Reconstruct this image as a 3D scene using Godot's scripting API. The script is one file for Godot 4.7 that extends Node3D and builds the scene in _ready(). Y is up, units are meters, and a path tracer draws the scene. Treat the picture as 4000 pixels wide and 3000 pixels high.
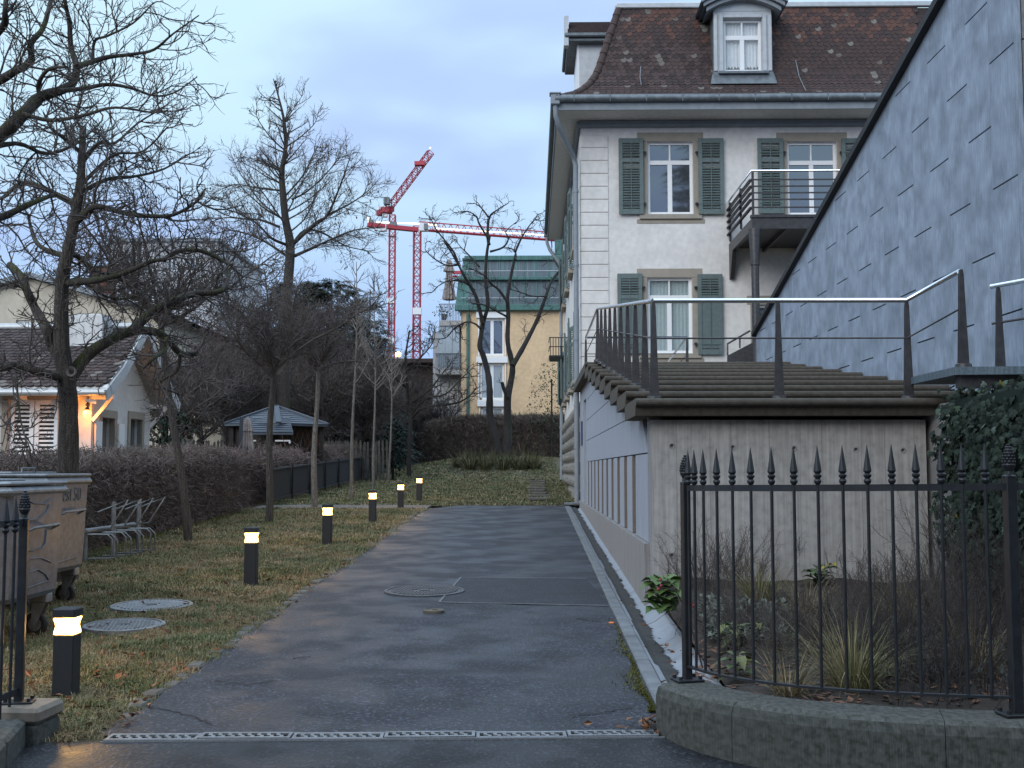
extends Node3D

# A drive between a villa and a lawn at dusk. Units are metres; the drive runs along -z and depth d means z = -d.
const F := 4500.0                       # focal length in pixels of the 4000 x 3000 photograph
const EYE := Vector3(0, 1.68, 0)
const SLOPE := 0.0307                   # the ground climbs gently away from the street
var cam_basis := Basis.from_euler(Vector3(deg_to_rad(4.245), deg_to_rad(0.99), 0))
var taken := {}
var M := {}
var T := {}
var rng := RandomNumberGenerator.new()


# ---------- a photo pixel and a known plane give a point ----------
func ray(u: float, v: float) -> Vector3:
	return cam_basis * Vector3((u - 2000.0) / F, (1500.0 - v) / F, -1.0)

func px(u: float, v: float, d: float) -> Vector3:
	var r := ray(u, v)
	return EYE + r * (d / -r.z)

func V(x: float, y: float, d: float) -> Vector3:
	return Vector3(x, y, -d)

func gy(x: float, d: float) -> float:
	var y := SLOPE * d
	if d > 44.0:
		y += 0.45 * smoothstep(44.0, 60.0, d) * smoothstep(-7.0, -3.0, x)
	if d > 64.0:
		y -= SLOPE * 0.8 * (d - 64.0)
	return y

func G(x: float, d: float, up := 0.0) -> Vector3:
	return Vector3(x, gy(x, d) + up, -d)


# ---------- mesh builder ----------
class MB:
	var v := PackedVector3Array()
	var n := PackedVector3Array()
	var c := PackedColorArray()
	var ix := PackedInt32Array()
	var colored := false
	var col := Color.WHITE

	func quad(a: Vector3, b: Vector3, e: Vector3, d: Vector3) -> void:
		var nn := (b - a).cross(e - a)
		if nn.length_squared() < 1e-14:
			nn = (e - a).cross(d - a)
		nn = nn.normalized()
		var k := v.size()
		v.append(a); v.append(b); v.append(e); v.append(d)
		for i in 4:
			n.append(nn)
			if colored: c.append(col)
		ix.append_array(PackedInt32Array([k, k + 2, k + 1, k, k + 3, k + 2]))

	func tri(a: Vector3, b: Vector3, e: Vector3) -> void:
		var nn := (b - a).cross(e - a).normalized()
		var k := v.size()
		v.append(a); v.append(b); v.append(e)
		for i in 3:
			n.append(nn)
			if colored: c.append(col)
		ix.append_array(PackedInt32Array([k, k + 2, k + 1]))

	func box(o: Vector3, s: Vector3, b := Basis.IDENTITY) -> void:
		var h := s * 0.5
		var p := []
		for i in 8:
			p.append(o + b * Vector3(h.x if i & 1 else -h.x, h.y if i & 2 else -h.y, h.z if i & 4 else -h.z))
		quad(p[4], p[5], p[7], p[6]); quad(p[1], p[0], p[2], p[3])
		quad(p[5], p[1], p[3], p[7]); quad(p[0], p[4], p[6], p[2])
		quad(p[6], p[7], p[3], p[2]); quad(p[0], p[1], p[5], p[4])

	func span(a: Vector3, b: Vector3) -> void:   # axis-aligned box between two corners
		box((a + b) * 0.5, (b - a).abs())

	func cbox(o: Vector3, s: Vector3, ch: float, b := Basis.IDENTITY) -> void:   # chamfered box
		var h := s * 0.5
		ch = minf(ch, minf(h.x, minf(h.y, h.z)) * 0.95)
		var ax := [Vector3(1, 0, 0), Vector3(0, 1, 0), Vector3(0, 0, 1)]
		for a in 3:
			for sg in [-1.0, 1.0]:
				var w: Vector3 = ax[a] * h[a] * sg
				var u1: Vector3 = ax[(a + 1) % 3] * (h[(a + 1) % 3] - ch)
				var u2: Vector3 = ax[(a + 2) % 3] * (h[(a + 2) % 3] - ch) * sg
				quad(o + b * (w - u1 - u2), o + b * (w + u1 - u2), o + b * (w + u1 + u2), o + b * (w - u1 + u2))
		for a in 3:
			var a1 := (a + 1) % 3
			var a2 := (a + 2) % 3
			for s1 in [-1.0, 1.0]:
				for s2 in [-1.0, 1.0]:
					var l: Vector3 = ax[a] * (h[a] - ch)
					var p1: Vector3 = ax[a1] * h[a1] * s1 + ax[a2] * (h[a2] - ch) * s2
					var p2: Vector3 = ax[a1] * (h[a1] - ch) * s1 + ax[a2] * h[a2] * s2
					if s1 * s2 > 0:
						quad(o + b * (p1 - l), o + b * (p2 - l), o + b * (p2 + l), o + b * (p1 + l))
					else:
						quad(o + b * (p1 - l), o + b * (p1 + l), o + b * (p2 + l), o + b * (p2 - l))
		for sx in [-1.0, 1.0]:
			for sy in [-1.0, 1.0]:
				for sz in [-1.0, 1.0]:
					var q := Vector3(h.x * sx, h.y * sy, h.z * sz)
					var t1 := o + b * (q - Vector3(0, ch * sy, ch * sz))
					var t2 := o + b * (q - Vector3(ch * sx, 0, ch * sz))
					var t3 := o + b * (q - Vector3(ch * sx, ch * sy, 0))
					if sx * sy * sz > 0: tri(t1, t2, t3)
					else: tri(t1, t3, t2)

	func tube(p: PackedVector3Array, r: PackedFloat32Array, sides := 6, cap := true) -> void:
		var m := p.size()
		var t := (p[1] - p[0]).normalized()
		var s := t.cross(Vector3.UP if absf(t.y) < 0.9 else Vector3.RIGHT).normalized()
		var k := v.size()
		for i in m:
			var t2 := t
			if i == 0: t2 = (p[1] - p[0]).normalized()
			elif i == m - 1: t2 = (p[i] - p[i - 1]).normalized()
			else: t2 = (p[i + 1] - p[i - 1]).normalized()
			s = (s - t2 * s.dot(t2)).normalized()
			var w := t2.cross(s)
			for j in sides:
				var a := TAU * j / sides
				var q := s * cos(a) + w * sin(a)
				v.append(p[i] + q * r[i])
				n.append(q)
				if colored: c.append(col)
		for i in m - 1:
			for j in sides:
				var a := k + i * sides + j
				var b := k + i * sides + (j + 1) % sides
				ix.append_array(PackedInt32Array([a, a + sides, b, b, a + sides, b + sides]))
		if cap:
			for e in [0, m - 1]:
				var nn: Vector3 = (p[0] - p[1]).normalized() if e == 0 else (p[m - 1] - p[m - 2]).normalized()
				var k2 := v.size()
				for j in sides:
					v.append(v[k + e * sides + j]); n.append(nn)
					if colored: c.append(col)
				for j in range(1, sides - 1):
					ix.append_array(PackedInt32Array([k2, k2 + j, k2 + j + 1] if e == 0 else [k2, k2 + j + 1, k2 + j]))

	func rod(a: Vector3, b: Vector3, r: float, sides := 6, r2 := -1.0) -> void:
		tube(PackedVector3Array([a, b]), PackedFloat32Array([r, r if r2 < 0 else r2]), sides)

	func path(p: Array, r: float, sides := 6) -> void:
		var q := PackedVector3Array(p)
		var rr := PackedFloat32Array()
		rr.resize(q.size()); rr.fill(r)
		tube(q, rr, sides)

	func bar(a: Vector3, b: Vector3, w: float, h: float, up := Vector3.UP) -> void:   # rectangular bar
		var t := (b - a).normalized()
		var s := t.cross(up)
		if s.length() < 0.01: s = t.cross(Vector3.RIGHT)
		s = s.normalized()
		box((a + b) * 0.5, Vector3(w, h, a.distance_to(b)), Basis(s, (-t).cross(s).normalized(), -t))

	func lathe(pr: Array, sides: int, o: Vector3, b := Basis.IDENTITY) -> void:   # pr: [radius, height] pairs, bottom to top
		for i in pr.size() - 1:
			var r1: float = pr[i][0]; var y1: float = pr[i][1]
			var r2: float = pr[i + 1][0]; var y2: float = pr[i + 1][1]
			var nr := Vector2(y2 - y1, r1 - r2).normalized()
			var k := v.size()
			for j in sides + 1:
				var a := TAU * j / sides
				var d := Vector3(cos(a), 0, sin(a))
				v.append(o + b * (d * r1 + Vector3(0, y1, 0))); v.append(o + b * (d * r2 + Vector3(0, y2, 0)))
				var nn := b * (d * nr.x + Vector3(0, nr.y, 0))
				n.append(nn); n.append(nn)
				if colored: c.append(col); c.append(col)
			for j in sides:
				var a := k + j * 2
				ix.append_array(PackedInt32Array([a, a + 2, a + 1, a + 1, a + 2, a + 3]))

	func prism(poly: PackedVector2Array, depth: float, o := Vector3.ZERO, b := Basis.IDENTITY) -> void:   # polygon in xy, extruded from z = 0 to z = depth
		var area := 0.0
		for i in poly.size():
			area += poly[i].cross(poly[(i + 1) % poly.size()])
		if area < 0: poly.reverse()
		var t := Geometry2D.triangulate_polygon(poly)
		for z in [depth, 0.0]:
			var k := v.size()
			var nn := b * Vector3(0, 0, 1 if z == depth else -1)
			for q in poly:
				v.append(o + b * Vector3(q.x, q.y, z)); n.append(nn)
				if colored: c.append(col)
			for i in range(0, t.size(), 3):
				var s := (poly[t[i + 1]] - poly[t[i]]).cross(poly[t[i + 2]] - poly[t[i]])
				var flip: bool = (s > 0) == (z == depth)
				ix.append_array(PackedInt32Array([k + t[i], k + t[i + 2], k + t[i + 1]] if flip else [k + t[i], k + t[i + 1], k + t[i + 2]]))
		for i in poly.size():
			var q := poly[i]
			var w := poly[(i + 1) % poly.size()]
			quad(o + b * Vector3(q.x, q.y, 0), o + b * Vector3(w.x, w.y, 0), o + b * Vector3(w.x, w.y, depth), o + b * Vector3(q.x, q.y, depth))

	# a wall in local xy (x 0..w, y 0..h), front at z = 0, back at z = -t, with rectangular openings
	func holed(w: float, h: float, t: float, holes: Array, o: Vector3, b := Basis.IDENTITY) -> void:
		var xs := [0.0, w]
		var ys := [0.0, h]
		for r in holes:
			for x in [r.position.x, r.end.x]:
				if not xs.has(x) and x > 0 and x < w: xs.append(x)
			for y in [r.position.y, r.end.y]:
				if not ys.has(y) and y > 0 and y < h: ys.append(y)
		xs.sort(); ys.sort()
		var P := func(x, y, z): return o + b * Vector3(x, y, z)
		for i in xs.size() - 1:
			for j in ys.size() - 1:
				var m := Vector2((xs[i] + xs[i + 1]) * 0.5, (ys[j] + ys[j + 1]) * 0.5)
				var open := false
				for r in holes:
					if r.has_point(m): open = true
				if open: continue
				quad(P.call(xs[i], ys[j], 0), P.call(xs[i + 1], ys[j], 0), P.call(xs[i + 1], ys[j + 1], 0), P.call(xs[i], ys[j + 1], 0))
				quad(P.call(xs[i + 1], ys[j], -t), P.call(xs[i], ys[j], -t), P.call(xs[i], ys[j + 1], -t), P.call(xs[i + 1], ys[j + 1], -t))
		var loops := [[Rect2(0, 0, w, h), 1.0]]
		for r in holes: loops.append([r, -1.0])
		for l in loops:
			var r: Rect2 = l[0]
			var q := [Vector2(r.position.x, r.position.y), Vector2(r.end.x, r.position.y), r.end, Vector2(r.position.x, r.end.y)]
			for i in 4:
				var e: Vector2 = q[i]; var f: Vector2 = q[(i + 1) % 4]
				if l[1] > 0: quad(P.call(e.x, e.y, -t), P.call(f.x, f.y, -t), P.call(f.x, f.y, 0), P.call(e.x, e.y, 0))
				else: quad(P.call(f.x, f.y, -t), P.call(e.x, e.y, -t), P.call(e.x, e.y, 0), P.call(f.x, f.y, 0))

	func mesh(m: Material = null) -> ArrayMesh:
		var a := []
		a.resize(Mesh.ARRAY_MAX)
		a[Mesh.ARRAY_VERTEX] = v
		a[Mesh.ARRAY_NORMAL] = n
		if colored: a[Mesh.ARRAY_COLOR] = c
		a[Mesh.ARRAY_INDEX] = ix
		var am := ArrayMesh.new()
		if v.size():
			am.add_surface_from_arrays(Mesh.PRIMITIVE_TRIANGLES, a)
			if m: am.surface_set_material(0, m)
		return am


# ---------- nodes ----------
func numbered(called: String) -> String:
	if not taken.has(called):
		taken[called] = 0
		return called
	taken[called] += 1
	return "%s_%03d" % [called, taken[called]]

func tag(o: Node, label: String, category: String, group := "") -> void:
	o.set_meta("label", label); o.set_meta("category", category)
	if group: o.set_meta("group", group)

func thing(called: String, label: String, category: String, at := Vector3.ZERO, group := "") -> Node3D:
	var o := Node3D.new()
	o.name = numbered(called)
	add_child(o)
	o.position = at
	tag(o, label, category, group)
	return o

func part(parent: Node3D, called: String, m, mat: Material, local := true) -> MeshInstance3D:   # local = false: the mesh is in world coordinates
	var o := MeshInstance3D.new()
	o.name = called
	o.mesh = m.mesh() if m is MB else m
	o.material_override = mat
	parent.add_child(o, true)
	if not local:
		var q: Node = parent
		var p := Vector3.ZERO
		while q != self:
			p -= (q as Node3D).position
			q = q.get_parent()
		o.position = p
	return o

func wpart(parent: Node3D, called: String, m, mat: Material) -> MeshInstance3D:
	return part(parent, called, m, mat, false)

func solo(called: String, m, mat: Material, label: String, category: String, group := "") -> MeshInstance3D:
	var o := MeshInstance3D.new()
	o.name = numbered(called)
	o.mesh = m.mesh() if m is MB else m
	o.material_override = mat
	add_child(o)
	tag(o, label, category, group)
	return o

func struct(called: String, m, mat: Material) -> MeshInstance3D:
	var o := MeshInstance3D.new()
	o.name = numbered(called)
	o.mesh = m.mesh() if m is MB else m
	o.material_override = mat
	add_child(o)
	o.set_meta("kind", "structure")
	return o

func many(parent: Node, called: String, m: Mesh, mat: Material, at: Array, tints: Array = []) -> MultiMeshInstance3D:
	var mm := MultiMesh.new()
	mm.transform_format = MultiMesh.TRANSFORM_3D
	mm.use_colors = tints.size() > 0
	mm.mesh = m
	mm.instance_count = at.size()
	for i in at.size():
		mm.set_instance_transform(i, at[i])
		if tints.size(): mm.set_instance_color(i, tints[i])
	var o := MultiMeshInstance3D.new()
	o.name = called
	o.multimesh = mm
	o.material_override = mat
	o.set_meta("kind", "stuff")
	parent.add_child(o, true)
	if parent != self and parent is Node3D:
		o.position = -(parent as Node3D).position
	return o


# ---------- materials ----------
func noise_tex(sd: int, freq: float, lo: float, hi: float, size := 512, type := FastNoiseLite.TYPE_SIMPLEX, oct := 4, stops: Array = []) -> NoiseTexture2D:
	var fn := FastNoiseLite.new()
	fn.seed = sd; fn.frequency = freq; fn.noise_type = type; fn.fractal_octaves = oct
	if type == FastNoiseLite.TYPE_CELLULAR: fn.cellular_return_type = FastNoiseLite.RETURN_CELL_VALUE
	fn.fractal_type = FastNoiseLite.FRACTAL_FBM if oct > 1 else FastNoiseLite.FRACTAL_NONE
	var t := NoiseTexture2D.new()
	t.width = size; t.height = size; t.seamless = true; t.noise = fn
	var g := Gradient.new()
	if stops.is_empty():
		g.set_color(0, Color(lo, lo, lo)); g.set_color(1, Color(hi, hi, hi))
	else:
		g.offsets = PackedFloat32Array(stops.map(func(s): return s[0]))
		g.colors = PackedColorArray(stops.map(func(s): return Color(s[1], s[1], s[1]) if s[1] is float else s[1]))
	t.color_ramp = g
	return t

func streak_tex(sd: int, fx: float, fy: float, lo: float, hi: float, size := 256) -> ImageTexture:   # runs down the wall
	var fn := FastNoiseLite.new()
	fn.seed = sd; fn.frequency = 1.0; fn.fractal_octaves = 4
	var im := Image.create(size, size, false, Image.FORMAT_RGB8)
	for y in size:
		for x in size:
			var a := TAU * x / size
			var b := TAU * y / size
			var w := fn.get_noise_3d(cos(a) * fx, sin(a) * fx, cos(b) * fy) * 0.7 + fn.get_noise_3d(cos(a) * fx * 2.7 + 9.0, sin(a) * fx * 2.7, sin(b) * fy) * 0.6
			var g := lerpf(lo, hi, clampf(w * 1.1 + 0.5, 0, 1))
			im.set_pixel(x, y, Color(g, g, g))
	return ImageTexture.create_from_image(im)

func mat(called: String, lin: Color, rough: float, fine = null, fscale := 1.0, coarse = null, cscale := 0.3, bump := 0.0, o := {}) -> StandardMaterial3D:
	var m := StandardMaterial3D.new()
	m.resource_name = called
	m.albedo_color = lin.linear_to_srgb()
	m.roughness = rough
	m.metallic = o.get("metal", 0.0)
	if o.has("spec"): m.metallic_specular = o.spec
	if fine:
		m.albedo_texture = fine
		m.uv1_triplanar = true
		m.uv1_world_triplanar = not o.has("own")
		m.uv1_scale = Vector3.ONE * fscale
		m.uv1_triplanar_sharpness = 4.0
		if bump > 0.0:
			m.heightmap_enabled = true
			m.heightmap_texture = o.get("btex", fine)
			m.heightmap_scale = bump
	if coarse:
		m.detail_enabled = true
		m.detail_blend_mode = BaseMaterial3D.BLEND_MODE_MUL
		m.detail_albedo = coarse
		m.detail_uv_layer = BaseMaterial3D.DETAIL_UV_2
		m.uv2_triplanar = true
		m.uv2_world_triplanar = not o.has("own")
		m.uv2_scale = Vector3.ONE * cscale
		m.uv2_triplanar_sharpness = 4.0
	if o.has("vc"): m.vertex_color_use_as_albedo = true
	if o.has("rtex"):
		m.roughness_texture = o.rtex
	if o.has("back"):
		m.backlight_enabled = true
		m.backlight = o.back
	M[called] = m
	return m


func make_materials() -> void:
	T.fine = noise_tex(1, 0.09, 0.8, 1.0, 512, FastNoiseLite.TYPE_SIMPLEX, 4)
	T.grain = noise_tex(2, 0.35, 0.72, 1.0, 512, FastNoiseLite.TYPE_SIMPLEX, 2)
	T.soft = noise_tex(3, 0.02, 0.93, 1.0, 256, FastNoiseLite.TYPE_SIMPLEX, 5)
	T.blotch = noise_tex(4, 0.012, 0.5, 1.0, 512, FastNoiseLite.TYPE_SIMPLEX, 5, [[0.0, 0.78], [0.5, 0.9], [1.0, 1.0]])
	T.stones = noise_tex(5, 0.22, 0, 1, 1024, FastNoiseLite.TYPE_CELLULAR, 1, [[0.0, 0.34], [0.5, 0.52], [0.86, 0.68], [0.95, 0.95], [1.0, 1.0]])
	T.damp = noise_tex(6, 0.006, 0, 1, 512, FastNoiseLite.TYPE_SIMPLEX, 3, [[0.0, 0.44], [0.45, 0.58], [0.62, 0.72], [1.0, 0.85]])
	T.streak = streak_tex(7, 5.0, 0.45, 0.82, 1.0)
	T.wallrun = streak_tex(8, 9.0, 0.5, 0.86, 1.0)
	T.bark = streak_tex(9, 7.0, 0.9, 0.5, 1.0)
	T.slab = streak_tex(14, 12.0, 1.3, 0.86, 1.0, 512)
	T.stain = noise_tex(15, 0.03, 0, 1, 512, FastNoiseLite.TYPE_SIMPLEX, 5, [[0.0, 0.84], [0.3, 0.92], [0.6, 0.96], [1.0, 1.0]])
	T.comb = streak_tex(13, 14.0, 1.6, 0.78, 1.0)
	T.lichen = noise_tex(10, 0.05, 0, 1, 512, FastNoiseLite.TYPE_SIMPLEX, 5, [[0.0, 0.7], [0.5, 0.85], [0.62, 1.0], [1.0, 1.0]])
	T.mossy = noise_tex(11, 0.02, 0, 1, 512, FastNoiseLite.TYPE_SIMPLEX, 5, [[0.0, Color(0.6, 0.62, 0.57)], [0.45, Color(0.86, 0.87, 0.83)], [1.0, Color(1, 1, 1)]])

	mat("asphalt", Color(0.08, 0.092, 0.128), 1.0, T.stones, 0.3, T.blotch, 0.13, 0.6, {"rtex": T.damp})
	mat("street", Color(0.044, 0.049, 0.064), 1.0, T.stones, 0.3, T.blotch, 0.12, 0.6, {"rtex": T.damp})
	mat("patch", Color(0.088, 0.1, 0.137), 0.8, T.stones, 0.5, T.blotch, 0.3, 0.4)
	mat("lawn_soil", Color(0.105, 0.088, 0.045), 1.0, T.fine, 0.7, T.blotch, 0.16, 0.8)
	mat("grass", Color(1, 1, 1), 0.85, null, 1.0, null, 1.0, 0.0, {"vc": true, "back": Color(0.25, 0.25, 0.2)})
	mat("soil", Color(0.05, 0.038, 0.03), 1.0, T.fine, 0.9, T.blotch, 0.6, 1.2)
	mat("gravel", Color(0.6, 0.55, 0.5), 1.0, T.stones, 0.9, T.blotch, 0.5, 0.6)
	mat("edging", Color(0.17, 0.165, 0.15), 0.95, T.grain, 0.9, T.blotch, 0.8, 0.3)
	mat("kerb", Color(0.27, 0.29, 0.31), 0.9, T.grain, 0.9, T.blotch, 0.45, 0.25)
	mat("shell", Color(0.42, 0.45, 0.5), 0.8, T.grain, 0.9, T.soft, 0.7, 0.2)
	mat("mud", Color(0.055, 0.055, 0.052), 0.8, T.fine, 0.9, T.blotch, 0.9, 0.5)
	mat("galv", Color(0.36, 0.38, 0.4), 0.55, T.fine, 1.2, T.blotch, 0.9, 0.0, {"metal": 0.55})
	mat("galv_light", Color(0.55, 0.57, 0.6), 0.38, T.fine, 1.2, T.soft, 0.9, 0.0, {"metal": 0.7})
	mat("trough", Color(0.2, 0.2, 0.2), 0.9)
	mat("cast_iron", Color(0.17, 0.175, 0.19), 0.55, T.grain, 1.5, T.blotch, 1.0, 0.1, {"metal": 0.5})
	mat("valve", Color(0.2, 0.18, 0.14), 0.8, T.grain, 1.5, T.blotch, 1.0, 0.2)
	mat("iron", Color(0.042, 0.047, 0.055), 0.45, T.grain, 2.0, T.blotch, 1.3, 0.05, {"metal": 0.2})
	mat("rust", Color(0.22, 0.1, 0.035), 0.9, T.grain, 2.0)
	mat("rail_steel", Color(0.095, 0.09, 0.095), 0.45, T.fine, 1.5, T.blotch, 1.2, 0.0, {"metal": 0.4})
	mat("stainless", Color(0.75, 0.77, 0.8), 0.22, null, 1.0, null, 1.0, 0.0, {"metal": 1.0})
	mat("bollard", Color(0.03, 0.032, 0.038), 0.5, T.fine, 1.2, null, 1.0, 0.0, {"metal": 0.2})
	mat("concrete", Color(0.47, 0.445, 0.42), 0.9, T.stain, 0.45, T.wallrun, 0.4, 0.1)
	mat("concrete_light", Color(0.46, 0.44, 0.43), 0.9, T.grain, 0.7, T.streak, 0.7, 0.15)
	mat("mossy_stone", Color(0.125, 0.127, 0.122), 0.95, T.comb, 1.6, T.mossy, 1.7, 0.6)
	mat("step_stone", Color(0.13, 0.114, 0.092), 0.95, T.grain, 1.0, T.blotch, 1.6, 0.3)
	mat("cap_stone", Color(0.36, 0.31, 0.25), 0.95, T.grain, 1.0, T.blotch, 0.9, 0.4)
	mat("clad_blue", Color(0.37, 0.435, 0.535), 0.75, T.slab, 0.62, T.blotch, 0.3, 0.1)
	mat("clad_blue_pale", Color(0.385, 0.452, 0.555), 0.75, T.slab, 0.55, T.blotch, 0.34, 0.1)
	mat("clad_blue_dark", Color(0.355, 0.42, 0.518), 0.75, T.slab, 0.7, T.blotch, 0.27, 0.1)
	mat("clad_white", Color(0.54, 0.6, 0.7), 0.8, T.grain, 0.6, T.wallrun, 0.55, 0.12)
	mat("reveal_tan", Color(0.24, 0.2, 0.165), 0.9, T.fine, 1.0, T.soft, 0.8, 0.1)
	mat("granite", Color(0.3, 0.31, 0.33), 0.85, T.grain, 0.5, T.blotch, 1.0, 0.2)
	mat("dark_sheet", Color(0.03, 0.03, 0.032), 0.7, T.grain, 0.6, T.blotch, 0.9, 0.1)
	mat("teal_sheet", Color(0.2, 0.26, 0.3), 0.45, T.fine, 0.8, T.streak, 0.5, 0.0, {"metal": 0.3})
	mat("render_white", Color(0.82, 0.785, 0.745), 0.92, T.soft, 0.8, T.soft, 0.17, 0.25)
	mat("quoin_white", Color(0.81, 0.775, 0.735), 0.92, T.soft, 0.8, T.soft, 0.21, 0.2)
	mat("sandstone", Color(0.5, 0.44, 0.365), 0.9, T.grain, 0.6, T.soft, 0.5, 0.15)
	mat("rough_stone", Color(0.4, 0.37, 0.33), 0.95, T.grain, 0.7, T.blotch, 0.6, 0.8)
	mat("shutter", Color(0.13, 0.175, 0.17), 0.6, T.soft, 1.3, T.soft, 0.7)
	mat("frame_white", Color(0.8, 0.8, 0.8), 0.5)
	mat("grey_trim", Color(0.27, 0.3, 0.33), 0.7, T.soft, 0.8, T.soft, 0.4)
	mat("soffit", Color(0.68, 0.66, 0.64), 0.85, T.soft, 0.8)
	mat("zinc", Color(0.55, 0.56, 0.565), 0.4, T.soft, 0.7, T.soft, 0.5, 0.0, {"metal": 0.3})
	mat("zinc_dark", Color(0.24, 0.27, 0.29), 0.5, T.fine, 0.8, T.blotch, 0.7, 0.0, {"metal": 0.4})
	mat("tile_brown", Color(0.115, 0.074, 0.066), 0.9, T.grain, 1.2, T.blotch, 1.1, 0.3)
	mat("tile_red", Color(0.15, 0.08, 0.066), 0.9, T.grain, 1.2, T.blotch, 1.1, 0.3)
	mat("tile_dark", Color(0.07, 0.046, 0.043), 0.9, T.grain, 1.2, T.blotch, 1.1, 0.3)
	mat("tile_lichen", Color(0.27, 0.23, 0.2), 0.95, T.grain, 1.6, T.lichen, 3.0, 0.3)
	mat("tile_vc", Color(1, 1, 1), 0.9, T.grain, 1.2, T.blotch, 1.1, 0.3, {"vc": true})
	mat("slate", Color(0.075, 0.095, 0.125), 0.45, T.fine, 0.9, T.blotch, 0.9, 0.1)
	mat("copper", Color(0.11, 0.25, 0.225), 0.75, T.fine, 0.5, T.streak, 0.2)
	mat("copper_dark", Color(0.095, 0.12, 0.14), 0.6, T.fine, 0.5, T.streak, 0.24)
	M.copper_dark.detail_blend_mode = BaseMaterial3D.BLEND_MODE_MIX
	M.copper_dark.detail_albedo = verdigris_tex()
	mat("ochre", Color(0.78, 0.56, 0.345), 0.92, T.soft, 0.5, T.soft, 0.11, 0.2)
	mat("cream", Color(0.62, 0.55, 0.44), 0.9, T.soft, 0.4, T.soft, 0.1)
	mat("block_grey", Color(0.5, 0.5, 0.52), 0.9, T.soft, 0.3)
	mat("brick_red", Color(0.25, 0.1, 0.07), 0.9, T.grain, 0.6, T.blotch, 0.6, 0.3)
	mat("cottage_white", Color(0.72, 0.69, 0.66), 0.9, T.soft, 0.8, T.soft, 0.2, 0.2)
	mat("bare_wood", Color(0.55, 0.53, 0.5), 0.8, T.soft, 1.0)
	mat("dark_wood", Color(0.05, 0.037, 0.03), 0.85, T.bark, 0.5)
	mat("lattice_wood", Color(0.13, 0.06, 0.03), 0.85, T.bark, 0.5)
	mat("grey_wood", Color(0.13, 0.125, 0.105), 0.9, T.bark, 0.6, T.blotch, 0.7)
	mat("canvas", Color(0.5, 0.43, 0.4), 0.95, T.fine, 1.4, T.blotch, 0.8)
	mat("strap", Color(0.03, 0.035, 0.045), 0.8)
	mat("crane_red", Color(0.46, 0.045, 0.065), 0.55)
	mat("crane_white", Color(0.75, 0.75, 0.76), 0.6)
	mat("crane_grey", Color(0.16, 0.18, 0.19), 0.6)
	mat("bark", Color(0.125, 0.105, 0.09), 0.95, T.bark, 1.1, T.lichen, 1.2, 1.2, {"vc": true})
	mat("twig", Color(0.085, 0.07, 0.064), 0.95, null, 1.0, null, 1.0, 0.0, {"vc": true})
	mat("pale_bark", Color(0.3, 0.27, 0.24), 0.95, T.bark, 1.3, T.blotch, 2.0, 0.5, {"vc": true})
	mat("pale_twig", Color(0.19, 0.165, 0.15), 0.95)
	mat("dark_bark", Color(0.06, 0.052, 0.05), 0.95, T.bark, 1.0, T.lichen, 1.0, 1.0, {"vc": true})
	mat("dark_twig", Color(0.05, 0.042, 0.04), 0.95)
	mat("red_twig", Color(0.13, 0.075, 0.07), 0.95)
	mat("dry_leaf", Color(0.2, 0.115, 0.07), 0.9, null, 1.0, null, 1.0, 0.0, {"vc": true, "back": Color(0.2, 0.15, 0.1)})
	mat("leaf", Color(1, 1, 1), 0.7, null, 1.0, null, 1.0, 0.0, {"vc": true, "spec": 0.32, "back": Color(0.12, 0.15, 0.1)})
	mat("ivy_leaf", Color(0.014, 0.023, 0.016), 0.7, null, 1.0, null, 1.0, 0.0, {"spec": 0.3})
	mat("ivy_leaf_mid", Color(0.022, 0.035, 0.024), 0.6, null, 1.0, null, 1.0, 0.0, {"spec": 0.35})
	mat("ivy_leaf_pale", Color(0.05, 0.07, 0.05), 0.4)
	mat("ivy_leaf_yellow", Color(0.3, 0.25, 0.05), 0.5)
	mat("hedge_core", Color(0.13, 0.105, 0.095), 1.0, T.fine, 1.2)
	mat("hedge_twig", Color(1, 1, 1), 0.95, null, 1.0, null, 1.0, 0.0, {"vc": true})
	mat("needle", Color(1, 1, 1), 0.75, null, 1.0, null, 1.0, 0.0, {"vc": true})
	mat("mesh_panel", Color(0.022, 0.023, 0.027), 0.8, T.grain, 1.2)
	mat("bin_zinc", Color(0.2, 0.23, 0.28), 0.5, T.fine, 1.4, T.blotch, 1.1, 0.0, {"metal": 0.35})
	mat("bin_zinc_worn", Color(0.21, 0.23, 0.265), 0.55, T.fine, 1.4, T.blotch, 1.6, 0.0, {"metal": 0.3})
	mat("bin_lid", Color(0.4, 0.42, 0.45), 0.42, T.fine, 1.0, T.blotch, 1.0, 0.0, {"metal": 0.6})
	mat("print_dark", Color(0.12, 0.12, 0.125), 0.8)
	mat("sticker", Color(0.62, 0.64, 0.68), 0.5)
	mat("rubber", Color(0.025, 0.025, 0.027), 0.8, T.fine, 2.0)
	mat("wheel_metal", Color(0.3, 0.29, 0.28), 0.5, T.fine, 2.0, T.blotch, 2.0, 0.0, {"metal": 0.5})
	mat("plaque_blue", Color(0.02, 0.03, 0.12), 0.4)
	mat("hip", Color(0.22, 0.015, 0.02), 0.35)
	mat("curtain", Color(0.34, 0.42, 0.42), 0.9, T.soft, 1.5)
	mat("curtain_white", Color(0.7, 0.72, 0.74), 0.9, T.soft, 1.5)
	mat("inner_plaster", Color(0.55, 0.53, 0.5), 0.9)
	var g := mat("pane", Color(0.9, 0.95, 0.95), 0.02)
	g.albedo_color = Color(0.9, 0.95, 0.95, 0.12); g.transparency = BaseMaterial3D.TRANSPARENCY_ALPHA
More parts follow.
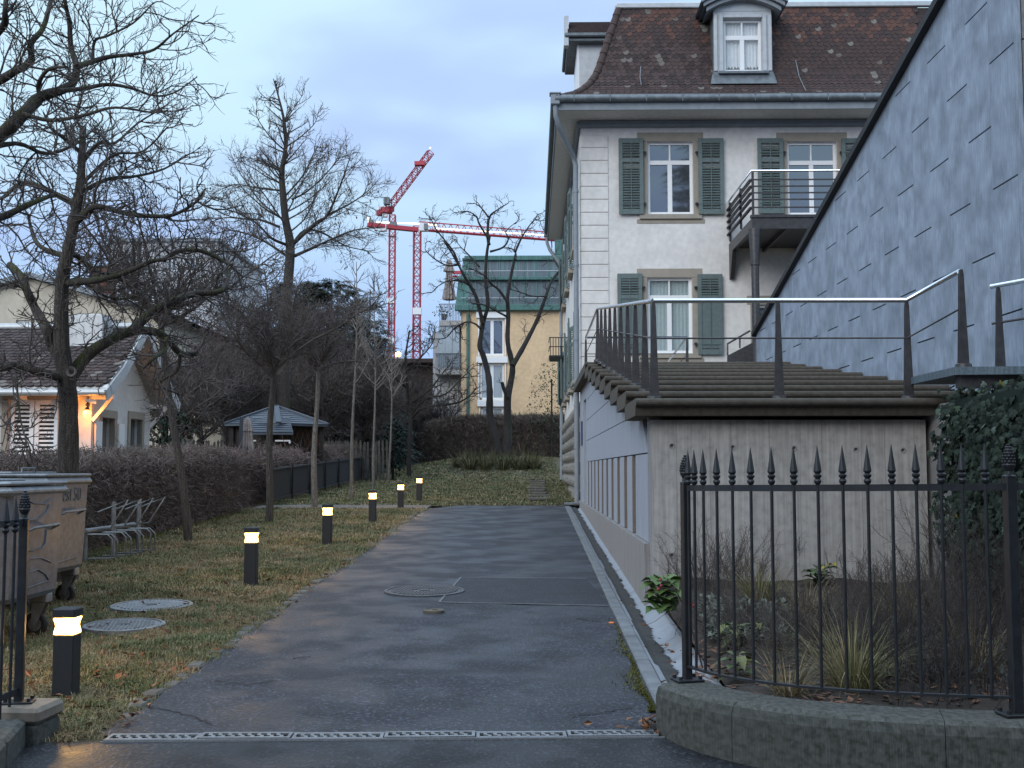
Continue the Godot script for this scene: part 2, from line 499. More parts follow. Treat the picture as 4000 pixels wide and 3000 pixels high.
	mat("mirror_pane", Color(0.2, 0.215, 0.235), 0.03, null, 1.0, null, 1.0, 0.0, {"metal": 0.75, "spec": 0.7})
	mat("blind_pane", Color(0.42, 0.46, 0.47), 0.08, null, 1.0, null, 1.0, 0.0, {"metal": 0.2, "spec": 0.7})
	var l := mat("lamp_glow", Color(0.9, 0.8, 0.6), 0.4)
	l.emission_enabled = true; l.emission = Color(1.0, 0.78, 0.42); l.emission_energy_multiplier = 7.0
	var w := mat("lantern_glow", Color(0.9, 0.7, 0.5), 0.4)
	w.emission_enabled = true; w.emission = Color(1.0, 0.62, 0.25); w.emission_energy_multiplier = 6.0
	var f := mat("fairy_light", Color(0.9, 0.9, 0.8), 0.4)
	f.emission_enabled = true; f.emission = Color(1.0, 0.93, 0.8); f.emission_energy_multiplier = 2.0
	var lw := mat("lit_window", Color(0.9, 0.7, 0.5), 0.4)
	lw.emission_enabled = true; lw.emission = Color(1.0, 0.6, 0.28); lw.emission_energy_multiplier = 0.9

func verdigris_tex() -> ImageTexture:   # copper patina runs, green where the rain has washed down
	var fn := FastNoiseLite.new()
	fn.seed = 31; fn.frequency = 1.0
	var im := Image.create(256, 256, false, Image.FORMAT_RGBA8)
	for y in 256:
		for x in 256:
			var a := TAU * x / 256.0
			var b := TAU * y / 256.0
			var w := fn.get_noise_3d(cos(a) * 6.0, sin(a) * 6.0, cos(b) * 0.35) + 0.5 * fn.get_noise_3d(cos(a) * 17.0, sin(a) * 17.0, sin(b) * 0.5)
			im.set_pixel(x, y, Color(0.34, 0.52, 0.49, clampf((w - 0.2) * 3.0, 0, 0.75)))
	return ImageTexture.create_from_image(im)


func sky_panorama() -> ImageTexture:
	var w := 1024
	var h := 512
	var a := FastNoiseLite.new()
	a.seed = 5; a.frequency = 1.0; a.fractal_octaves = 5
	var im := Image.create(w, h, false, Image.FORMAT_RGBF)
	for y in h:
		var el := PI * (0.5 - (y + 0.5) / h)
		for x in w:
			var az := TAU * (x + 0.5) / w
			var up := maxf(el, 0.0)
			var dir := Vector3(cos(el) * sin(az), sin(up), cos(el) * cos(az))
			var q := dir / (dir.y + 0.16)                       # clouds lie in a layer overhead
			var n := a.get_noise_3d(q.x * 0.62 + 3.0, q.z * 0.95, 1.7) + 0.45 * a.get_noise_3d(q.x * 2.0, q.z * 3.2, 7.0)
			var cl := smoothstep(-0.2, 0.38, n)
			var k := smoothstep(0.36, 1.0, sin(up))
			var clear := Color(0.40, 0.58, 0.98).lerp(Color(0.66, 0.92, 1.1), smoothstep(0.02, 0.34, sin(up))).lerp(Color(1.5, 1.85, 2.3), k)
			var cloud := Color(0.40, 0.56, 0.95).lerp(Color(0.5, 0.68, 1.02), smoothstep(0.02, 0.34, sin(up))).lerp(Color(1.4, 1.75, 2.2), k)
			im.set_pixel(x, y, clear.lerp(cloud, cl))
	return ImageTexture.create_from_image(im)


# ---------- camera, sky, light ----------
func set_view() -> void:
	var cam := Camera3D.new()
	cam.name = "camera"
	cam.position = EYE
	cam.basis = cam_basis
	cam.fov = rad_to_deg(2.0 * atan(1500.0 / F))
	cam.near = 0.1
	cam.far = 2000.0
	add_child(cam)
	cam.current = true
	var e := Environment.new()
	e.background_mode = Environment.BG_SKY
	var s := Sky.new()
	var sm := PanoramaSkyMaterial.new()
	sm.panorama = sky_panorama()
	s.sky_material = sm
	e.sky = s
	e.background_energy_multiplier = 1.0
	e.tonemap_mode = Environment.TONE_MAPPER_LINEAR
	e.tonemap_exposure = 1.0
	e.sdfgi_enabled = true; e.ssao_enabled = true; e.ssil_enabled = true
	var we := WorldEnvironment.new()
	we.name = "environment"
	we.environment = e
	add_child(we)
	var sun := DirectionalLight3D.new()
	sun.name = "sun"
	sun.light_energy = 0.5
	sun.light_angular_distance = 40.0
	sun.light_color = Color(1.0, 0.985, 0.97)
	sun.shadow_enabled = true
	sun.rotation_degrees = Vector3(-26, -33, 0)
	add_child(sun)


# ---------- ground ----------
func sheet(x0: float, x1: float, d0: float, d1: float, nx: int, nd: int, up: float, jitter := 0.0) -> MB:
	var m := MB.new()
	var nz := FastNoiseLite.new()
	nz.seed = 77; nz.frequency = 0.5
	for j in nd + 1:
		for i in nx + 1:
			var x := lerpf(x0, x1, float(i) / nx)
			var d := lerpf(d0, d1, float(j) / nd)
			m.v.append(G(x, d, up + jitter * nz.get_noise_2d(x, d)))
			m.n.append(Vector3(0, 1, SLOPE).normalized())
	for j in nd:
		for i in nx:
			var a := j * (nx + 1) + i
			m.ix.append_array(PackedInt32Array([a, a + nx + 1, a + 1, a + 1, a + nx + 1, a + nx + 2]))
	return m

func make_ground() -> void:
	var far := MB.new()                                        # the whole ground, out to the horizon
	var ds := [-60.0, -20.0, 0.0, 6.0, 12.0, 18.0, 24.0, 30.0, 36.0, 42.0, 46.0, 50.0, 54.0, 58.0, 62.0, 66.0, 80.0, 120.0, 250.0, 600.0, 1500.0]
	var xs := [-1500.0, -400.0, -120.0, -60.0, -30.0, -14.0, -7.0, -5.0, -3.0, 0.0, 4.0, 14.0, 60.0, 400.0, 1500.0]
	for j in ds.size():
		for i in xs.size():
			var sunk: bool = xs[i] > -4.0 and xs[i] < 5.0 and ds[j] > -1.0 and ds[j] < 25.0   # below the drive and its drain
			far.v.append(Vector3(xs[i], minf(gy(xs[i], ds[j]), 3.0) - (0.3 if sunk else 0.012), -ds[j]))
			far.n.append(Vector3(0, 1, 0.03).normalized())
	for j in ds.size() - 1:
		for i in xs.size() - 1:
			var a: int = j * xs.size() + i
			var b: int = a + xs.size()
			far.ix.append_array(PackedInt32Array([a, b, a + 1, a + 1, b, b + 1]))
	struct("ground", far, M.lawn_soil)
	struct("lawn", sheet(-6.6, -2.33, 6.6, 27.0, 40, 120, -0.004, 0.05), M.lawn_soil)
	struct("lawn", sheet(-6.6, -2.28, 6.1, 6.66, 20, 4, 0.008), M.lawn_soil)
	struct("lawn", sheet(-6.6, 1.15, 26.95, 62.0, 50, 100, -0.006, 0.05), M.lawn_soil)
	# street in front, drive up to the lawn
	var st := MB.new()
	for j in 21:
		for i in 29:
			var x := -14.0 + i
			st.v.append(G(x, lerpf(-14.0, drain_d(x) - 0.068, j / 20.0), 0.02))
			st.n.append(Vector3(0, 1, SLOPE).normalized())
	for j in 20:
		for i in 28:
			var a := j * 29 + i
			st.ix.append_array(PackedInt32Array([a, a + 29, a + 1, a + 1, a + 29, a + 30]))
	struct("street", st, M.street)
	var drive := MB.new()
	var nz := FastNoiseLite.new()
	nz.seed = 3; nz.frequency = 0.9
	var rows := 120
	for j in rows + 1:
		var d := lerpf(6.52, 26.9, float(j) / rows)
		var left := -2.36 + 0.05 * nz.get_noise_1d(d * 1.3) + 0.03 * nz.get_noise_1d(d * 6.0)
		if d > 25.6: left += 0.5 * (d - 25.6)
		for i in 13:
			var x := lerpf(left, 0.76, i / 12.0)
			if j == 0: d = drain_d(x) + 0.068
			drive.v.append(G(x, d, 0.02 + 0.008 * nz.get_noise_2d(x * 1.5, d * 1.5)))
			drive.n.append(Vector3(0, 1, SLOPE).normalized())
	for j in rows:
		for i in 12:
			var a := j * 13 + i
			drive.ix.append_array(PackedInt32Array([a, a + 13, a + 1, a + 1, a + 13, a + 14]))
	struct("driveway", drive, M.asphalt)
	# repaired strip in the asphalt beside the manhole, with its pale sealing joints
	var pt := MB.new()
	var q := [gnd(1775, 2310), gnd(1800, 2264), gnd(2290, 2268), gnd(2380, 2376), gnd(1716, 2362)]
	pt.quad(q[4] + Vector3(0, 0.005, 0), q[3] + Vector3(0, 0.005, 0), q[2] + Vector3(0, 0.005, 0), q[1] + Vector3(0, 0.005, 0))
	var patch := struct("asphalt_patch", pt, M.patch)
	patch.name = "pavement_patch"
	var seam := MB.new()
	for l in [[q[1], q[2]], [q[4], q[3]], [q[4] , q[1]]]:
		seam.bar(l[0] + Vector3(0, 0.006, 0), l[1] + Vector3(0, 0.006, 0), 0.018, 0.006)
	part(patch, "sealing_joint", seam, M.kerb)
	# gravel path that crosses to the hedge
	struct("gravel_path", sheet(-6.3, -2.35, 25.9, 27.1, 20, 6, 0.022, 0.02), M.gravel)
	# stepping stones over the far lawn
	var i := 0
	for d in [29.2, 30.6, 32.0, 33.5, 35.0, 36.6, 38.2, 40.0, 42.0]:
		var m := MB.new()
		m.cbox(Vector3.ZERO, Vector3(0.5 + 0.05 * sin(i * 2.1), 0.06, 0.62), 0.012, Basis(Vector3.UP, 0.08 * sin(i * 1.7)))
		var s := solo("stepping_stone", m, M.edging, "flat grey stepping stone set in the far lawn beside the villa", "paving stone", "stepping stones across the far lawn")
		s.position = G(0.16 + 0.04 * sin(i * 1.3), d, 0.045)
		i += 1

func gnd(u: float, v: float) -> Vector3:   # pixel on the sloping ground plane
	var r := ray(u, v)
	var t := EYE.y / (-r.z * SLOPE - r.y)
	return EYE + r * t + Vector3(0, 0.02, 0)


func drain_d(x: float) -> float:   # the drain runs slightly askew
	return 6.37 + (x + 2.32) / 3.03 * 0.13

func make_cracks() -> void:
	var g := RandomNumberGenerator.new()
	g.seed = 55
	var dm := mat("crack", Color(0.05, 0.05, 0.055), 1.0, T.grain, 2.0)
	for c in [[[840, 2672], [960, 2690], [1080, 2672]], [[560, 2770], [760, 2815], [830, 2850]], [[2240, 2815], [2360, 2800], [2470, 2780]], [[1150, 2585], [1180, 2580], [1220, 2578]], [[2250, 2425], [2310, 2436], [2350, 2440]]]:
		var m := MB.new()
		var p := []
		for q in c: p.append(gnd(q[0], q[1]))
		var last: Vector3 = p[0]
		for i in p.size() - 1:
			for k in 10:
				var q: Vector3 = (p[i] as Vector3).lerp(p[i + 1], (k + 1) / 10.0) + Vector3(g.randfn() * 0.006, 0.0, g.randfn() * 0.012)
				q.y = gy(q.x, -q.z) + 0.027
				m.bar(last, q, 0.004 + 0.005 * g.randf(), 0.002)
				last = q
		struct("pavement_crack", m, dm)

func make_edging() -> void:
	# low edging setts along the lawn side of the drive
	var e := thing("lawn_edging", "weathered row of small stone setts between lawn and asphalt drive", "edging", G(-2.42, 6.6))
	rng.seed = 11
	var kinds := []
	for k in 5:
		var m := MB.new()
		m.cbox(Vector3.ZERO, Vector3(0.1 + 0.02 * rng.randf(), 0.07, 0.15 + 0.1 * rng.randf()), 0.015, Basis(Vector3.UP, rng.randf_range(-0.1, 0.1)))
		kinds.append(m.mesh())
	var d := 6.7
	while d < 25.8:
		var o := part(e, "sett", kinds[rng.randi() % 5], M.edging)
		o.position = G(-2.43 + rng.randf_range(-0.02, 0.02), d, rng.randf_range(-0.028, -0.006)) - e.position
		o.rotation.y = rng.randf_range(-0.12, 0.12)
		d += 0.25 + 0.06 * rng.randf()
	# gutter beside the terrace wall: flat kerb slabs, concave shells, mud lying in them
	var g := thing("rain_gutter", "concave concrete rain gutter with flat kerb slabs below slit wall", "gutter", G(0.95, 6.7))
	var kerbs := []
	var shells := []
	for k in 3:
		var m := MB.new()
		m.cbox(Vector3(0, -0.05, 0), Vector3(0.105, 0.13, 0.985), 0.012)
		kerbs.append(m.mesh())
		var sh := MB.new()
		var prof := []
		for j in 11:
			var t := j / 10.0
			prof.append(Vector2(-0.17 + 0.36 * t, 0.03 * t - 0.075 * sin(PI * clampf(t * 1.12, 0, 1))))
		var poly := PackedVector2Array(prof)
		poly.append(Vector2(0.19, -0.14)); poly.append(Vector2(-0.17, -0.14))
		sh.prism(poly, 0.985, Vector3(0, 0, -0.4925))
		shells.append(sh.mesh())
	var tilt := Basis(Vector3.RIGHT, atan(SLOPE))
	for j in 20:
		var dd := 7.0 + j
		var k := part(g, "kerb_slab", kerbs[j % 3], M.kerb)
		k.transform = Transform3D(tilt.rotated(Vector3.UP, rng.randf_range(-0.006, 0.006)), G(0.805, dd, 0.026 + rng.randf_range(-0.004, 0.006)) - g.position)
		var s := part(g, "shell", shells[j % 3], M.shell)
		s.transform = Transform3D(tilt, G(1.03, dd, 0.03 + rng.randf_range(-0.003, 0.003)) - g.position)
	var mud := MB.new()
	var nz := FastNoiseLite.new()
	nz.seed = 21; nz.frequency = 1.0
	for j in 240:
		var d0 := 6.55 + j * 0.084
		var a := []
		for dd in [d0, d0 + 0.084]:
			var wr := 1.02 + 0.05 * nz.get_noise_1d(dd * 3.0) + 0.03 * nz.get_noise_1d(dd * 11.0)
			a.append(G(0.862, dd, 0.02)); a.append(G(0.93, dd, -0.006)); a.append(G(wr, dd, -0.012))
		mud.quad(a[0], a[1], a[4], a[3]); mud.quad(a[1], a[2], a[5], a[4])
	wpart(g, "mud", mud, M.mud)
	var lid := MB.new()
	lid.cbox(Vector3.ZERO, Vector3(0.5, 0.05, 0.55), 0.01)
	var lo := part(g, "end_slab", lid, M.kerb)
	lo.position = G(1.0, 27.1, 0.05) - g.position


func make_drain() -> void:
	var a := px(440, 2884, 6.37)
	var b := px(2570, 2858, 6.5)
	a.y = gy(a.x, -a.z) + 0.024; b.y = gy(b.x, -b.z) + 0.024
	var t := thing("channel_drain", "galvanised slotted channel drain crossing the drive entrance", "drain", (a + b) * 0.5)
	var ang := atan2(-(b.z - a.z), b.x - a.x)
	var bs := Basis(Vector3.UP, ang)
	var trough := MB.new()
	trough.box(Vector3(0, -0.14, 0), Vector3(3.08, 0.01, 0.13)); trough.box(Vector3(0, -0.07, 0.069), Vector3(3.08, 0.13, 0.01)); trough.box(Vector3(0, -0.07, -0.069), Vector3(3.08, 0.13, 0.01))
	var to := part(t, "trough", trough, M.trough)
	to.basis = bs
	var gr := MB.new()
	gr.box(Vector3(0, 0, 0.052), Vector3(0.494, 0.012, 0.026))
	gr.box(Vector3(0, 0, -0.052), Vector3(0.494, 0.012, 0.026))
	gr.box(Vector3(-0.238, 0, 0), Vector3(0.018, 0.012, 0.078)); gr.box(Vector3(0.238, 0, 0), Vector3(0.018, 0.012, 0.078))
	for k in 8:                                                 # bridges of a stepped shape leave Z-shaped slots
		var x := -0.238 + 0.0529 * (k + 1)
		gr.prism(PackedVector2Array([Vector2(x - 0.024, -0.039), Vector2(x - 0.004, -0.039), Vector2(x - 0.002, -0.008), Vector2(x + 0.02, 0.008), Vector2(x + 0.022, 0.039), Vector2(x + 0.002, 0.039), Vector2(x, 0.012), Vector2(x - 0.022, -0.004)]), 0.01, Vector3(0, 0.005, 0), Basis(Vector3.RIGHT, PI / 2))
	var gm := gr.mesh()
	for k in 6:
		var o := part(t, "grate", gm, M.galv)
		o.transform = Transform3D(bs.rotated(Vector3.FORWARD, [0.0, 0.004, 0.005, -0.003, 0.0, 0.002][k]), bs * Vector3(-1.27 + 0.502 * k, 0.006 * (k % 2), 0))
	var fr := MB.new()
	fr.box(Vector3(0, -0.004, 0.072), Vector3(3.04, 0.018, 0.008)); fr.box(Vector3(0, -0.004, -0.072), Vector3(3.04, 0.018, 0.008))
	var fo := part(t, "frame", fr, M.galv_light)
	fo.basis = bs


func manhole(u: float, v: float, r: float, label: String, grid: bool, m: Material, turn: float) -> void:
	var p := gnd(u, v)
	var t := thing("manhole_cover", label, "manhole cover", p)
	var tilt := Basis(Vector3.RIGHT, atan(SLOPE)).rotated(Vector3.UP, 0.0)
	t.basis = tilt
	var ring := MB.new()
	ring.lathe([[r, -0.03], [r, 0.014], [r - 0.01, 0.018], [r - 0.035, 0.018], [r - 0.037, 0.008]], 48, Vector3.ZERO)
	part(t, "ring", ring, m)
	var plate := MB.new()
	plate.lathe([[r - 0.036, 0.004], [r - 0.043, 0.012], [0.0, 0.012]], 40, Vector3.ZERO)
	part(t, "plate", plate, m)
	var bs := Basis(Vector3.UP, turn)
	var ribs := MB.new()
	var step := 0.034
	var k := -int(r / step)
	while k * step < r - 0.07:
		var x := k * step
		var half := sqrt(maxf(0.0, pow(r - 0.075, 2) - x * x))
		if half > 0.04:
			if grid:
				var z := -half
				while z < half - 0.02:
					ribs.box(bs * Vector3(x, 0.016, z + 0.012), Vector3(0.02, 0.008, 0.02), bs)
					z += step
			elif absf(x) < r * 0.25:
				for s in [-1.0, 1.0]:
					ribs.box(bs * Vector3(x, 0.016, s * (half + 0.07) * 0.5), Vector3(0.017, 0.008, maxf(0.02, half - 0.07)), bs)
			else:
				ribs.box(bs * Vector3(x, 0.016, 0), Vector3(0.017, 0.008, half * 2.0), bs)
		k += 1
	part(t, "ribs", ribs, m)
	var boss := MB.new()
	boss.cbox(bs * Vector3(0, 0.018, 0), Vector3(0.1, 0.01, 0.06), 0.004, bs)
	part(t, "lifting_boss", boss, M.cast_iron)

func make_covers() -> void:
	manhole(1658, 2318, 0.425, "ribbed round iron manhole cover in the asphalt drive", false, M.cast_iron, 0.35)
	manhole(592, 2376, 0.385, "pale slotted manhole cover in lawn beside hind waste container", false, M.galv, 0.3)
	manhole(485, 2454, 0.345, "pale chequered manhole cover in lawn behind lit bollard", true, M.galv, 0.25)
	var t := thing("valve_cap", "small round brown valve cap standing proud of asphalt", "valve cap", gnd(1694, 2400))
	var m := MB.new()
	m.lathe([[0.098, -0.01], [0.1, 0.02], [0.09, 0.027], [0.078, 0.027], [0.076, 0.02], [0.0, 0.021]], 28, Vector3.ZERO)
	part(t, "cap", m, M.valve)
	var l := MB.new()
	l.cbox(Vector3(0.01, 0.026, 0.0), Vector3(0.05, 0.008, 0.015), 0.003)
	part(t, "lug", l, M.valve)
	var c := MB.new()                                           # small bright disc lying by the kerb
	c.lathe([[0.024, 0.0], [0.026, 0.008], [0.02, 0.012], [0.0, 0.012]], 16, Vector3.ZERO)
	var mm := mat("orange_cap", Color(0.75, 0.2, 0.05), 0.5)
	solo("bottle_cap", c, mm, "bright orange plastic cap lying on asphalt beside the gutter kerb", "cap").position = gnd(2389, 2444)


const TX := 1.15                        # plane of the slit wall
const WX := 4.8                         # plane of the grey clad wall
const TREAD := 1.15
const RISE := 0.146
const STEP_D := 11.0                    # nosing of the lowest step
const STEP_Y := 2.36

func make_terrace() -> void:
	var t := thing("terrace_stair", "broad stone stair on pale terrace wall with narrow vertical slits", "stair", G(TX, 11.3))
	# plinth under the slit wall
	var m := MB.new()
	m.span(V(TX - 0.05, gy(TX, 11.3) - 0.3, 11.42), V(TX + 0.4, 0.955, 27.3))
	wpart(t, "plinth", m, M.concrete_light)
	# slit zone: upright panels with recesses between them
	var d := 12.2
	var first := MB.new()
	first.span(V(TX, 0.962, 11.5), V(TX + 0.12, 1.836, 12.2 + 0.64))
	wpart(t, "panel", first, M.clad_white)
	d = 12.84
	for k in 10:
		var s0 := d
		var s1 := d + 0.44
		var r := MB.new()
		r.quad(V(TX + 0.1, 0.962, s1), V(TX + 0.1, 0.962, s0), V(TX + 0.1, 1.836, s0), V(TX + 0.1, 1.836, s1))
		wpart(t, "recess_back", r, M.clad_white)
		var j := MB.new()
		j.span(V(TX + 0.003, 0.962, s1 - 0.004), V(TX + 0.12, 1.834, s1 + 0.03))
		wpart(t, "recess_jamb", j, M.reveal_tan)
		var p := MB.new()
		p.span(V(TX, 0.962, s1 + 0.03), V(TX + 0.12, 1.836, s0 + 1.16))
		wpart(t, "panel", p, M.clad_white)
		d += 1.16
	# courses of cladding above the slits, cut to the pitch of the stair
	var ys := [1.842, 2.28, 2.70, 3.12, 3.54]
	for k in 4:
		var y0: float = ys[k] + 0.008
		var y1: float = ys[k + 1] - 0.004
		var dl := func(y): return maxf(11.5, STEP_D + 0.3 + (y - STEP_Y + 0.19) / RISE * TREAD)
		var e0: float = dl.call(y0)
		var e1: float = dl.call(y1)
		if e0 > 24.4: continue
		var poly := PackedVector2Array([Vector2(e0, y0), Vector2(24.5, y0), Vector2(24.5, y1), Vector2(minf(e1, 24.4), y1)])
		var c := MB.new()
		c.prism(poly, 0.12, Vector3(TX, 0, 0), Basis(Vector3(0, 0, -1), Vector3.UP, Vector3(1, 0, 0)))
		wpart(t, "panel", c, M.clad_white)
	var door := MB.new()
	door.span(V(TX + 0.1, 0.3, 24.5), V(TX + 0.14, 3.2, 25.7))
	wpart(t, "door_recess", door, M.reveal_tan)
	var endp := MB.new()
	endp.span(V(TX, 0.96, 25.7), V(TX + 0.12, 3.7, 27.45))
	endp.span(V(TX, 3.2, 24.5), V(TX + 0.12, 3.62, 25.7))
	wpart(t, "panel", endp, M.clad_white)
	var plq := MB.new()
	plq.cbox(V(TX - 0.012, 2.5, 26.3), Vector3(0.02, 0.55, 0.4), 0.004)
	wpart(t, "plaque", plq, M.plaque_blue)
	# front edge of the cladding
	var edge := MB.new()
	edge.span(V(TX, 0.962, 11.42), V(TX + 0.05, 2.3, 11.5))
	edge.span(V(TX + 0.065, 0.962, 11.43), V(TX + 0.12, 2.28, 11.5))
	wpart(t, "edge_panel", edge, M.clad_blue_dark)
	# concrete core below the steps
	var core := MB.new()
	var stair := PackedVector2Array([Vector2(11.5, 0.0), Vector2(11.5, STEP_Y - 0.2)])
	stair.append(Vector2(STEP_D + 9.5 * TREAD, STEP_Y + 9 * RISE - 0.02)); stair.append(Vector2(27.5, STEP_Y + 9 * RISE - 0.02)); stair.append(Vector2(27.5, 0.0))
	core.prism(stair, WX - TX - 0.15, Vector3(TX + 0.14, 0, 0), Basis(Vector3(0, 0, -1), Vector3.UP, Vector3(1, 0, 0)))
	wpart(t, "core", core, M.concrete)
	# the steps: each a stone block with rounded nosing that oversails the wall
	for k in 10:
		var depth := TREAD + 0.14 if k < 9 else 6.0
		var prof := PackedVector2Array()
		for a in 7:                                             # rounded nosing over a set-back riser
			var g := PI * (-0.5 + a / 6.0)
			prof.append(Vector2(-0.02 - 0.036 * cos(g), -0.038 + 0.036 * sin(g)))
		prof.append(Vector2(depth, -0.002)); prof.append(Vector2(depth, -0.165)); prof.append(Vector2(0.05, -0.165)); prof.append(Vector2(0.02, -0.08))
		var s := MB.new()
		var x0 := TX - 0.16
		var x1 := WX - 0.02
		s.prism(prof, x1 - x0, Vector3(x0, STEP_Y + k * RISE, -(STEP_D + k * TREAD)), Basis(Vector3(0, 0, -1), Vector3.UP, Vector3(1, 0, 0)))
		wpart(t, "step", s, M.step_stone)
	# board-marked concrete wall across the front, with tie holes
	var w := thing("concrete_wall", "board-marked concrete retaining wall with tie holes under the stair", "wall", G(2.5, 11.3))
	var cw := MB.new()
	var o := V(TX + 0.03, 0.1, 11.22)
	var wide := 3.78 - TX
	var holes := []
	for hp in [[2625, 1742], [2862, 1748], [3102, 1752], [3344, 1757], [3528, 1760], [2625, 2170]]:
		var q := px(hp[0], hp[1], 11.22) - o
		holes.append(Rect2(q.x - 0.022, q.y - 0.022, 0.044, 0.044))
	cw.holed(wide, 2.06, 0.24, holes, o)
	wpart(w, "wall", cw, M.concrete)
	for h in holes:
		var c := MB.new()
		c.lathe([[0.03, 0.0], [0.031, 0.003], [0.021, 0.003], [0.012, -0.03], [0.0, -0.03]], 16, o + Vector3(h.position.x + 0.022, h.position.y + 0.022, 0.0), Basis(Vector3.RIGHT, PI / 2))
		wpart(w, "tie_hole", c, M.concrete_light)
	for k in 9:                                                 # faint ridges left by the shutter boards
		var rg := MB.new()
		var x: float = 0.22 + k * 0.29 + 0.05 * sin(k * 2.3)
		rg.box(o + Vector3(x, 1.03, 0.0), Vector3(0.006, 2.04, 0.004))
		wpart(w, "board_mark", rg, M.concrete_light)
	var ch := MB.new()
	ch.prism(PackedVector2Array([Vector2(0, 0), Vector2(0.03, -0.03), Vector2(0.03, 0.2), Vector2(0, 0.2)]), 2.06, V(TX, 0.1, 11.25), Basis(Vector3(1, 0, 0), Vector3(0, 0, -1), Vector3(0, 1, 0)))
	wpart(w, "chamfer", ch, M.concrete_light)

	# side wall that comes forward and carries the ivy
	var sw := thing("ivy_wall", "plain concrete side wall hidden under ivy at planting bed", "wall", G(3.95, 9.5))
	var sm := MB.new()
	sm.span(V(3.86, 0.1, 11.46), V(4.1, 2.3, 5.2))
	wpart(sw, "wall", sm, M.concrete_light)

	# grey clad wall beside the stair, plates laid in staggered columns
	var cl := thing("clad_wall", "tall blue-grey clad wall with sloping dark coping above the stair", "wall", G(WX, 18))
	var top := func(dd): return 4.64 + (24.6 - dd) * 0.2232
	rng.seed = 5
	var d0 := 11.28
	var col := 0
	while d0 < 24.55:
		var d1 := minf(d0 + 0.616, 24.6)
		var y := (3.25 if col % 2 == 0 else 3.92) - 2.67
		while y < top.call(d0):
			var lo := y + 0.009
			var hi := y + 1.335 - 0.009
			var base := 2.0
			if hi > base:
				lo = maxf(lo, base)
				var a0 := minf(hi, top.call(d0 + 0.002) - 0.05)
				var a1 := minf(hi, top.call(d1 - 0.002) - 0.05)
				if a1 > lo + 0.02:
					var p := MB.new()
					var poly := PackedVector2Array([Vector2(d0 + 0.0002, lo), Vector2(d1 - 0.0002, lo), Vector2(d1 - 0.0002, a1)])
					poly.append(Vector2(d0 + 0.0002, a0))
					p.prism(poly, 0.03, Vector3(WX + rng.randf_range(0.0, 0.002), 0, 0), Basis(Vector3(0, 0, -1), Vector3.UP, Vector3(1, 0, 0)))
					wpart(cl, "plate", p, [M.clad_blue, M.clad_blue, M.clad_blue_pale, M.clad_blue_dark][rng.randi() % 4])
			y += 1.335
		d0 += 0.616
		col += 1
	var back := MB.new()
	back.prism(PackedVector2Array([Vector2(11.3, 0.2), Vector2(24.6, 0.2), Vector2(24.6, top.call(24.6) - 0.06), Vector2(11.3, top.call(11.3) - 0.06)]), 0.35, Vector3(WX + 0.035, 0, 0), Basis(Vector3(0, 0, -1), Vector3.UP, Vector3(1, 0, 0)))
	wpart(cl, "backing", back, M.dark_sheet)
	var cop := MB.new()
	cop.prism(PackedVector2Array([Vector2(11.2, top.call(11.2) - 0.1), Vector2(24.66, top.call(24.66) - 0.1), Vector2(24.66, top.call(24.66)), Vector2(11.2, top.call(11.2))]), 0.6, Vector3(WX - 0.09, 0, 0), Basis(Vector3(0, 0, -1), Vector3.UP, Vector3(1, 0, 0)))
	wpart(cl, "coping", cop, M.dark_sheet)
	# the wall's front return
	for k in 5:
		for j in 2:
			var g := MB.new()
			g.cbox(V(WX + 0.055 + 0.6 + j * 1.25, 0.585 + 1.335 * k + 0.667, 11.22), Vector3(1.2, 1.323, 0.06), 0.004)
			wpart(cl, "granite_plate", g, M.granite)
	var jm := MB.new()
	jm.span(V(WX, 0.2, 11.2), V(WX + 0.045, 7.5, 11.27))
	wpart(cl, "corner_strip", jm, M.clad_blue_dark)
	# sheet-metal landing over the ivy wall
	var ls := thing("landing_slab", "thin grey-green metal landing slab above the ivy", "slab", V(4.6, 2.5, 10.9))
	var lm := MB.new()
	lm.prism(PackedVector2Array([Vector2(3.7, 11.35), Vector2(6.5, 11.18), Vector2(6.5, 9.9), Vector2(3.72, 10.15)]), 0.07, Vector3(0, 2.51, 0), Basis(Vector3(1, 0, 0), Vector3(0, 0, -1), Vector3(0, 1, 0)))
	wpart(ls, "deck", lm, M.teal_sheet)
	var lb := MB.new()
	lb.span(V(3.78, 2.4, 10.2), V(6.5, 2.512, 10.32))
	wpart(ls, "edge_beam", lb, M.rail_steel)


func blade_post(parent: Node3D, foot: Vector3, h: float, across: Vector3) -> void:
	var m := MB.new()                                           # two tapered flats either side of a web
	var f := across.cross(Vector3.UP).normalized()
	for s in [-1.0, 1.0]:
		var o: Vector3 = foot + f * s * 0.011
		var p := []
		for e in [[0.0, 0.048], [h * 0.55, 0.03], [h - 0.05, 0.02], [h, 0.012]]:
			p.append([o + across * e[1] + Vector3(0, e[0], 0), o - across * e[1] + Vector3(0, e[0], 0)])
		for i in 3:
			for q in [f * 0.007 * s, f * -0.004 * s]:
				m.quad(p[i][0] + q, p[i][1] + q, p[i + 1][1] + q, p[i + 1][0] + q)
			m.quad(p[i][0] + f * 0.007 * s, p[i][0] - f * 0.004 * s, p[i + 1][0] - f * 0.004 * s, p[i + 1][0] + f * 0.007 * s)
			m.quad(p[i][1] + f * 0.007 * s, p[i][1] - f * 0.004 * s, p[i + 1][1] - f * 0.004 * s, p[i + 1][1] + f * 0.007 * s)
	m.box(foot + Vector3(0, h * 0.5, 0), Vector3(0.012, h, 0.012), Basis(across, Vector3.UP, f))
	wpart(parent, "post", m, M.rail_steel)
	var b := MB.new()
	b.lathe([[0.075, -0.03], [0.07, 0.012], [0.058, 0.018], [0.0, 0.018]], 14, foot)
	wpart(parent, "foot_plate", b, M.rail_steel)

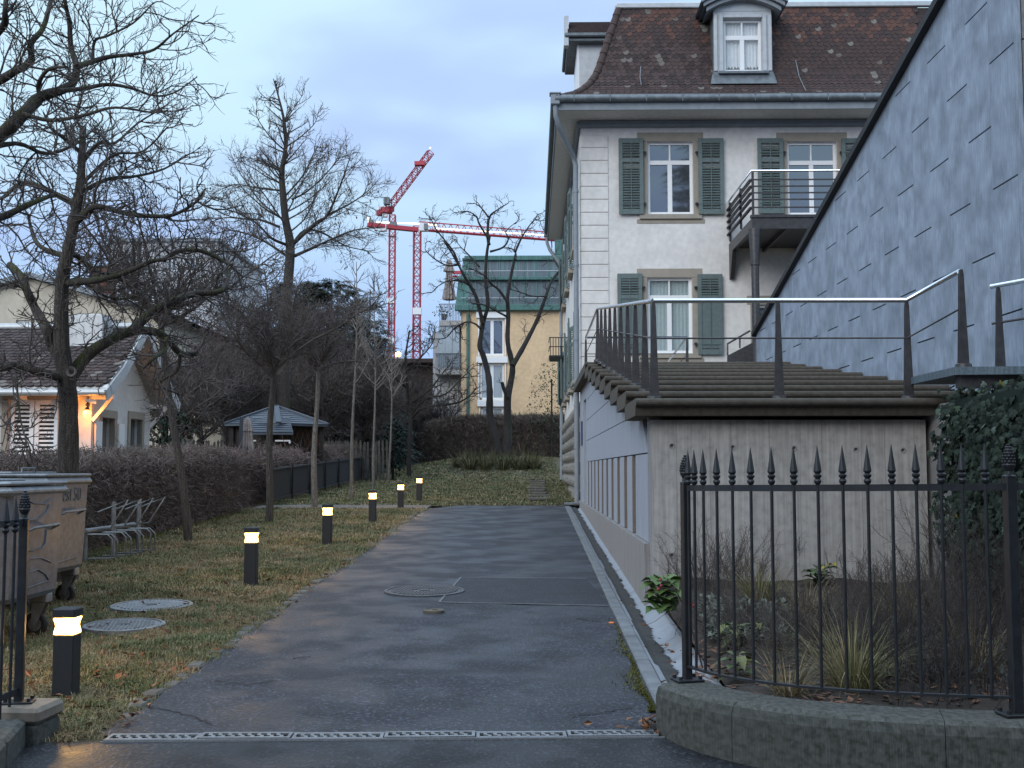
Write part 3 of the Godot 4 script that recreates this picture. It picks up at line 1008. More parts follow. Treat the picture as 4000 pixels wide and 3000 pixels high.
func make_rails() -> void:
	var h := 0.98
	var t := thing("stair_railing", "steel railing with tapered blade posts round the stone stair", "railing", V(2.5, STEP_Y, 11.3))
	var rx := TX + 0.05
	var dd := STEP_D + 0.3
	var corner := V(rx, STEP_Y, dd)
	var x2 := px(3044, 1540, dd).x
	var x3 := px(3550, 1540, dd).x
	for x in [rx, x2, x3]:
		blade_post(t, V(x, STEP_Y + 0.02, dd), h - 0.03, Vector3.RIGHT)
	var end := V(3.83, 2.6, 10.25)
	blade_post(t, end, 0.86, Vector3.RIGHT)
	var side := []
	for k in 10:
		var f := V(rx + 0.02, STEP_Y + k * RISE, dd + k * TREAD * 0.96)
		side.append(f)
		if k: blade_post(t, f + Vector3(0, 0.02, 0), h - 0.03, Vector3.RIGHT)
	var back := V(rx + 0.02, STEP_Y + 9 * RISE, 25.9)
	var back_r := V(3.5, STEP_Y + 9 * RISE, 25.9)
	for k in 4: blade_post(t, back.lerp(back_r, k / 3.0), h - 0.03, Vector3.RIGHT)
	for e in [[h, 0.024, M.stainless, "handrail"], [h * 0.62, 0.009, M.rail_steel, "mid_rail"]]:
		var up := Vector3(0, e[0], 0)
		var r := MB.new()
		r.path([end + Vector3(0.02, e[0] - 0.12 if e[0] > 0.9 else e[0] - 0.08, -0.1 if e[0] > 0.9 else 0.0), V(x3, STEP_Y, dd) + up, corner + up], e[1], 10)
		r.path([corner + up, side[9] + up], e[1], 10)
		r.path([side[9] + up, back + up, back_r + up, V(3.2, STEP_Y + 9 * RISE - 0.45, 27.2) + up], e[1], 10)
		wpart(t, e[3], r, e[2])
	var t2 := thing("ramp_railing", "short steel railing over the metal landing slab", "railing", V(4.6, 2.58, 11.0))
	blade_post(t2, V(4.48, 2.58, 11.05), 0.84, Vector3.RIGHT)
	blade_post(t2, V(5.2, 2.58, 10.4), 0.9, Vector3.RIGHT)
	for e in [[0.86, 0.024, M.stainless, "handrail"], [0.5, 0.012, M.rail_steel, "mid_rail"]]:
		var r := MB.new()
		r.path([V(4.43, 2.58 + e[0], 11.1), V(5.4, 2.58 + e[0] + 0.1, 10.2)], e[1], 10)
		wpart(t2, e[3], r, e[2])


func fence_curve(k: float) -> Vector3:   # plan of the low wall and fence, left end to right, k from 0 to 1
	var p := [V(0.875, 0.5, 6.62), V(1.02, 0.505, 6.28), V(1.32, 0.51, 5.98), V(1.72, 0.515, 5.78), V(2.15, 0.52, 5.66), V(2.62, 0.525, 5.58), V(3.1, 0.53, 5.54), V(3.6, 0.53, 5.52), V(4.2, 0.53, 5.5)]
	var x := clampf(k * 5.0, 0, p.size() - 1)
	var i := mini(int(x), p.size() - 2)
	var a: Vector3 = p[maxi(i - 1, 0)]
	var e: Vector3 = p[mini(i + 2, p.size() - 1)]
	return (p[i] as Vector3).cubic_interpolate(p[i + 1], a, e, x - i)

func spear(m: MB, foot: Vector3, h: float) -> void:
	m.rod(foot, foot + Vector3(0, h - 0.19, 0), 0.0085, 7)
	var s := 1.0
	m.lathe([[0.0085, h - 0.2], [0.017, h - 0.19], [0.02, h - 0.18], [0.017, h - 0.172], [0.012, h - 0.168], [0.02, h - 0.158], [0.021, h - 0.15], [0.013, h - 0.142], [0.019, h - 0.136], [0.021, h - 0.13], [0.001, h]], 10, foot)

func pine_post(t: Node3D, foot: Vector3, h: float, w: float, yaw: float) -> void:
	var b := Basis(Vector3.UP, yaw)
	var m := MB.new()
	m.cbox(foot + Vector3(0, (h - 0.17) * 0.5, 0), Vector3(w, h - 0.17, w), 0.004, b)
	var o := wpart(t, "post", m, M.iron)
	var p := MB.new()
	p.cbox(foot + Vector3(0, 0.008, 0), Vector3(0.16, 0.014, 0.12), 0.003, b)
	for sx in [-1, 1]:
		for sz in [-1, 1]:
			p.lathe([[0.011, 0.0], [0.011, 0.02], [0.0, 0.022]], 6, foot + b * Vector3(0.06 * sx, 0.012, 0.043 * sz))
	wpart(t, "base_plate", p, M.iron)
	var f := MB.new()                                           # pine-cone finial: scales on a cup
	var y := h - 0.18
	f.lathe([[w * 0.5, y], [w * 0.6, y + 0.006], [0.018, y + 0.014], [0.016, y + 0.03], [0.027, y + 0.05], [0.031, y + 0.06], [0.028, y + 0.068]], 16, foot)
	for r in 7:
		var k := r / 6.0
		var rad := 0.026 * cos(k * 1.35) + 0.001
		for j in 10:
			var a := TAU * (j + 0.5 * (r % 2)) / 10.0
			var q := foot + Vector3(cos(a) * rad, y + 0.072 + k * 0.085, sin(a) * rad)
			f.cbox(q, Vector3(0.015, 0.02, 0.009) * (1.0 - 0.45 * k), 0.004, Basis(Vector3.UP, -a + PI / 2).rotated(Vector3(sin(a), 0, -cos(a)), 0.35))
	f.lathe([[0.025, y + 0.068], [0.022, y + 0.11], [0.013, y + 0.145], [0.0, y + 0.162]], 12, foot)
	part(o, "pine_cone_finial", f, M.iron)

func make_fence() -> void:
	# low curved wall of dressed blocks
	var w := thing("kerb_wall", "low curved mossy stone wall carrying the pale-tipped iron fence by planting bed", "wall", fence_curve(0.4) * Vector3(1, 0, 1))
	w.set_meta("label", "low curved mossy stone wall in front of the planting bed")
	var seams := [-0.1, 0.3, 0.72, 1.16, 1.7]
	for s in 4:
		var m := MB.new()
		var steps := 12
		var prev := []
		for i in steps + 1:
			var k: float = lerpf(seams[s] + 0.0007, seams[s + 1] - 0.0007, float(i) / steps)
			var c := fence_curve(k)
			var dir := (fence_curve(k + 0.02) - fence_curve(maxf(k - 0.02, 0.0)))
			if k < 0: c += (fence_curve(0.0) - fence_curve(0.05)).normalized() * -k * 1.4
			dir.y = 0
			dir = dir.normalized()
			var out := Vector3(-dir.z, 0, dir.x)                  # towards the street
			var top := c.y - 0.012
			var ring := [c + out * 0.2 + Vector3(0, -1.0, 0), c + out * 0.2 + Vector3(0, -0.075, 0), c + out * 0.185 + Vector3(0, -0.03, 0), c + out * 0.15 + Vector3(0, -0.012, 0), c - out * 0.11 + Vector3(0, -0.012, 0), c - out * 0.13 + Vector3(0, -0.03, 0), c - out * 0.13 + Vector3(0, -0.6, 0)]
			if prev.size():
				for j in ring.size() - 1:
					m.quad(prev[j], ring[j], ring[j + 1], prev[j + 1])
			if i == 0 or i == steps:
				for j in range(1, ring.size() - 1):
					if i == 0: m.tri(ring[0], ring[j], ring[j + 1])
					else: m.tri(ring[0], ring[j + 1], ring[j])
			prev = ring
		wpart(w, "block", m, M.mossy_stone)
	var f := thing("iron_fence", "curved dark iron fence with spear tips on low mossy wall", "fence", fence_curve(0.4) * Vector3(1, 0, 1))
	pine_post(f, fence_curve(0.0) + Vector3(0, -0.01, 0), 1.29, 0.046, 0.3)
	pine_post(f, fence_curve(0.868) + Vector3(0, -0.01, 0), 1.31, 0.052, 0.12)
	var n := 17
	var ts := [0.03, 0.075, 0.125, 0.185, 0.243, 0.3, 0.357, 0.414, 0.47, 0.525, 0.578, 0.63, 0.681, 0.733, 0.776, 0.822, 0.92, 0.97, 1.02, 1.07]
	for k in ts:
		var m := MB.new()
		var p := fence_curve(k)
		spear(m, p + Vector3(0, 0.065, 0), 1.225)
		wpart(f, "bar", m, M.iron)
	for e in [[1.075, 0.034, 0.011], [0.075, 0.012, 0.03]]:
		var r := MB.new()
		var q := fence_curve(0.0)
		for i in 48:
			var k := fence_curve((i + 1) / 44.0)
			var up := Vector3(0, e[0], 0)
			r.bar(q + up, k + up, e[2], e[1])
			q = k
		wpart(f, "rail", r, M.iron)
	# left gate pier and fence stub
	var lw := thing("gate_pier_wall", "low mossy stone wall stub behind the lit bollard at the street", "wall", V(-2.8, 0.1, 6.3))
	var cap := MB.new()
	cap.cbox(V(-2.86, 0.36, 6.39), Vector3(0.46, 0.085, 0.32), 0.02, Basis(Vector3.UP, -0.05))
	wpart(lw, "cap", cap, M.cap_stone)
	var bd := MB.new()
	bd.cbox(V(-2.86, 0.15, 6.39), Vector3(0.43, 0.33, 0.29), 0.015, Basis(Vector3.UP, -0.05))
	wpart(lw, "pier", bd, M.mossy_stone)
	for i in 3:
		var arm := MB.new()
		arm.cbox(V(-2.84 + 0.12 * i, 0.13, 5.97 - 0.5 * i), Vector3(0.38, 0.44, 0.505), 0.02, Basis(Vector3.UP, 0.235))
		wpart(lw, "coping", arm, M.mossy_stone)
	var lf := thing("gate_fence", "dark iron fence stub with pine-cone post beside waste container", "fence", V(-2.8, 0.4, 6.3))
	pine_post(lf, V(-2.82, 0.4, 6.39), 1.18, 0.046, 0.2)
	var fp := []
	for i in 8: fp.append(V(-2.82, 0, 6.39 - 0.112 * i))
	for i in range(1, 8):
		var m := MB.new()
		spear(m, fp[i] + Vector3(0, 0.36, 0), 1.175)
		wpart(lf, "bar", m, M.iron)
	for y in [1.39, 0.47]:
		var r := MB.new()
		for i in 7: r.bar(fp[i] + Vector3(0, y, 0), fp[i + 1] + Vector3(0, y, 0), 0.011, 0.034)
		wpart(lf, "rail", r, M.iron)


const HD := 27.6                        # front of the villa
const HX := 1.2                         # its left side

func window_unit(h: Node3D, o: Vector3, w: float, ht: float, b: Basis, glass: Array, cross := 0.72, curtain: Material = null) -> void:
	# o: lower left corner of the opening on the wall face; b: x along the wall, z outwards
	var win := Node3D.new()
	win.name = "window"
	h.add_child(win, true)
	win.position = -h.position
	var P := func(x, y, z): return o + b * Vector3(x, y, z)
	var f := MB.new()
	var z := -0.1
	var ty := ht * cross
	for r in [[0.0, 0.0, 0.07, ht], [w - 0.07, 0.0, w, ht], [0.07, 0.0, w - 0.07, 0.08], [0.07, ht - 0.06, w - 0.07, ht], [0.07, ty - 0.05, w - 0.07, ty + 0.06], [w * 0.5 - 0.055, 0.08, w * 0.5 + 0.055, ty - 0.05], [w * 0.5 - 0.02, ty + 0.06, w * 0.5 + 0.02, ht - 0.06]]:
		f.cbox(P.call((r[0] + r[2]) * 0.5, (r[1] + r[3]) * 0.5, z - 0.03), Vector3(r[2] - r[0], r[3] - r[1], 0.06), 0.006, b)
	part(win, "frame", f, M.frame_white)
	var k := 0
	for r in [[0.07, 0.08, w * 0.5 - 0.055, ty - 0.05], [w * 0.5 + 0.055, 0.08, w - 0.07, ty - 0.05], [0.07, ty + 0.06, w * 0.5 - 0.02, ht - 0.06], [w * 0.5 + 0.02, ty + 0.06, w - 0.07, ht - 0.06]]:
		var g := MB.new()
		g.quad(P.call(r[0] - 0.01, r[1] - 0.01, z - 0.035), P.call(r[2] + 0.01, r[1] - 0.01, z - 0.035), P.call(r[2] + 0.01, r[3] + 0.01, z - 0.035), P.call(r[0] - 0.01, r[3] + 0.01, z - 0.035))
		part(win, "pane", g, glass[k % glass.size()])
		k += 1
	if curtain:
		var c := MB.new()
		var n := 24
		for i in n:
			var x0 := w * i / n
			var x1 := w * (i + 1) / n
			c.quad(P.call(x0, 0.0, z - 0.13 + 0.02 * (i % 2)), P.call(x1, 0.0, z - 0.13 + 0.02 * ((i + 1) % 2)), P.call(x1, ht, z - 0.13 + 0.02 * ((i + 1) % 2)), P.call(x0, ht, z - 0.13 + 0.02 * (i % 2)))
		part(win, "curtain", c, curtain)

func surround(h: Node3D, o: Vector3, w: float, ht: float, b: Basis) -> void:
	var P := func(x, y, z): return o + b * Vector3(x, y, z)
	for r in [[-0.25, ht + 0.002, w + 0.25, ht + 0.22, "lintel", 0.012], [-0.17, 0.002, -0.002, ht - 0.002, "jamb", 0.01], [w + 0.002, 0.002, w + 0.17, ht - 0.002, "jamb", 0.01], [-0.27, -0.22, w + 0.27, -0.12, "apron", 0.016], [-0.2, -0.118, w + 0.2, -0.002, "window_sill", 0.07]]:
		var m := MB.new()
		m.cbox(P.call((r[0] + r[2]) * 0.5, (r[1] + r[3]) * 0.5, r[5] - 0.09), Vector3(r[2] - r[0], r[3] - r[1], 0.18), 0.006, b)
		wpart(h, r[4], m, M.sandstone)

func shutter(h: Node3D, o: Vector3, w: float, ht: float, b: Basis, half_closed := false) -> void:
	# o: lower left corner in front of the wall; louvres in a frame
	var s := Node3D.new()
	s.name = "shutter"
	h.add_child(s, true)
	s.position = -h.position
	var P := func(x, y, z): return o + b * Vector3(x, y, z)
	var f := MB.new()
	var st := 0.095
	var my := ht * 0.71
	for r in [[0.0, 0.0, st, ht], [w - st, 0.0, w, ht], [st, 0.0, w - st, 0.13], [st, ht - 0.12, w - st, ht], [st, my - 0.05, w - st, my + 0.05]]:
		f.cbox(P.call((r[0] + r[2]) * 0.5, (r[1] + r[3]) * 0.5, 0.02), Vector3(r[2] - r[0], r[3] - r[1], 0.04), 0.005, b)
	f.box(P.call(w * 0.5, ht * 0.5, 0.046), Vector3(0.018, ht - 0.2, 0.012), b)
	if half_closed:
		f.box(P.call(w * 0.5, (0.13 + my) * 0.5, 0.012), Vector3(w - 2 * st, my - 0.18, 0.02), b)
	part(s, "frame", f, M.shutter)
	var sm := MB.new()
	sm.box(Vector3.ZERO, Vector3(w - 2 * st, 0.058, 0.01), Basis(Vector3.RIGHT, -0.75))
	var me := sm.mesh()
	var y := 0.175 if not half_closed else my + 0.09
	while y < ht - 0.14:
		if absf(y - my) > 0.085:
			var sl := part(s, "slat", me, M.shutter)
			sl.transform = Transform3D(b, P.call(w * 0.5, y, 0.018))
		y += 0.064
	var hg := MB.new()
	for yy in [0.25, ht - 0.35]:
		hg.cbox(P.call(w * 0.5 + 0.0, yy, 0.045), Vector3(w * 0.9, 0.016, 0.008), 0.002, b)
	part(s, "strap", hg, M.shutter)

func make_villa() -> void:
	var h := thing("villa", "white villa with brown mansard roof and green louvred shutters", "house", V(HX, 0.6, HD))
	var b := Basis.IDENTITY
	var ww := 11.0
	var wh := 10.2
	var o := V(HX, 0.4, HD)
	# front openings, measured on the facade plane
	var wins := []
	for r in [[2531, 552, 2706, 838], [3078, 552, 3268, 840], [2531, 1084, 2703, 1381]]:
		var lo := px(r[0], r[3], HD)
		var hi := px(r[2], r[1], HD)
		wins.append(Rect2(lo.x - o.x, lo.y - o.y, hi.x - lo.x, hi.y - lo.y))
	var dl := px(2962, 1420, HD)
	var dh := px(3150, 1190, HD)
	wins.append(Rect2(dl.x - o.x, dl.y - o.y - 0.8, dh.x - dl.x, dh.y - dl.y + 0.8))
	var m := MB.new()
	m.holed(ww, wh, 0.35, wins, o, b)
	wpart(h, "wall", m, M.render_white)
	# left side wall with its own windows, seen almost edge-on
	var lb := Basis(Vector3(0, 0, 1), Vector3.UP, Vector3(-1, 0, 0))
	var lo2 := V(HX, 0.4, HD + 14.6)
	var lwins := []
	for fl in [[3.6, 1.75], [7.05, 1.85]]:
		for x in [1.6, 5.1, 8.6, 12.0]:
			lwins.append(Rect2(x - 0.5, fl[0], 1.05, fl[1]))
	var lm := MB.new()
	lm.holed(14.248, wh, 0.35, lwins, lo2, lb)
	wpart(h, "wall", lm, M.render_white)
	var rest := MB.new()                                        # far walls, attic floor and inner partitions close the body
	rest.box(V(HX + ww - 0.17, 5.5, HD + 7.3), Vector3(0.33, 10.2, 13.8)); rest.box(V(HX + ww * 0.5, 5.5, HD + 14.4), Vector3(ww - 0.8, 10.2, 0.33))
	rest.box(V(HX + ww * 0.5, 10.45, HD + 7.3), Vector3(ww - 0.75, 0.2, 13.8)); rest.box(V(HX + ww * 0.5, 6.6, HD + 7.3), Vector3(ww - 0.75, 0.2, 13.8))
	rest.box(V(HX + 5.2, 5.5, HD + 7.3), Vector3(0.1, 9.6, 13.6)); rest.box(V(HX + ww * 0.5, 5.5, HD + 4.0), Vector3(ww - 0.8, 9.6, 0.1))
	wpart(h, "inner_walls", rest, M.inner_plaster)
	window_unit(h, o + Vector3(wins[0].position.x, wins[0].position.y, 0), wins[0].size.x, wins[0].size.y, b, [M.mirror_pane])
	window_unit(h, o + Vector3(wins[1].position.x, wins[1].position.y, 0), wins[1].size.x, wins[1].size.y, b, [M.mirror_pane])
	window_unit(h, o + Vector3(wins[2].position.x, wins[2].position.y, 0), wins[2].size.x, wins[2].size.y, b, [M.pane], 0.74, M.curtain)
	window_unit(h, o + Vector3(wins[3].position.x, wins[3].position.y, 0), wins[3].size.x, wins[3].size.y, b, [M.mirror_pane])
	for k in 4:
		surround(h, o + Vector3(wins[k].position.x, wins[k].position.y, 0), wins[k].size.x, wins[k].size.y, b)
	for r in [[2418, 541, 2512, 838, false], [2730, 541, 2825, 838, false], [2962, 541, 3058, 835, false], [3292, 541, 3390, 835, false], [2413, 1069, 2508, 1384, true], [2728, 1071, 2821, 1386, true]]:
		var q0 := px(r[0], r[3], HD - 0.06)
		var q1 := px(r[2], r[1], HD - 0.06)
		shutter(h, q0, q1.x - q0.x, q1.y - q0.y, b, r[4])
	var hk := MB.new()
	for q in [[2518, 595], [2722, 595], [2518, 795], [2722, 795], [2514, 1122], [2718, 1122], [2718, 1342], [3064, 595], [3286, 595]]:
		hk.cbox(px(q[0], q[1], HD - 0.05), Vector3(0.07, 0.045, 0.07), 0.008)
		hk.box(px(q[0], q[1] + 8, HD - 0.07), Vector3(0.02, 0.06, 0.03))
	wpart(h, "shutter_hook", hk, M.iron)
	var i := 0
	for r in lwins:
		var oo: Vector3 = lo2 + lb * Vector3(r.position.x, r.position.y, 0)
		window_unit(h, oo, r.size.x, r.size.y, lb, [M.mirror_pane])
		for sd in [-1, 1]:
			var ang: float = 0.12 * sd
			var bb := lb.rotated(Vector3.UP, ang + 0.03 * i)
			shutter(h, oo + lb * Vector3(r.size.x + 0.05 if sd > 0 else -0.68, 0, 0.07 + (0.1 if sd < 0 else 0.02)), 0.6, r.size.y, bb)
		var sl := MB.new()
		sl.cbox(oo + lb * Vector3(r.size.x * 0.5, -0.06, 0.05), Vector3(1.4, 0.12, 0.2), 0.01, lb)
		wpart(h, "window_sill", sl, M.sandstone)
		i += 1
	# quoins: grooved blocks at the corner
	var qy0 := px(2270, 1420, HD).y
	var qm := MB.new()
	var qh := 52.1 / 163.0
	qm.cbox(Vector3.ZERO, Vector3(0.665, qh - 0.018, 0.03), 0.008)
	var qmesh := qm.mesh()
	var qn := MB.new()
	qn.cbox(Vector3.ZERO, Vector3(0.03, qh - 0.018, 0.62), 0.008)
	var qnm := qn.mesh()
	for k in 18:
		var y := qy0 + qh * k
		if y > 9.95: break
		wpart(h, "quoin_block", qmesh, M.quoin_white).position += V(HX + 0.33, y, HD - 0.01)
		wpart(h, "quoin_block", qnm, M.quoin_white).position += V(HX - 0.01, y, HD + 0.34)
	# rusticated stone base on the left side
	rng.seed = 8
	var stones := []
	for k in 4:
		var s := MB.new()                                       # pillowed block
		var n := 5
		var g := []
		var fn := FastNoiseLite.new()
		fn.seed = k; fn.frequency = 2.5
		for yy in n + 1:
			for xx in n + 1:
				var a := Vector2(xx / float(n), yy / float(n))
				var bulge := pow(sin(PI * a.x) * sin(PI * a.y), 0.45) if xx % n and yy % n else 0.0
				g.append(Vector3(a.x - 0.5, a.y - 0.5, 0.0) * Vector3(0.93, 0.92, 1) + Vector3(0, 0, bulge * (0.09 + 0.05 * fn.get_noise_2d(a.x * 3, a.y * 3))))
		for yy in n:
			for xx in n:
				var e := yy * (n + 1) + xx
				s.quad(g[e], g[e + 1], g[e + n + 2], g[e + n + 1])
		stones.append(s.mesh())
	for row in 7:
		var d := 27.55 + (0.3 if row % 2 else 0.0)
		var y := gy(1, 28) - 0.05 + row * 0.36
		var k := 0
		while d < 41.5:
			var len := 0.75 + 0.2 * rng.randf()
			var st := wpart(h, "stone_block", stones[rng.randi() % 4], M.rough_stone)
			st.transform = Transform3D(lb.scaled_local(Vector3(len, 0.36, 1.0)), V(HX - 0.04, y + 0.18, d + len * 0.5) - h.position)
			d += len
			k += 1
	for row in 7:
		var st := wpart(h, "stone_block", stones[row % 4], M.rough_stone)
		st.transform = Transform3D(b.scaled_local(Vector3(0.5, 0.36, 1.0)), V(HX + 0.25, gy(1, 28) + 0.13 + row * 0.36, HD - 0.04) - h.position)
	# eaves
	var sof := MB.new()
	sof.box(V(HX + 5.0, 10.18, HD - 0.45), Vector3(11.2, 0.05, 0.9))
	sof.box(V(HX - 0.28, 10.18, HD + 7.25), Vector3(0.6, 0.05, 14.5))
	wpart(h, "soffit", sof, M.soffit)
	var cor := MB.new()
	cor.cbox(V(HX + 5.3, 10.07, HD - 0.045), Vector3(10.7, 0.17, 0.1), 0.02); cor.cbox(V(HX + 5.3, 10.03, HD - 0.1), Vector3(10.8, 0.05, 0.07), 0.01)
	cor.cbox(V(HX - 0.05, 10.07, HD + 7.3), Vector3(0.1, 0.17, 14.6), 0.02)
	wpart(h, "cornice", cor, M.grey_trim)
	var fas := MB.new()
	fas.cbox(V(HX + 5.0, 10.24, HD - 0.92), Vector3(11.25, 0.2, 0.04), 0.005)
	fas.cbox(V(HX - 0.6, 10.24, HD + 6.8), Vector3(0.04, 0.2, 15.4), 0.005)
	wpart(h, "fascia", fas, M.grey_trim)
	var gut := MB.new()
	for e in [[V(0.56, 10.4, HD - 1.0), V(12.0, 10.4, HD - 1.0)], [V(0.54, 10.4, HD - 0.95), V(0.54, 10.4, HD + 14.6)]]:
		gut.rod(e[0], e[1], 0.085, 12)
		gut.rod(e[0] + Vector3(0, 0.085, 0.0), e[1] + Vector3(0, 0.085, 0.0), 0.014, 6)
	wpart(h, "gutter", gut, M.zinc_dark)
	for k in 12:
		var br := MB.new()
		br.cbox(V(1.0 + k * 0.85, 10.4, HD - 1.0), Vector3(0.02, 0.19, 0.19), 0.006)
		wpart(h, "gutter_bracket", br, M.zinc_dark)
	# rainwater pipe with hopper and swan neck at the near corner, another at the far one
	for e in [[HD - 0.95, HD - 0.08, 0.0], [HD + 14.4, HD + 14.2, -0.0]]:
		var dp := MB.new()
		dp.cbox(V(0.56, 10.38, e[0]), Vector3(0.22, 0.26, 0.22), 0.02)
		dp.cbox(V(0.56, 10.52, e[0]), Vector3(0.27, 0.04, 0.27), 0.01)
		dp.path([V(0.56, 10.25, e[0]), V(0.57, 10.0, e[0]), V(0.66, 9.75, lerpf(e[0], e[1], 0.15)), V(1.0, 9.25, lerpf(e[0], e[1], 0.85)), V(1.07, 9.05, e[1]), V(1.07, 0.75, e[1])], 0.06, 10)
		for y in [8.4, 6.6, 4.8, 3.2, 2.2, 1.3]:
			dp.lathe([[0.061, -0.03], [0.072, -0.03], [0.072, 0.03], [0.061, 0.03]], 12, V(1.07, y, e[1]))
		wpart(h, "rainwater_pipe", dp, M.grey_trim)
	# window boxes and small iron balcony along the side
	var ib := MB.new()
	for k in 7:
		ib.rod(V(HX - 0.05 - 0.09 * k, 5.4, HD + 10.0), V(HX - 0.05 - 0.09 * k, 6.0, HD + 10.0), 0.012, 4)
	for y in [5.4, 5.7, 6.0]:
		ib.rod(V(HX, y, HD + 10.0), V(HX - 0.62, y, HD + 10.0), 0.015, 4); ib.rod(V(HX - 0.62, y, HD + 10.0), V(HX - 0.62, y, HD + 11.6), 0.015, 4)
	ib.box(V(HX - 0.3, 5.38, HD + 10.8), Vector3(0.6, 0.06, 1.6))
	wpart(h, "iron_balcony", ib, M.iron)
	make_villa_roof(h)
	make_dormers(h)
	make_balcony(h)

func roof_profile() -> Array:
	return [Vector2(-0.05, 10.42), Vector2(0.3, 10.57), Vector2(0.55, 10.74), Vector2(0.745, 10.94), Vector2(0.9, 11.16), Vector2(1.017, 11.4), Vector2(1.1, 11.65), Vector2(1.175, 11.9), Vector2(1.334, 12.41), Vector2(1.543, 13.06), Vector2(1.6, 13.24)]

func prof_at(s: float) -> Array:   # [offset, height, outward normal as (offset, height)] at arc length s
	var p := roof_profile()
	for i in p.size() - 1:
		var l: float = p[i].distance_to(p[i + 1])
		if s <= l or i == p.size() - 2:
			var q: Vector2 = p[i].lerp(p[i + 1], s / l)
			var t: Vector2 = (p[i + 1] - p[i]).normalized()
			return [q, Vector2(-t.y, t.x), t]
		s -= l
	return []

func make_villa_roof(h: Node3D) -> void:
	var ex := 0.6                                               # left eave
	var ed := 26.65                                             # front eave
	var p := roof_profile()
	var deck := MB.new()
	for i in p.size() - 1:
		var a: Vector2 = p[i]; var e: Vector2 = p[i + 1]
		deck.quad(V(ex + a.x, a.y - 0.03, ed + a.x), V(12.0, a.y - 0.03, ed + a.x), V(12.0, e.y - 0.03, ed + e.x), V(ex + e.x, e.y - 0.03, ed + e.x))
		deck.quad(V(ex + a.x, a.y - 0.03, 42.5 - a.x), V(ex + a.x, a.y - 0.03, ed + a.x), V(ex + e.x, e.y - 0.03, ed + e.x), V(ex + e.x, e.y - 0.03, 42.5 - e.x))
	deck.quad(V(ex + 1.6, 13.2, ed + 1.6), V(12, 13.2, ed + 1.6), V(12, 15.0, 34.5), V(ex + 1.6, 15.0, 34.5))
	var rf := wpart(h, "roof", deck, M.tile_dark)
	var band := MB.new()
	band.cbox(V(7.1, 13.3, ed + 1.58), Vector3(9.9, 0.14, 0.12), 0.02)
	band.cbox(V(ex + 1.57, 13.3, 35), Vector3(0.12, 0.14, 13.4), 0.02)
	wpart(rf, "ridge_flashing", band, M.zinc)
	# pointed plain tiles
	var tm := MB.new()
	tm.prism(PackedVector2Array([Vector2(-0.072, 0.13), Vector2(-0.072, -0.03), Vector2(-0.035, -0.07), Vector2(0.0, -0.085), Vector2(0.035, -0.07), Vector2(0.072, -0.03), Vector2(0.072, 0.13)]), 0.014)
	var tile := tm.mesh()
	rng.seed = 15
	var lich := FastNoiseLite.new()
	lich.seed = 4; lich.frequency = 0.9
	var total := 0.0
	for i in p.size() - 1: total += p[i].distance_to(p[i + 1])
	var rest := []
	var tints := []
	var built := 0
	var row := 0
	var s := 0.06
	var hold := Node3D.new()
	while s < total - 0.02:
		var q := prof_at(s)
		var at: Vector2 = q[0]
		var nr: Vector2 = q[1]
		var t: Vector2 = q[2]
		var yv := Vector3(0, t.y, -t.x)
		var zv := Vector3(0, nr.y, -nr.x)
		if zv.y < 0: zv = -zv
		var bs := Basis(yv.cross(zv).normalized(), yv, zv).rotated(Vector3.RIGHT, 0.0)
		var x := ex + at.x + 0.1 + (0.074 if row % 2 else 0.0)
		while x < 9.6:
			var l := lich.get_noise_2d(x * 1.6, s * 2.2) * 0.6 + rng.randf_range(-0.55, 0.36)
			var xf := Transform3D(bs.rotated(yv, rng.randf_range(-0.04, 0.04)).rotated(bs.x, -0.07 + rng.randf_range(-0.025, 0.025)), V(x, at.y, ed + at.x) + zv * 0.012)
			var red := s / total + rng.randf_range(-0.4, 0.2)
			if built < 300 and row >= 8 and x < 5.0 and s < total:
				var mt: Material = M.tile_lichen if l > 0.42 else (M.tile_red if red > 0.82 else (M.tile_dark if rng.randf() < 0.4 else M.tile_brown))
				var o := part(rf, "tile", tile, mt)
				o.transform = Transform3D(xf.basis, xf.origin)
				built += 1
			else:
				rest.append(xf)
				var c := Color(0.105, 0.06, 0.052).lerp(Color(0.07, 0.046, 0.043), rng.randf())
				if red > 0.82: c = Color(0.17, 0.08, 0.06)
				if l > 0.42: c = Color(0.16, 0.12, 0.1).lerp(Color(0.32, 0.3, 0.26), rng.randf())
				tints.append(c)
			x += 0.148
		# left slope, seen from the edge
		var y2 := Vector3(t.x, t.y, 0)
		var z2 := Vector3(nr.x, nr.y, 0)
		if z2.y < 0: z2 = -z2
		var b2 := Basis(y2.cross(z2).normalized(), y2, z2)
		var d := ed + at.x + 0.1
		while d < 34.0:
			rest.append(Transform3D(b2, V(ex + at.x, at.y, d) + z2 * 0.012)); tints.append(Color(0.09, 0.055, 0.05))
			d += 0.148
		s += 0.112
		row += 1
	var mm := many(rf, "tiles", tile, M.tile_vc, rest, tints)
	mm.position = Vector3.ZERO
	# hip caps
	var hs := 0.0
	var k := 0
	while hs < total:
		var a: Vector2 = prof_at(hs)[0]
		var e: Vector2 = prof_at(minf(hs + 0.33, total))[0]
		var c := MB.new()
		c.rod(V(ex + a.x, a.y + 0.0, ed + a.x), V(ex + e.x, e.y + 0.0, ed + e.x), 0.1, 10, 0.082)
		wpart(rf, "hip_cap", c, M.tile_brown)
		hs += 0.29
		k += 1
	# lightning conductors
	for u in [[2503, 260, 2500, 300, 2505, 332], [3108, 235, 3122, 300, 3148, 355]]:
		var lc := MB.new()
		lc.path([px(u[0], u[1], 27.55), px(u[2], u[3], 27.4), px(u[4], u[5], 26.9)], 0.012, 5)
		wpart(rf, "lightning_rod", lc, M.galv)

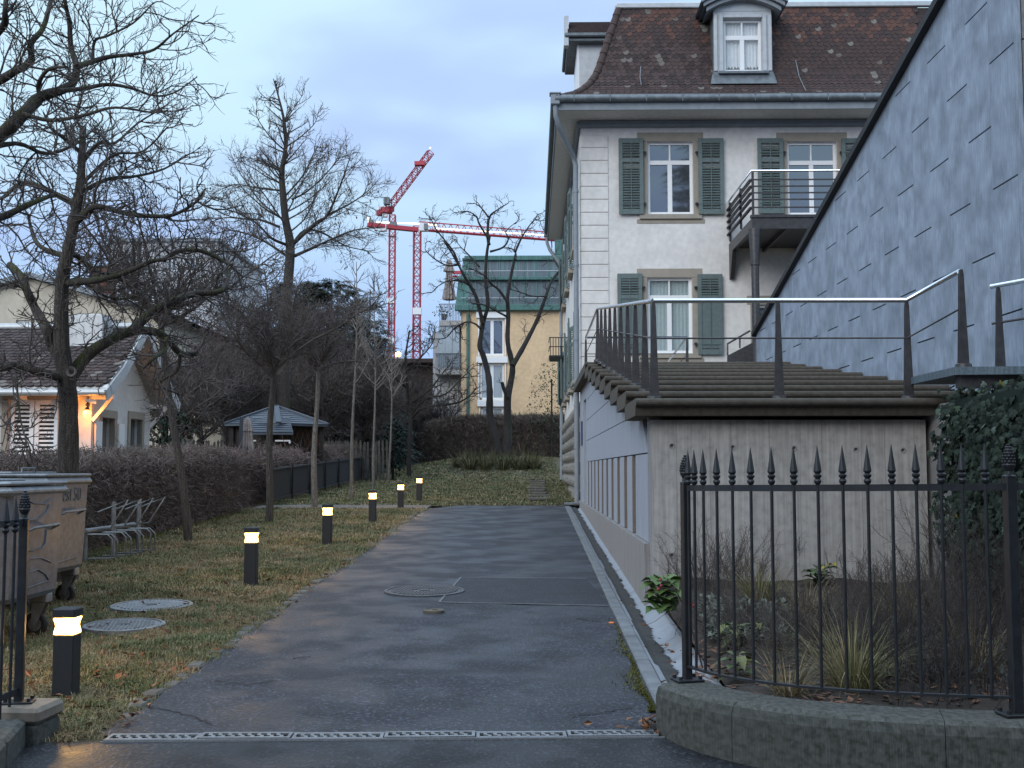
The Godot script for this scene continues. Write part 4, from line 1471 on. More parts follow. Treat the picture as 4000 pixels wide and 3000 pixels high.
func make_dormers(h: Node3D) -> void:
	# arched zinc dormer on the front slope
	var d := HD - 0.15
	var dm := Node3D.new()
	dm.name = "dormer"
	h.add_child(dm, true)
	dm.position = -h.position
	var q0 := px(2790, 332, d)
	var q1 := px(3012, 40, d)
	var w := q1.x - q0.x
	var ht := q1.y - q0.y
	var g0 := px(2828, 280, d) - q0
	var g1 := px(2975, 72, d) - q0
	var f := MB.new()
	f.holed(w, ht, 0.1, [Rect2(g0.x, g0.y, g1.x - g0.x, g1.y - g0.y)], q0)
	part(dm, "front", f, M.zinc)
	var ck := MB.new()
	ck.box(q0 + Vector3(0.03, ht * 0.5, -0.95), Vector3(0.06, ht, 1.7)); ck.box(q0 + Vector3(w - 0.03, ht * 0.5, -0.95), Vector3(0.06, ht, 1.7))
	part(dm, "cheek", ck, M.zinc_dark)
	var tr := MB.new()
	for r in [[g0.x - 0.11, g0.y, g0.x - 0.01, g1.y + 0.1], [g1.x + 0.01, g0.y, g1.x + 0.11, g1.y + 0.1], [g0.x - 0.01, g1.y + 0.01, g1.x + 0.01, g1.y + 0.1], [0.0, g0.y, 0.09, g1.y + 0.1], [w - 0.09, g0.y, w, g1.y + 0.1]]:
		tr.cbox(q0 + Vector3((r[0] + r[2]) * 0.5, (r[1] + r[3]) * 0.5, 0.02), Vector3(r[2] - r[0], r[3] - r[1], 0.05), 0.012)
	part(dm, "trim", tr, M.zinc)
	var si := MB.new()
	si.cbox(q0 + Vector3((g0.x + g1.x) * 0.5, g0.y - 0.05, 0.05), Vector3(g1.x - g0.x + 0.28, 0.07, 0.14), 0.012)
	part(dm, "window_sill", si, M.zinc_dark)
	var ap := MB.new()
	ap.box(q0 + Vector3(w * 0.5, 0.16, 0.03), Vector3(w + 0.04, 0.3, 0.03))
	ap.quad(q0 + Vector3(-0.1, 0.0, 0.1), q0 + Vector3(w + 0.1, 0.0, 0.1), q0 + Vector3(w + 0.04, 0.28, 0.01), q0 + Vector3(-0.04, 0.28, 0.01))
	part(dm, "apron", ap, M.zinc_dark)
	var hood := MB.new()                                        # segmental hood with two rolls
	var half := w * 0.5 + 0.2
	var rise := 0.3
	var cx := q0.x + w * 0.5
	var n := 16
	for lay in [[0.0, 0.22, 0.0, 0.1], [0.09, 0.3, 0.08, 0.1], [0.17, 0.36, 0.14, 0.06]]:
		for i in n:
			var t0 := -1.0 + 2.0 * i / n
			var t1 := -1.0 + 2.0 * (i + 1) / n
			var y0: float = q0.y + ht - 0.1 + rise * (1 - t0 * t0) + lay[0]
			var y1: float = q0.y + ht - 0.1 + rise * (1 - t1 * t1) + lay[0]
			var x0: float = cx + t0 * (half + lay[2])
			var x1: float = cx + t1 * (half + lay[2])
			var zf: float = q0.z + lay[1]
			var zb: float = q0.z - 1.6
			hood.quad(Vector3(x0, y0, zf), Vector3(x1, y1, zf), Vector3(x1, y1 + lay[3], zf), Vector3(x0, y0 + lay[3], zf))
			hood.quad(Vector3(x0, y0 + lay[3], zf), Vector3(x1, y1 + lay[3], zf), Vector3(x1, y1 + lay[3], zb), Vector3(x0, y0 + lay[3], zb))
			hood.quad(Vector3(x1, y1, zf), Vector3(x0, y0, zf), Vector3(x0, y0, zb), Vector3(x1, y1, zb))
	part(dm, "hood", hood, M.grey_trim)
	var tp := MB.new()
	for i in n:
		var t0 := -1.0 + 2.0 * i / n
		var t1 := -1.0 + 2.0 * (i + 1) / n
		tp.quad(Vector3(cx + t0 * w * 0.5, q0.y + ht - 0.02, q0.z + 0.01), Vector3(cx + t1 * w * 0.5, q0.y + ht - 0.02, q0.z + 0.01), Vector3(cx + t1 * w * 0.5, q0.y + ht + 0.3 * (1 - t1 * t1), q0.z + 0.01), Vector3(cx + t0 * w * 0.5, q0.y + ht + 0.3 * (1 - t0 * t0), q0.z + 0.01))
	part(dm, "tympanum", tp, M.zinc)
	window_unit(h, q0 + Vector3(g0.x, g0.y, 0.0), g1.x - g0.x, g1.y - g0.y, Basis.IDENTITY, [M.pane], 0.66, M.curtain_white)
	# dormer on the left slope, seen from its cheek
	var sd := Node3D.new()
	sd.name = "dormer"
	h.add_child(sd, true)
	sd.position = -h.position
	var e0 := px(2263, 330, 31.0)
	var e1 := px(2400, 172, 31.0)
	var cb := MB.new()
	cb.span(Vector3(e0.x, e0.y - 0.3, -31.0), Vector3(e1.x + 0.5, e1.y, -33.2))
	part(sd, "body", cb, M.zinc)
	var cr := MB.new()
	cr.cbox(Vector3((e0.x + e1.x) * 0.5 - 0.08, e1.y + 0.04, -32.1), Vector3(e1.x - e0.x + 0.5, 0.1, 2.7), 0.02)
	cr.cbox(Vector3((e0.x + e1.x) * 0.5 - 0.1, e1.y + 0.15, -32.1), Vector3(e1.x - e0.x + 0.62, 0.12, 2.9), 0.03)
	part(sd, "cornice", cr, M.zinc_dark)
	var fr := MB.new()
	fr.box(Vector3(e0.x - 0.03, (e0.y + e1.y) * 0.5, -32.1), Vector3(0.06, e1.y - e0.y + 0.3, 2.2))
	part(sd, "front", fr, M.frame_white)
	var rt := MB.new()
	var y0 := e1.y + 0.21
	for k in 5:
		rt.box(Vector3((e0.x + e1.x) * 0.5 - 0.05, y0 + 0.05 + k * 0.105, -32.05 - k * 0.02), Vector3(e1.x - e0.x + 0.55 - k * 0.03, 0.1, 2.75 - 0.25 * k))
	part(sd, "tiled_roof", rt, M.tile_dark)
	var pl := MB.new()
	pl.span(Vector3(e0.x - 0.42, y0 - 0.35, -30.7), Vector3(e0.x - 0.3, y0 + 0.48, -30.95))
	part(sd, "barge_plate", pl, M.zinc)

func make_balcony(h: Node3D) -> void:
	var bal := Node3D.new()
	bal.name = "balcony"
	h.add_child(bal, true)
	bal.position = -h.position
	var fd := 24.65
	var c := px(2938, 850, fd)
	var x0 := c.x
	var x1 := 10.5
	var y := c.y
	var m := MB.new()
	m.span(V(x0, y - 0.24, fd), V(x1, y, fd + 0.09)); m.span(V(x0, y - 0.24, fd + 0.09), V(x0 + 0.09, y, HD)); m.span(V(x0 - 0.03, y, fd - 0.03), V(x1, y + 0.06, fd + 0.1))
	m.span(V(x0 + 0.09, y - 0.1, fd + 0.09), V(x1, y - 0.02, HD))
	part(bal, "deck", m, M.rail_steel)
	for k in 7:
		var j := MB.new()
		j.span(V(x0 + 0.8 * (k + 1), y - 0.2, fd + 0.1), V(x0 + 0.8 * (k + 1) + 0.06, y - 0.1, HD))
		part(bal, "joist", j, M.rail_steel)
	var col := MB.new()
	col.rod(V(x0 + 0.06, 3.4, fd + 0.06), V(x0 + 0.06, y - 1.0, fd + 0.06), 0.085, 12)
	col.rod(V(x0 + 0.06, y - 1.0, fd + 0.06), V(x0 + 0.06, y - 0.24, fd + 0.06), 0.085, 12, 0.14)
	col.lathe([[0.09, y - 1.04], [0.105, y - 1.03], [0.105, y - 0.98], [0.09, y - 0.97]], 14, V(x0 + 0.06, 0, fd + 0.06))
	part(bal, "column", col, M.rail_steel)
	var br := MB.new()
	br.prism(PackedVector2Array([Vector2(0, 0), Vector2(0.5, 0), Vector2(0.5, -0.62), Vector2(0.38, -0.62)]), 0.1, V(x0, y - 0.24, HD - 0.5), Basis(Vector3(0, 0, -1), Vector3.UP, Vector3(1, 0, 0)))
	part(bal, "bracket", br, M.rail_steel)
	var posts := [V(x0 + 0.03, y + 0.06, fd + 0.03), V(x0 + 0.03, y + 0.06, (fd + HD) * 0.5), V(x0 + 0.03, y + 0.06, HD - 0.05), V(x0 + 3.0, y + 0.06, fd + 0.03), V(x0 + 5.0, y + 0.06, fd + 0.03)]
	for p in posts:
		var q := MB.new()
		q.cbox(p + Vector3(0, 0.47, 0), Vector3(0.05, 0.95, 0.05), 0.006)
		part(bal, "post", q, M.rail_steel)
	for k in 5:
		var yy: float = y + 0.2 + 0.145 * k if k else y + 0.17
		var q := MB.new()
		q.box(V((x0 + x1) * 0.5, yy + 0.06, fd + 0.03), Vector3(x1 - x0, 0.028, 0.03)); q.box(V(x0 - 0.01, yy + 0.06, (fd + HD) * 0.5), Vector3(0.09, 0.028, HD - fd), Basis(Vector3.BACK, 0.25))
		part(bal, "rail", q, M.rail_steel)
	var hr := MB.new()
	hr.path([V(x0, y + 1.03, HD - 0.03), V(x0, y + 1.03, fd), V(x1, y + 1.03, fd)], 0.024, 8)
	part(bal, "handrail", hr, M.stainless)
	# steel flight behind the stair
	var t := thing("side_steps", "dark steel side flight with handrail below the balcony", "steps", V(4.2, 3.7, 25.5))
	var sg := MB.new()
	sg.prism(PackedVector2Array([Vector2(0, 0), Vector2(1.0, 0.52), Vector2(1.0, 0.0), Vector2(0.3, -0.25), Vector2(0, -0.25)]), 0.06, px(2840, 1390, 25.4))
	wpart(t, "stringer", sg, M.rail_steel)
	var rl := MB.new()
	var a0 := px(2842, 1388, 25.35)
	rl.path([a0, px(2842, 1343, 25.35), px(2930, 1292, 25.35)], 0.022, 8)
	rl.rod(px(2890, 1360, 25.35), px(2890, 1318, 25.35), 0.02, 6)
	wpart(t, "handrail", rl, M.rail_steel)


func make_bollards() -> void:
	var spots := [[-2.99, 7.46, 0.565], [-3.12, 12.86, 0.645], [-3.08, 17.4, 0.63], [-3.02, 21.9, 0.62], [-2.92, 25.7, 0.61], [-2.84, 29.1, 0.62]]
	var labels := ["lit square bollard lamp beside the gate wall and waste containers", "lit square bollard lamp second from the gate wall", "lit square bollard lamp third from the gate wall", "lit square bollard lamp fourth from the gate wall", "lit square bollard lamp on the edge of the gravel path", "lit square bollard lamp on far lawn beyond the gravel path"]
	var w := 0.132
	for i in 6:
		var h: float = spots[i][2]
		var t := thing("bollard_lamp", labels[i], "bollard lamp", G(spots[i][0], spots[i][1]), "bollard lamps along the drive")
		t.rotation.y = 0.03 * sin(i * 2.0)
		var b := MB.new()
		var bh := h - 0.165
		b.cbox(Vector3(0, bh * 0.5 - 0.05, 0), Vector3(w, bh + 0.1, w), 0.006)
		part(t, "post", b, M.bollard)
		var g := MB.new()                                       # waisted glass band
		var pr := [[0.5, 0.0], [0.49, 0.02], [0.44, 0.05], [0.47, 0.075], [0.53, 0.1]]
		for k in 4:
			for s in 4:
				var b4 := Basis(Vector3.UP, s * PI / 2)
				var r0: float = w * pr[k][0] - 0.002
				var r1: float = w * pr[k + 1][0] - 0.002
				var y0: float = bh + pr[k][1]
				var y1: float = bh + pr[k + 1][1]
				g.quad(b4 * Vector3(-r0, y0, r0), b4 * Vector3(r0, y0, r0), b4 * Vector3(r1, y1, r1), b4 * Vector3(-r1, y1, r1))
		part(t, "lamp_glass", g, M.lamp_glow)
		var c := MB.new()
		c.cbox(Vector3(0, bh + 0.133, 0), Vector3(w + 0.012, 0.062, w + 0.012), 0.008)
		part(t, "cap", c, M.bollard)
		var l := OmniLight3D.new()
		l.name = "lamp_light"
		l.light_color = Color(1.0, 0.76, 0.4)
		l.light_energy = 0.5
		l.light_size = 0.05
		l.omni_range = 30.0
		l.omni_attenuation = 2.0
		l.shadow_enabled = true
		l.position = Vector3(0, bh + 0.05, 0)
		t.add_child(l)


func container(x: float, d: float, label: String, letters: bool, m: Material) -> void:
	# 1.37 wide, 1.07 deep; x is its face towards the drive, d the depth of the face's middle
	var t := thing("waste_container", label, "waste container", G(x - 0.68, d))
	var top := 1.2
	var bot := 0.35
	var body := MB.new()
	var rings := []
	for e in [[bot, 0.64, 0.5], [bot + 0.04, 0.662, 0.52], [top, 0.69, 0.54]]:
		var r := []
		for k in 16:
			var a := TAU * (k + 0.5) / 16.0
			var cx := signf(cos(a)) * minf(1.0, absf(cos(a)) * 1.55)
			var cz := signf(sin(a)) * minf(1.0, absf(sin(a)) * 1.55)
			r.append(Vector3(cx * e[1], e[0], cz * e[2]))
		rings.append(r)
	for i in 2:
		for k in 16:
			var k2 := (k + 1) % 16
			body.quad(rings[i][k2], rings[i][k], rings[i + 1][k], rings[i + 1][k2])
	for k in range(1, 15): body.tri(rings[0][0], rings[0][k], rings[0][k + 1])
	part(t, "body", body, m)
	var rim := MB.new()
	rim.cbox(Vector3(0, top + 0.02, 0), Vector3(1.42, 0.075, 1.12), 0.03)
	part(t, "rim", rim, M.bin_lid)
	var lid := MB.new()
	lid.cbox(Vector3(0, top + 0.082, 0), Vector3(1.4, 0.03, 1.1), 0.012)
	lid.cbox(Vector3(-0.15, top + 0.105, 0), Vector3(1.0, 0.02, 1.02), 0.008)
	part(t, "lid", lid, M.bin_lid)
	var lh := MB.new()
	lh.path([Vector3(0.35, top + 0.1, 0.3), Vector3(0.35, top + 0.15, 0.3), Vector3(0.35, top + 0.15, 0.0), Vector3(0.35, top + 0.1, 0.0)], 0.008, 6)
	part(t, "lid_handle", lh, M.galv)
	# pressed ribs on the side towards the drive
	var S := func(y, z): return Vector3(lerpf(0.664, 0.69, (y - bot - 0.05) / (top - bot - 0.05)) + 0.002, y, z)
	var ribs := MB.new()
	for l in [[[0.44, 0.3], [0.47, -0.28]], [[0.44, 0.3], [0.52, 0.25], [0.57, 0.12], [0.58, -0.05], [0.53, -0.2], [0.47, -0.28]], [[0.66, 0.28], [0.68, 0.1], [0.67, -0.1], [0.62, -0.3]], [[1.03, 0.3], [0.99, 0.2], [0.99, 0.0], [1.04, -0.15], [1.1, -0.2]], [[1.16, 0.25], [1.12, 0.1], [1.11, -0.1], [1.15, -0.22]], [[0.9, 0.22], [0.76, 0.2], [0.74, 0.1], [0.75, -0.1], [0.78, -0.16], [0.9, -0.17]]]:
		if letters and l.size() > 3: continue
		var pp := []
		for q in l: pp.append(S.call(q[0], q[1]))
		ribs.path(pp, 0.006, 6)
	part(t, "pressed_rib", ribs, m)
	var hd := MB.new()
	hd.path([S.call(0.9, 0.22), S.call(0.93, 0.22) + Vector3(0.07, 0, 0), S.call(0.94, -0.25) + Vector3(0.07, 0, 0), S.call(0.9, -0.25)], 0.012, 8)
	part(t, "handle", hd, M.galv)
	for cx in [-1.0, 1.0]:
		for cz in [-1.0, 1.0]:
			var wo := Node3D.new()
			wo.name = "caster"
			t.add_child(wo, true)
			wo.position = Vector3(0.53 * cx, 0, 0.37 * cz)
			wo.rotation.y = 0.5 + 0.4 * cx + cz
			var ty := MB.new()
			ty.lathe([[0.06, -0.022], [0.088, -0.024], [0.1, -0.016], [0.1, 0.016], [0.088, 0.024], [0.06, 0.022]], 20, Vector3(0, 0.1, 0), Basis(Vector3.RIGHT, PI / 2))
			part(wo, "tyre", ty, M.rubber)
			var ri := MB.new()
			ri.lathe([[0.0, -0.02], [0.06, -0.02], [0.062, 0.0], [0.06, 0.02], [0.0, 0.02]], 16, Vector3(0, 0.1, 0), Basis(Vector3.RIGHT, PI / 2))
			part(wo, "rim", ri, M.wheel_metal)
			var fk := MB.new()
			for s in [-1.0, 1.0]:
				fk.prism(PackedVector2Array([Vector2(-0.02, 0.08), Vector2(0.02, 0.08), Vector2(0.1, 0.28), Vector2(-0.02, 0.28)]), 0.006, Vector3(0, 0, 0.035 * s))
			fk.cbox(Vector3(0.04, 0.32, 0), Vector3(0.16, 0.08, 0.1), 0.01)
			fk.rod(Vector3(0, 0.1, -0.045), Vector3(0, 0.1, 0.045), 0.012, 8)
			part(wo, "fork", fk, M.galv)
	if letters:
		var tx := TextMesh.new()
		var sf := SystemFont.new()
		sf.font_names = PackedStringArray(["Droid Serif"])
		tx.text = "Rest 50"
		tx.font = sf
		tx.font_size = 16
		tx.pixel_size = 0.0105
		tx.depth = 0.004
		var o := part(t, "lettering", tx, M.print_dark)
		o.transform = Transform3D(Basis(Vector3(0, 0, -1), Vector3(0.032, 1, 0).normalized(), Vector3(1, -0.032, 0).normalized()), S.call(1.09, -0.02) + Vector3(0.003, 0, 0))
		var st := MB.new()
		st.prism(PackedVector2Array([Vector2(-0.05, 0.0), Vector2(0.0, -0.09), Vector2(0.05, 0.0), Vector2(0.06, 0.1), Vector2(0.05, 0.18), Vector2(0.0, 0.22), Vector2(-0.05, 0.18), Vector2(-0.06, 0.1)]), 0.003)
		var so := part(t, "sticker", st, M.sticker)
		so.transform = Transform3D(Basis(Vector3(0, 0, -1), Vector3(0.032, 1, 0).normalized(), Vector3(1, -0.032, 0).normalized()), S.call(0.98, 0.36) + Vector3(0.002, 0, 0))

func make_containers() -> void:
	container(-4.02, 9.36, "galvanised waste container with pressed ribs beside the gate fence", false, M.bin_zinc)
	container(-4.52, 11.2, "worn galvanised waste container marked with lettering behind the other one", true, M.bin_zinc_worn)

func make_bike_rack() -> void:
	var t := thing("bicycle_rack", "galvanised tube bicycle rack on lawn in front of hedge", "bicycle rack", G(-5.75, 16.5))
	var beam := MB.new()
	beam.rod(Vector3(0, 0.38, 1.7), Vector3(0, 0.38, -0.15), 0.035, 10)
	part(t, "beam", beam, M.galv)
	for k in 4:
		var z := 1.5 - k * 0.5
		var p := MB.new()
		p.rod(Vector3(0.12 if k % 2 else -0.06, -0.05, z), Vector3(0.12 if k % 2 else -0.06, 0.74 if k % 2 else 0.4, z), 0.032, 8)
		part(t, "post", p, M.galv)
		var l := MB.new()
		l.path([Vector3(0.04, 0.34, z + 0.2), Vector3(0.3, 0.34, z + 0.2), Vector3(0.36, 0.28, z + 0.2), Vector3(0.36, 0.04, z + 0.2), Vector3(0.06, 0.03, z + 0.2)], 0.011, 6)
		l.path([Vector3(0.04, 0.34, z + 0.12), Vector3(0.32, 0.34, z + 0.12), Vector3(0.4, 0.26, z + 0.12), Vector3(0.4, 0.04, z + 0.12), Vector3(0.06, 0.03, z + 0.12)], 0.011, 6)
		part(t, "wheel_loop", l, M.galv)
		var u := MB.new()
		u.path([Vector3(0.1, 0.4, z), Vector3(0.3, 0.42, z + 0.1), Vector3(0.52, 0.78, z + 0.1), Vector3(0.2, 0.66, z), Vector3(0.1, 0.62, z)], 0.011, 6)
		part(t, "upper_loop", u, M.galv)


# ---------- background ----------
func make_cottage() -> void:
	var X := -9.24                                              # gable wall, facing the drive
	var D0 := 24.0
	var D1 := 27.7
	var gl := 0.7
	var t := thing("cottage", "small white cottage with tiled roof and lit wall lantern behind hedge", "house", V(X, gl, D0))
	var eave := 3.3
	var ridge := 4.78
	var mid := (D0 + D1) * 0.5
	var w := MB.new()
	var gx := Basis(Vector3(0, 0, -1), Vector3.UP, Vector3(1, 0, 0))
	var wins := [Rect2(9.6 - 1.75, 0.9, 1.05, 1.55), Rect2(9.6 - 5.0, 0.9, 1.05, 1.55)]
	w.holed(9.6, eave - gl, 0.25, wins, V(X - 9.6, gl, D0))
	wpart(t, "wall", w, M.cottage_white)
	var g := MB.new()
	g.holed(D1 - D0 - 0.252, eave - gl, 0.25, [Rect2(0.298, 0.0, 0.75, 2.1), Rect2(2.048, 0.75, 0.8, 1.4)], V(X, gl, D0 + 0.252), Basis(Vector3(0, 0, -1), Vector3.UP, Vector3(1, 0, 0)))
	wpart(t, "wall", g, M.cottage_white)
	var gb := MB.new()
	gb.prism(PackedVector2Array([Vector2(D0, eave), Vector2(D1, eave), Vector2(mid, ridge - 0.15)]), 0.25, Vector3(X - 0.25, 0, 0), gx)
	wpart(t, "gable", gb, M.cottage_white)
	var inner := MB.new()
	inner.box(V(X - 4.8, 2.0, D0 + 1.2), Vector3(9.0, 2.6, 0.1)); inner.box(V(X - 0.8, 2.0, mid), Vector3(0.1, 2.6, 3.2))
	wpart(t, "inner_walls", inner, M.inner_plaster)
	for r in wins:
		var o := V(X - 9.6 + r.position.x, gl + r.position.y, D0)
		for e in [[-0.14, -0.1, 1.19, 0.0], [-0.14, 1.55, 1.19, 1.7], [-0.14, 0.0, 0.0, 1.55], [1.05, 0.0, 1.19, 1.55]]:
			var m := MB.new()
			m.cbox(o + Vector3((e[0] + e[2]) * 0.5, (e[1] + e[3]) * 0.5, 0.0), Vector3(e[2] - e[0] - 0.004, e[3] - e[1] - 0.004, 0.08), 0.006)
			wpart(t, "surround", m, M.sandstone)
		for s in 2:                                             # closed white louvred shutters
			var sh := Node3D.new()
			sh.name = "shutter"
			t.add_child(sh, true)
			sh.position = -t.position
			var f := MB.new()
			var ox := o + Vector3(0.525 * s, 0, -0.06)
			for e in [[0.01, 0.0, 0.1, 1.54], [0.42, 0.0, 0.515, 1.54], [0.1, 0.0, 0.42, 0.1], [0.1, 1.44, 0.42, 1.54]]:
				f.cbox(ox + Vector3((e[0] + e[2]) * 0.5, (e[1] + e[3]) * 0.5, 0), Vector3(e[2] - e[0], e[3] - e[1], 0.04), 0.004)
			part(sh, "frame", f, M.frame_white)
			var sm := MB.new()
			sm.box(Vector3.ZERO, Vector3(0.32, 0.05, 0.01), Basis(Vector3.RIGHT, -0.7))
			var me := sm.mesh()
			for k in 15:
				part(sh, "slat", me, M.frame_white).position = ox + Vector3(0.26, 0.15 + 0.088 * k, 0)
	# gable openings: sandstone jambs, recessed window and door, open white shutters
	for e in [[0.55, 0.0, 0.75, 2.1, "door"], [2.3, 0.75, 0.8, 1.4, "window"]]:
		var bx := V(X, gl + e[1], D0 + e[0])
		var fr := MB.new()
		fr.span(bx + Vector3(-0.2, 0, 0.0), bx + Vector3(-0.16, e[3], -e[2]))
		wpart(t, e[4], fr, M.reveal_tan if e[4] == "door" else M.mirror_pane)
		for j in [[-0.14, 0.0], [e[2], e[2] + 0.14]]:
			var m := MB.new()
			m.span(bx + Vector3(-0.1, 0, -j[0]), bx + Vector3(0.03, e[3], -j[1]))
			wpart(t, "surround", m, M.sandstone)
		var lt := MB.new()
		lt.span(bx + Vector3(-0.1, e[3] + 0.002, 0.14), bx + Vector3(0.035, e[3] + 0.17, -e[2] - 0.14))
		wpart(t, "lintel", lt, M.sandstone)
	for z in [0.12, 1.48]:
		var sh := MB.new()
		sh.span(V(X + 0.02, gl + 0.1, D0 + z), V(X + 0.06, gl + 2.0, D0 + z + 0.36))
		wpart(t, "shutter", sh, M.frame_white)
	# roof
	var over := 0.62
	var xr := X + 0.5
	var rf := MB.new()
	var sl := (ridge - eave) / (mid - D0)
	var ylow := eave - 0.02
	for s in [-1.0, 1.0]:
		var de: float = mid + s * (mid - D0 + over * 0.85)
		var q := [V(X - 10.2, ylow, de), V(xr, ylow, de), V(xr, ridge, mid), V(X - 10.2, ridge, mid)]
		rf.quad(q[0], q[1], q[2], q[3])
		for k in 4: q[k] += Vector3(0, 0.09, 0)
		rf.quad(q[3], q[2], q[1], q[0])
		rf.quad(q[0] - Vector3(0, 0.09, 0), q[1] - Vector3(0, 0.09, 0), q[1], q[0])
	var roof := wpart(t, "roof", rf, M.soffit)
	# rows of plain tiles on the slope that faces the street
	var tm := MB.new()
	tm.prism(PackedVector2Array([Vector2(-0.085, 0.14), Vector2(-0.085, -0.04), Vector2(-0.05, -0.075), Vector2(0, -0.09), Vector2(0.05, -0.075), Vector2(0.085, -0.04), Vector2(0.085, 0.14)]), 0.02)
	var tile := tm.mesh()
	rng.seed = 19
	var lo := V(0, ylow + 0.1, mid - (mid - D0 + over * 0.85))
	var hi := V(0, ridge + 0.1, mid)
	var yv := (hi - lo).normalized()
	var zv := Vector3(0, -yv.z, yv.y)
	if zv.y < 0: zv = -zv
	var bs := Basis(yv.cross(zv).normalized(), yv, zv)
	var length := lo.distance_to(hi)
	var s := 0.05
	var row := 0
	var rest := []
	var tints := []
	var built := 0
	while s < length:
		var x := X - 10.0 + (0.09 if row % 2 else 0.0)
		while x < xr - 0.05:
			var xf := Transform3D(bs.rotated(bs.x, -0.12 + rng.randf_range(-0.05, 0.05)), lo + yv * s + Vector3(x, 0, 0) + zv * 0.012)
			var u := 2078.0 + x / (26.0 + s * 0.5 - 2.0) * 4500.0
			var k := rng.randf()
			if built < 300 and u > 10 and u < 560 and row < 10:
				part(roof, "tile", tile, M.tile_dark if k < 0.5 else (M.tile_brown if k < 0.85 else M.tile_lichen)).transform = xf
				built += 1
			elif u > -300:
				rest.append(xf)
				tints.append(Color(0.07, 0.05, 0.05).lerp(Color(0.15, 0.11, 0.1), k * k))
			x += 0.178
		s += 0.135
		row += 1
	var mm := many(roof, "tiles", tile, M.tile_vc, rest, tints)
	mm.position = Vector3.ZERO
	var rc := MB.new()
	rc.rod(V(X - 10.2, ridge + 0.13, mid), V(xr, ridge + 0.13, mid), 0.09, 8)
	wpart(roof, "ridge_cap", rc, M.zinc)
	for sgn in [-1.0, 1.0]:                                     # barge boards flared at the foot
		var de: float = mid + sgn * (mid - D0 + over * 0.85)
		var bb := MB.new()
		var pts := [V(xr + 0.02, ridge + 0.1, mid), V(xr + 0.02, lerpf(ridge, ylow, 0.65) - 0.06, lerpf(mid, de, 0.62)), V(xr + 0.02, ylow - 0.08, de + 0.06 * sgn)]
		for k in 2: bb.bar(pts[k], pts[k + 1], 0.05, 0.24)
		wpart(roof, "barge_board", bb, M.zinc)
		var kb := MB.new()
		kb.bar(V(X, eave - 0.1, mid + sgn * (mid - D0 - 0.02)), V(X + 0.45, eave - 0.1, mid + sgn * (mid - D0 - 0.02)), 0.1, 0.1)
		kb.bar(V(X + 0.02, eave - 0.6, mid + sgn * (mid - D0 - 0.02)), V(X + 0.4, eave - 0.14, mid + sgn * (mid - D0 - 0.02)), 0.07, 0.07)
		wpart(t, "gable_brace", kb, M.frame_white)
	var rb := MB.new()
	rb.bar(V(X, ridge - 0.85, mid), V(X + 0.42, ridge - 0.3, mid), 0.08, 0.08)
	wpart(t, "gable_brace", rb, M.frame_white)
	var gu := MB.new()
	gu.rod(V(X - 10.2, ylow - 0.02, D0 - over * 0.92), V(xr, ylow - 0.02, D0 - over * 0.92), 0.07, 10)
	wpart(t, "gutter", gu, M.zinc)
	for k in 7:
		var rt := MB.new()
		rt.bar(V(X - 0.3 - k * 1.1, eave - 0.12, D0), V(X - 0.3 - k * 1.1, eave - 0.12, D0 - 0.45), 0.09, 0.09)
		wpart(t, "rafter_tail", rt, M.frame_white)
	var ch := MB.new()
	ch.cbox(px(355, 1330, 25.3) + Vector3(0, 0.1, 0), Vector3(0.75, 0.9, 0.6), 0.02)
	wpart(t, "chimney", ch, M.zinc)
	var dish := MB.new()
	dish.lathe([[0.0, 0.0], [0.15, 0.03], [0.2, 0.09], [0.19, 0.1]], 16, px(563, 1665, 27.9), Basis(Vector3.BACK, -PI / 2))
	wpart(t, "dish", dish, M.frame_white)
	# lantern on a scrolled arm at the corner
	var lp := px(340, 1615, D0 - 0.35)
	var ln := thing("wall_lantern", "glowing round lantern on scrolled iron arm at cottage corner", "lantern", lp)
	var gl2 := MB.new()
	gl2.lathe([[0.0, -0.09], [0.055, -0.075], [0.08, -0.02], [0.075, 0.03], [0.045, 0.07], [0.03, 0.08]], 14, Vector3.ZERO)
	part(ln, "lamp_globe", gl2, M.lantern_glow)
	var ar := MB.new()
	ar.path([Vector3(-0.1, 0.12, -0.36), Vector3(-0.12, 0.3, -0.3), Vector3(-0.04, 0.34, -0.15), Vector3(0.0, 0.2, -0.02), Vector3(0, 0.08, 0)], 0.014, 6)
	ar.path([Vector3(-0.1, 0.0, -0.36), Vector3(-0.08, 0.14, -0.28), Vector3(-0.02, 0.2, -0.1)], 0.011, 6)
	ar.lathe([[0.05, 0.07], [0.06, 0.08], [0.02, 0.13], [0.0, 0.14]], 10, Vector3.ZERO)
	part(ln, "arm", ar, M.iron)
	var li := OmniLight3D.new()
	li.name = "lantern_light"
	li.light_color = Color(1.0, 0.6, 0.24)
	li.light_energy = 0.55
	li.light_size = 0.06
	li.omni_range = 30.0
	li.omni_attenuation = 2.0
	li.shadow_enabled = true
	ln.add_child(li)
	var cm := thing("security_camera", "small white security camera under cottage eave", "camera", px(357, 1567, D0 - 0.3))
	var cb := MB.new()
	cb.rod(Vector3(-0.1, 0.02, 0.02), Vector3(0.12, -0.02, 0.02), 0.04, 10)
	cb.cbox(Vector3(-0.02, 0.03, 0.02), Vector3(0.26, 0.02, 0.1), 0.005)
	part(cm, "housing", cb, M.frame_white)
	var ca := MB.new()
	ca.path([Vector3(-0.08, -0.02, 0), Vector3(-0.15, -0.08, -0.1), Vector3(-0.15, -0.08, -0.28)], 0.014, 6)
	part(cm, "arm", ca, M.iron)


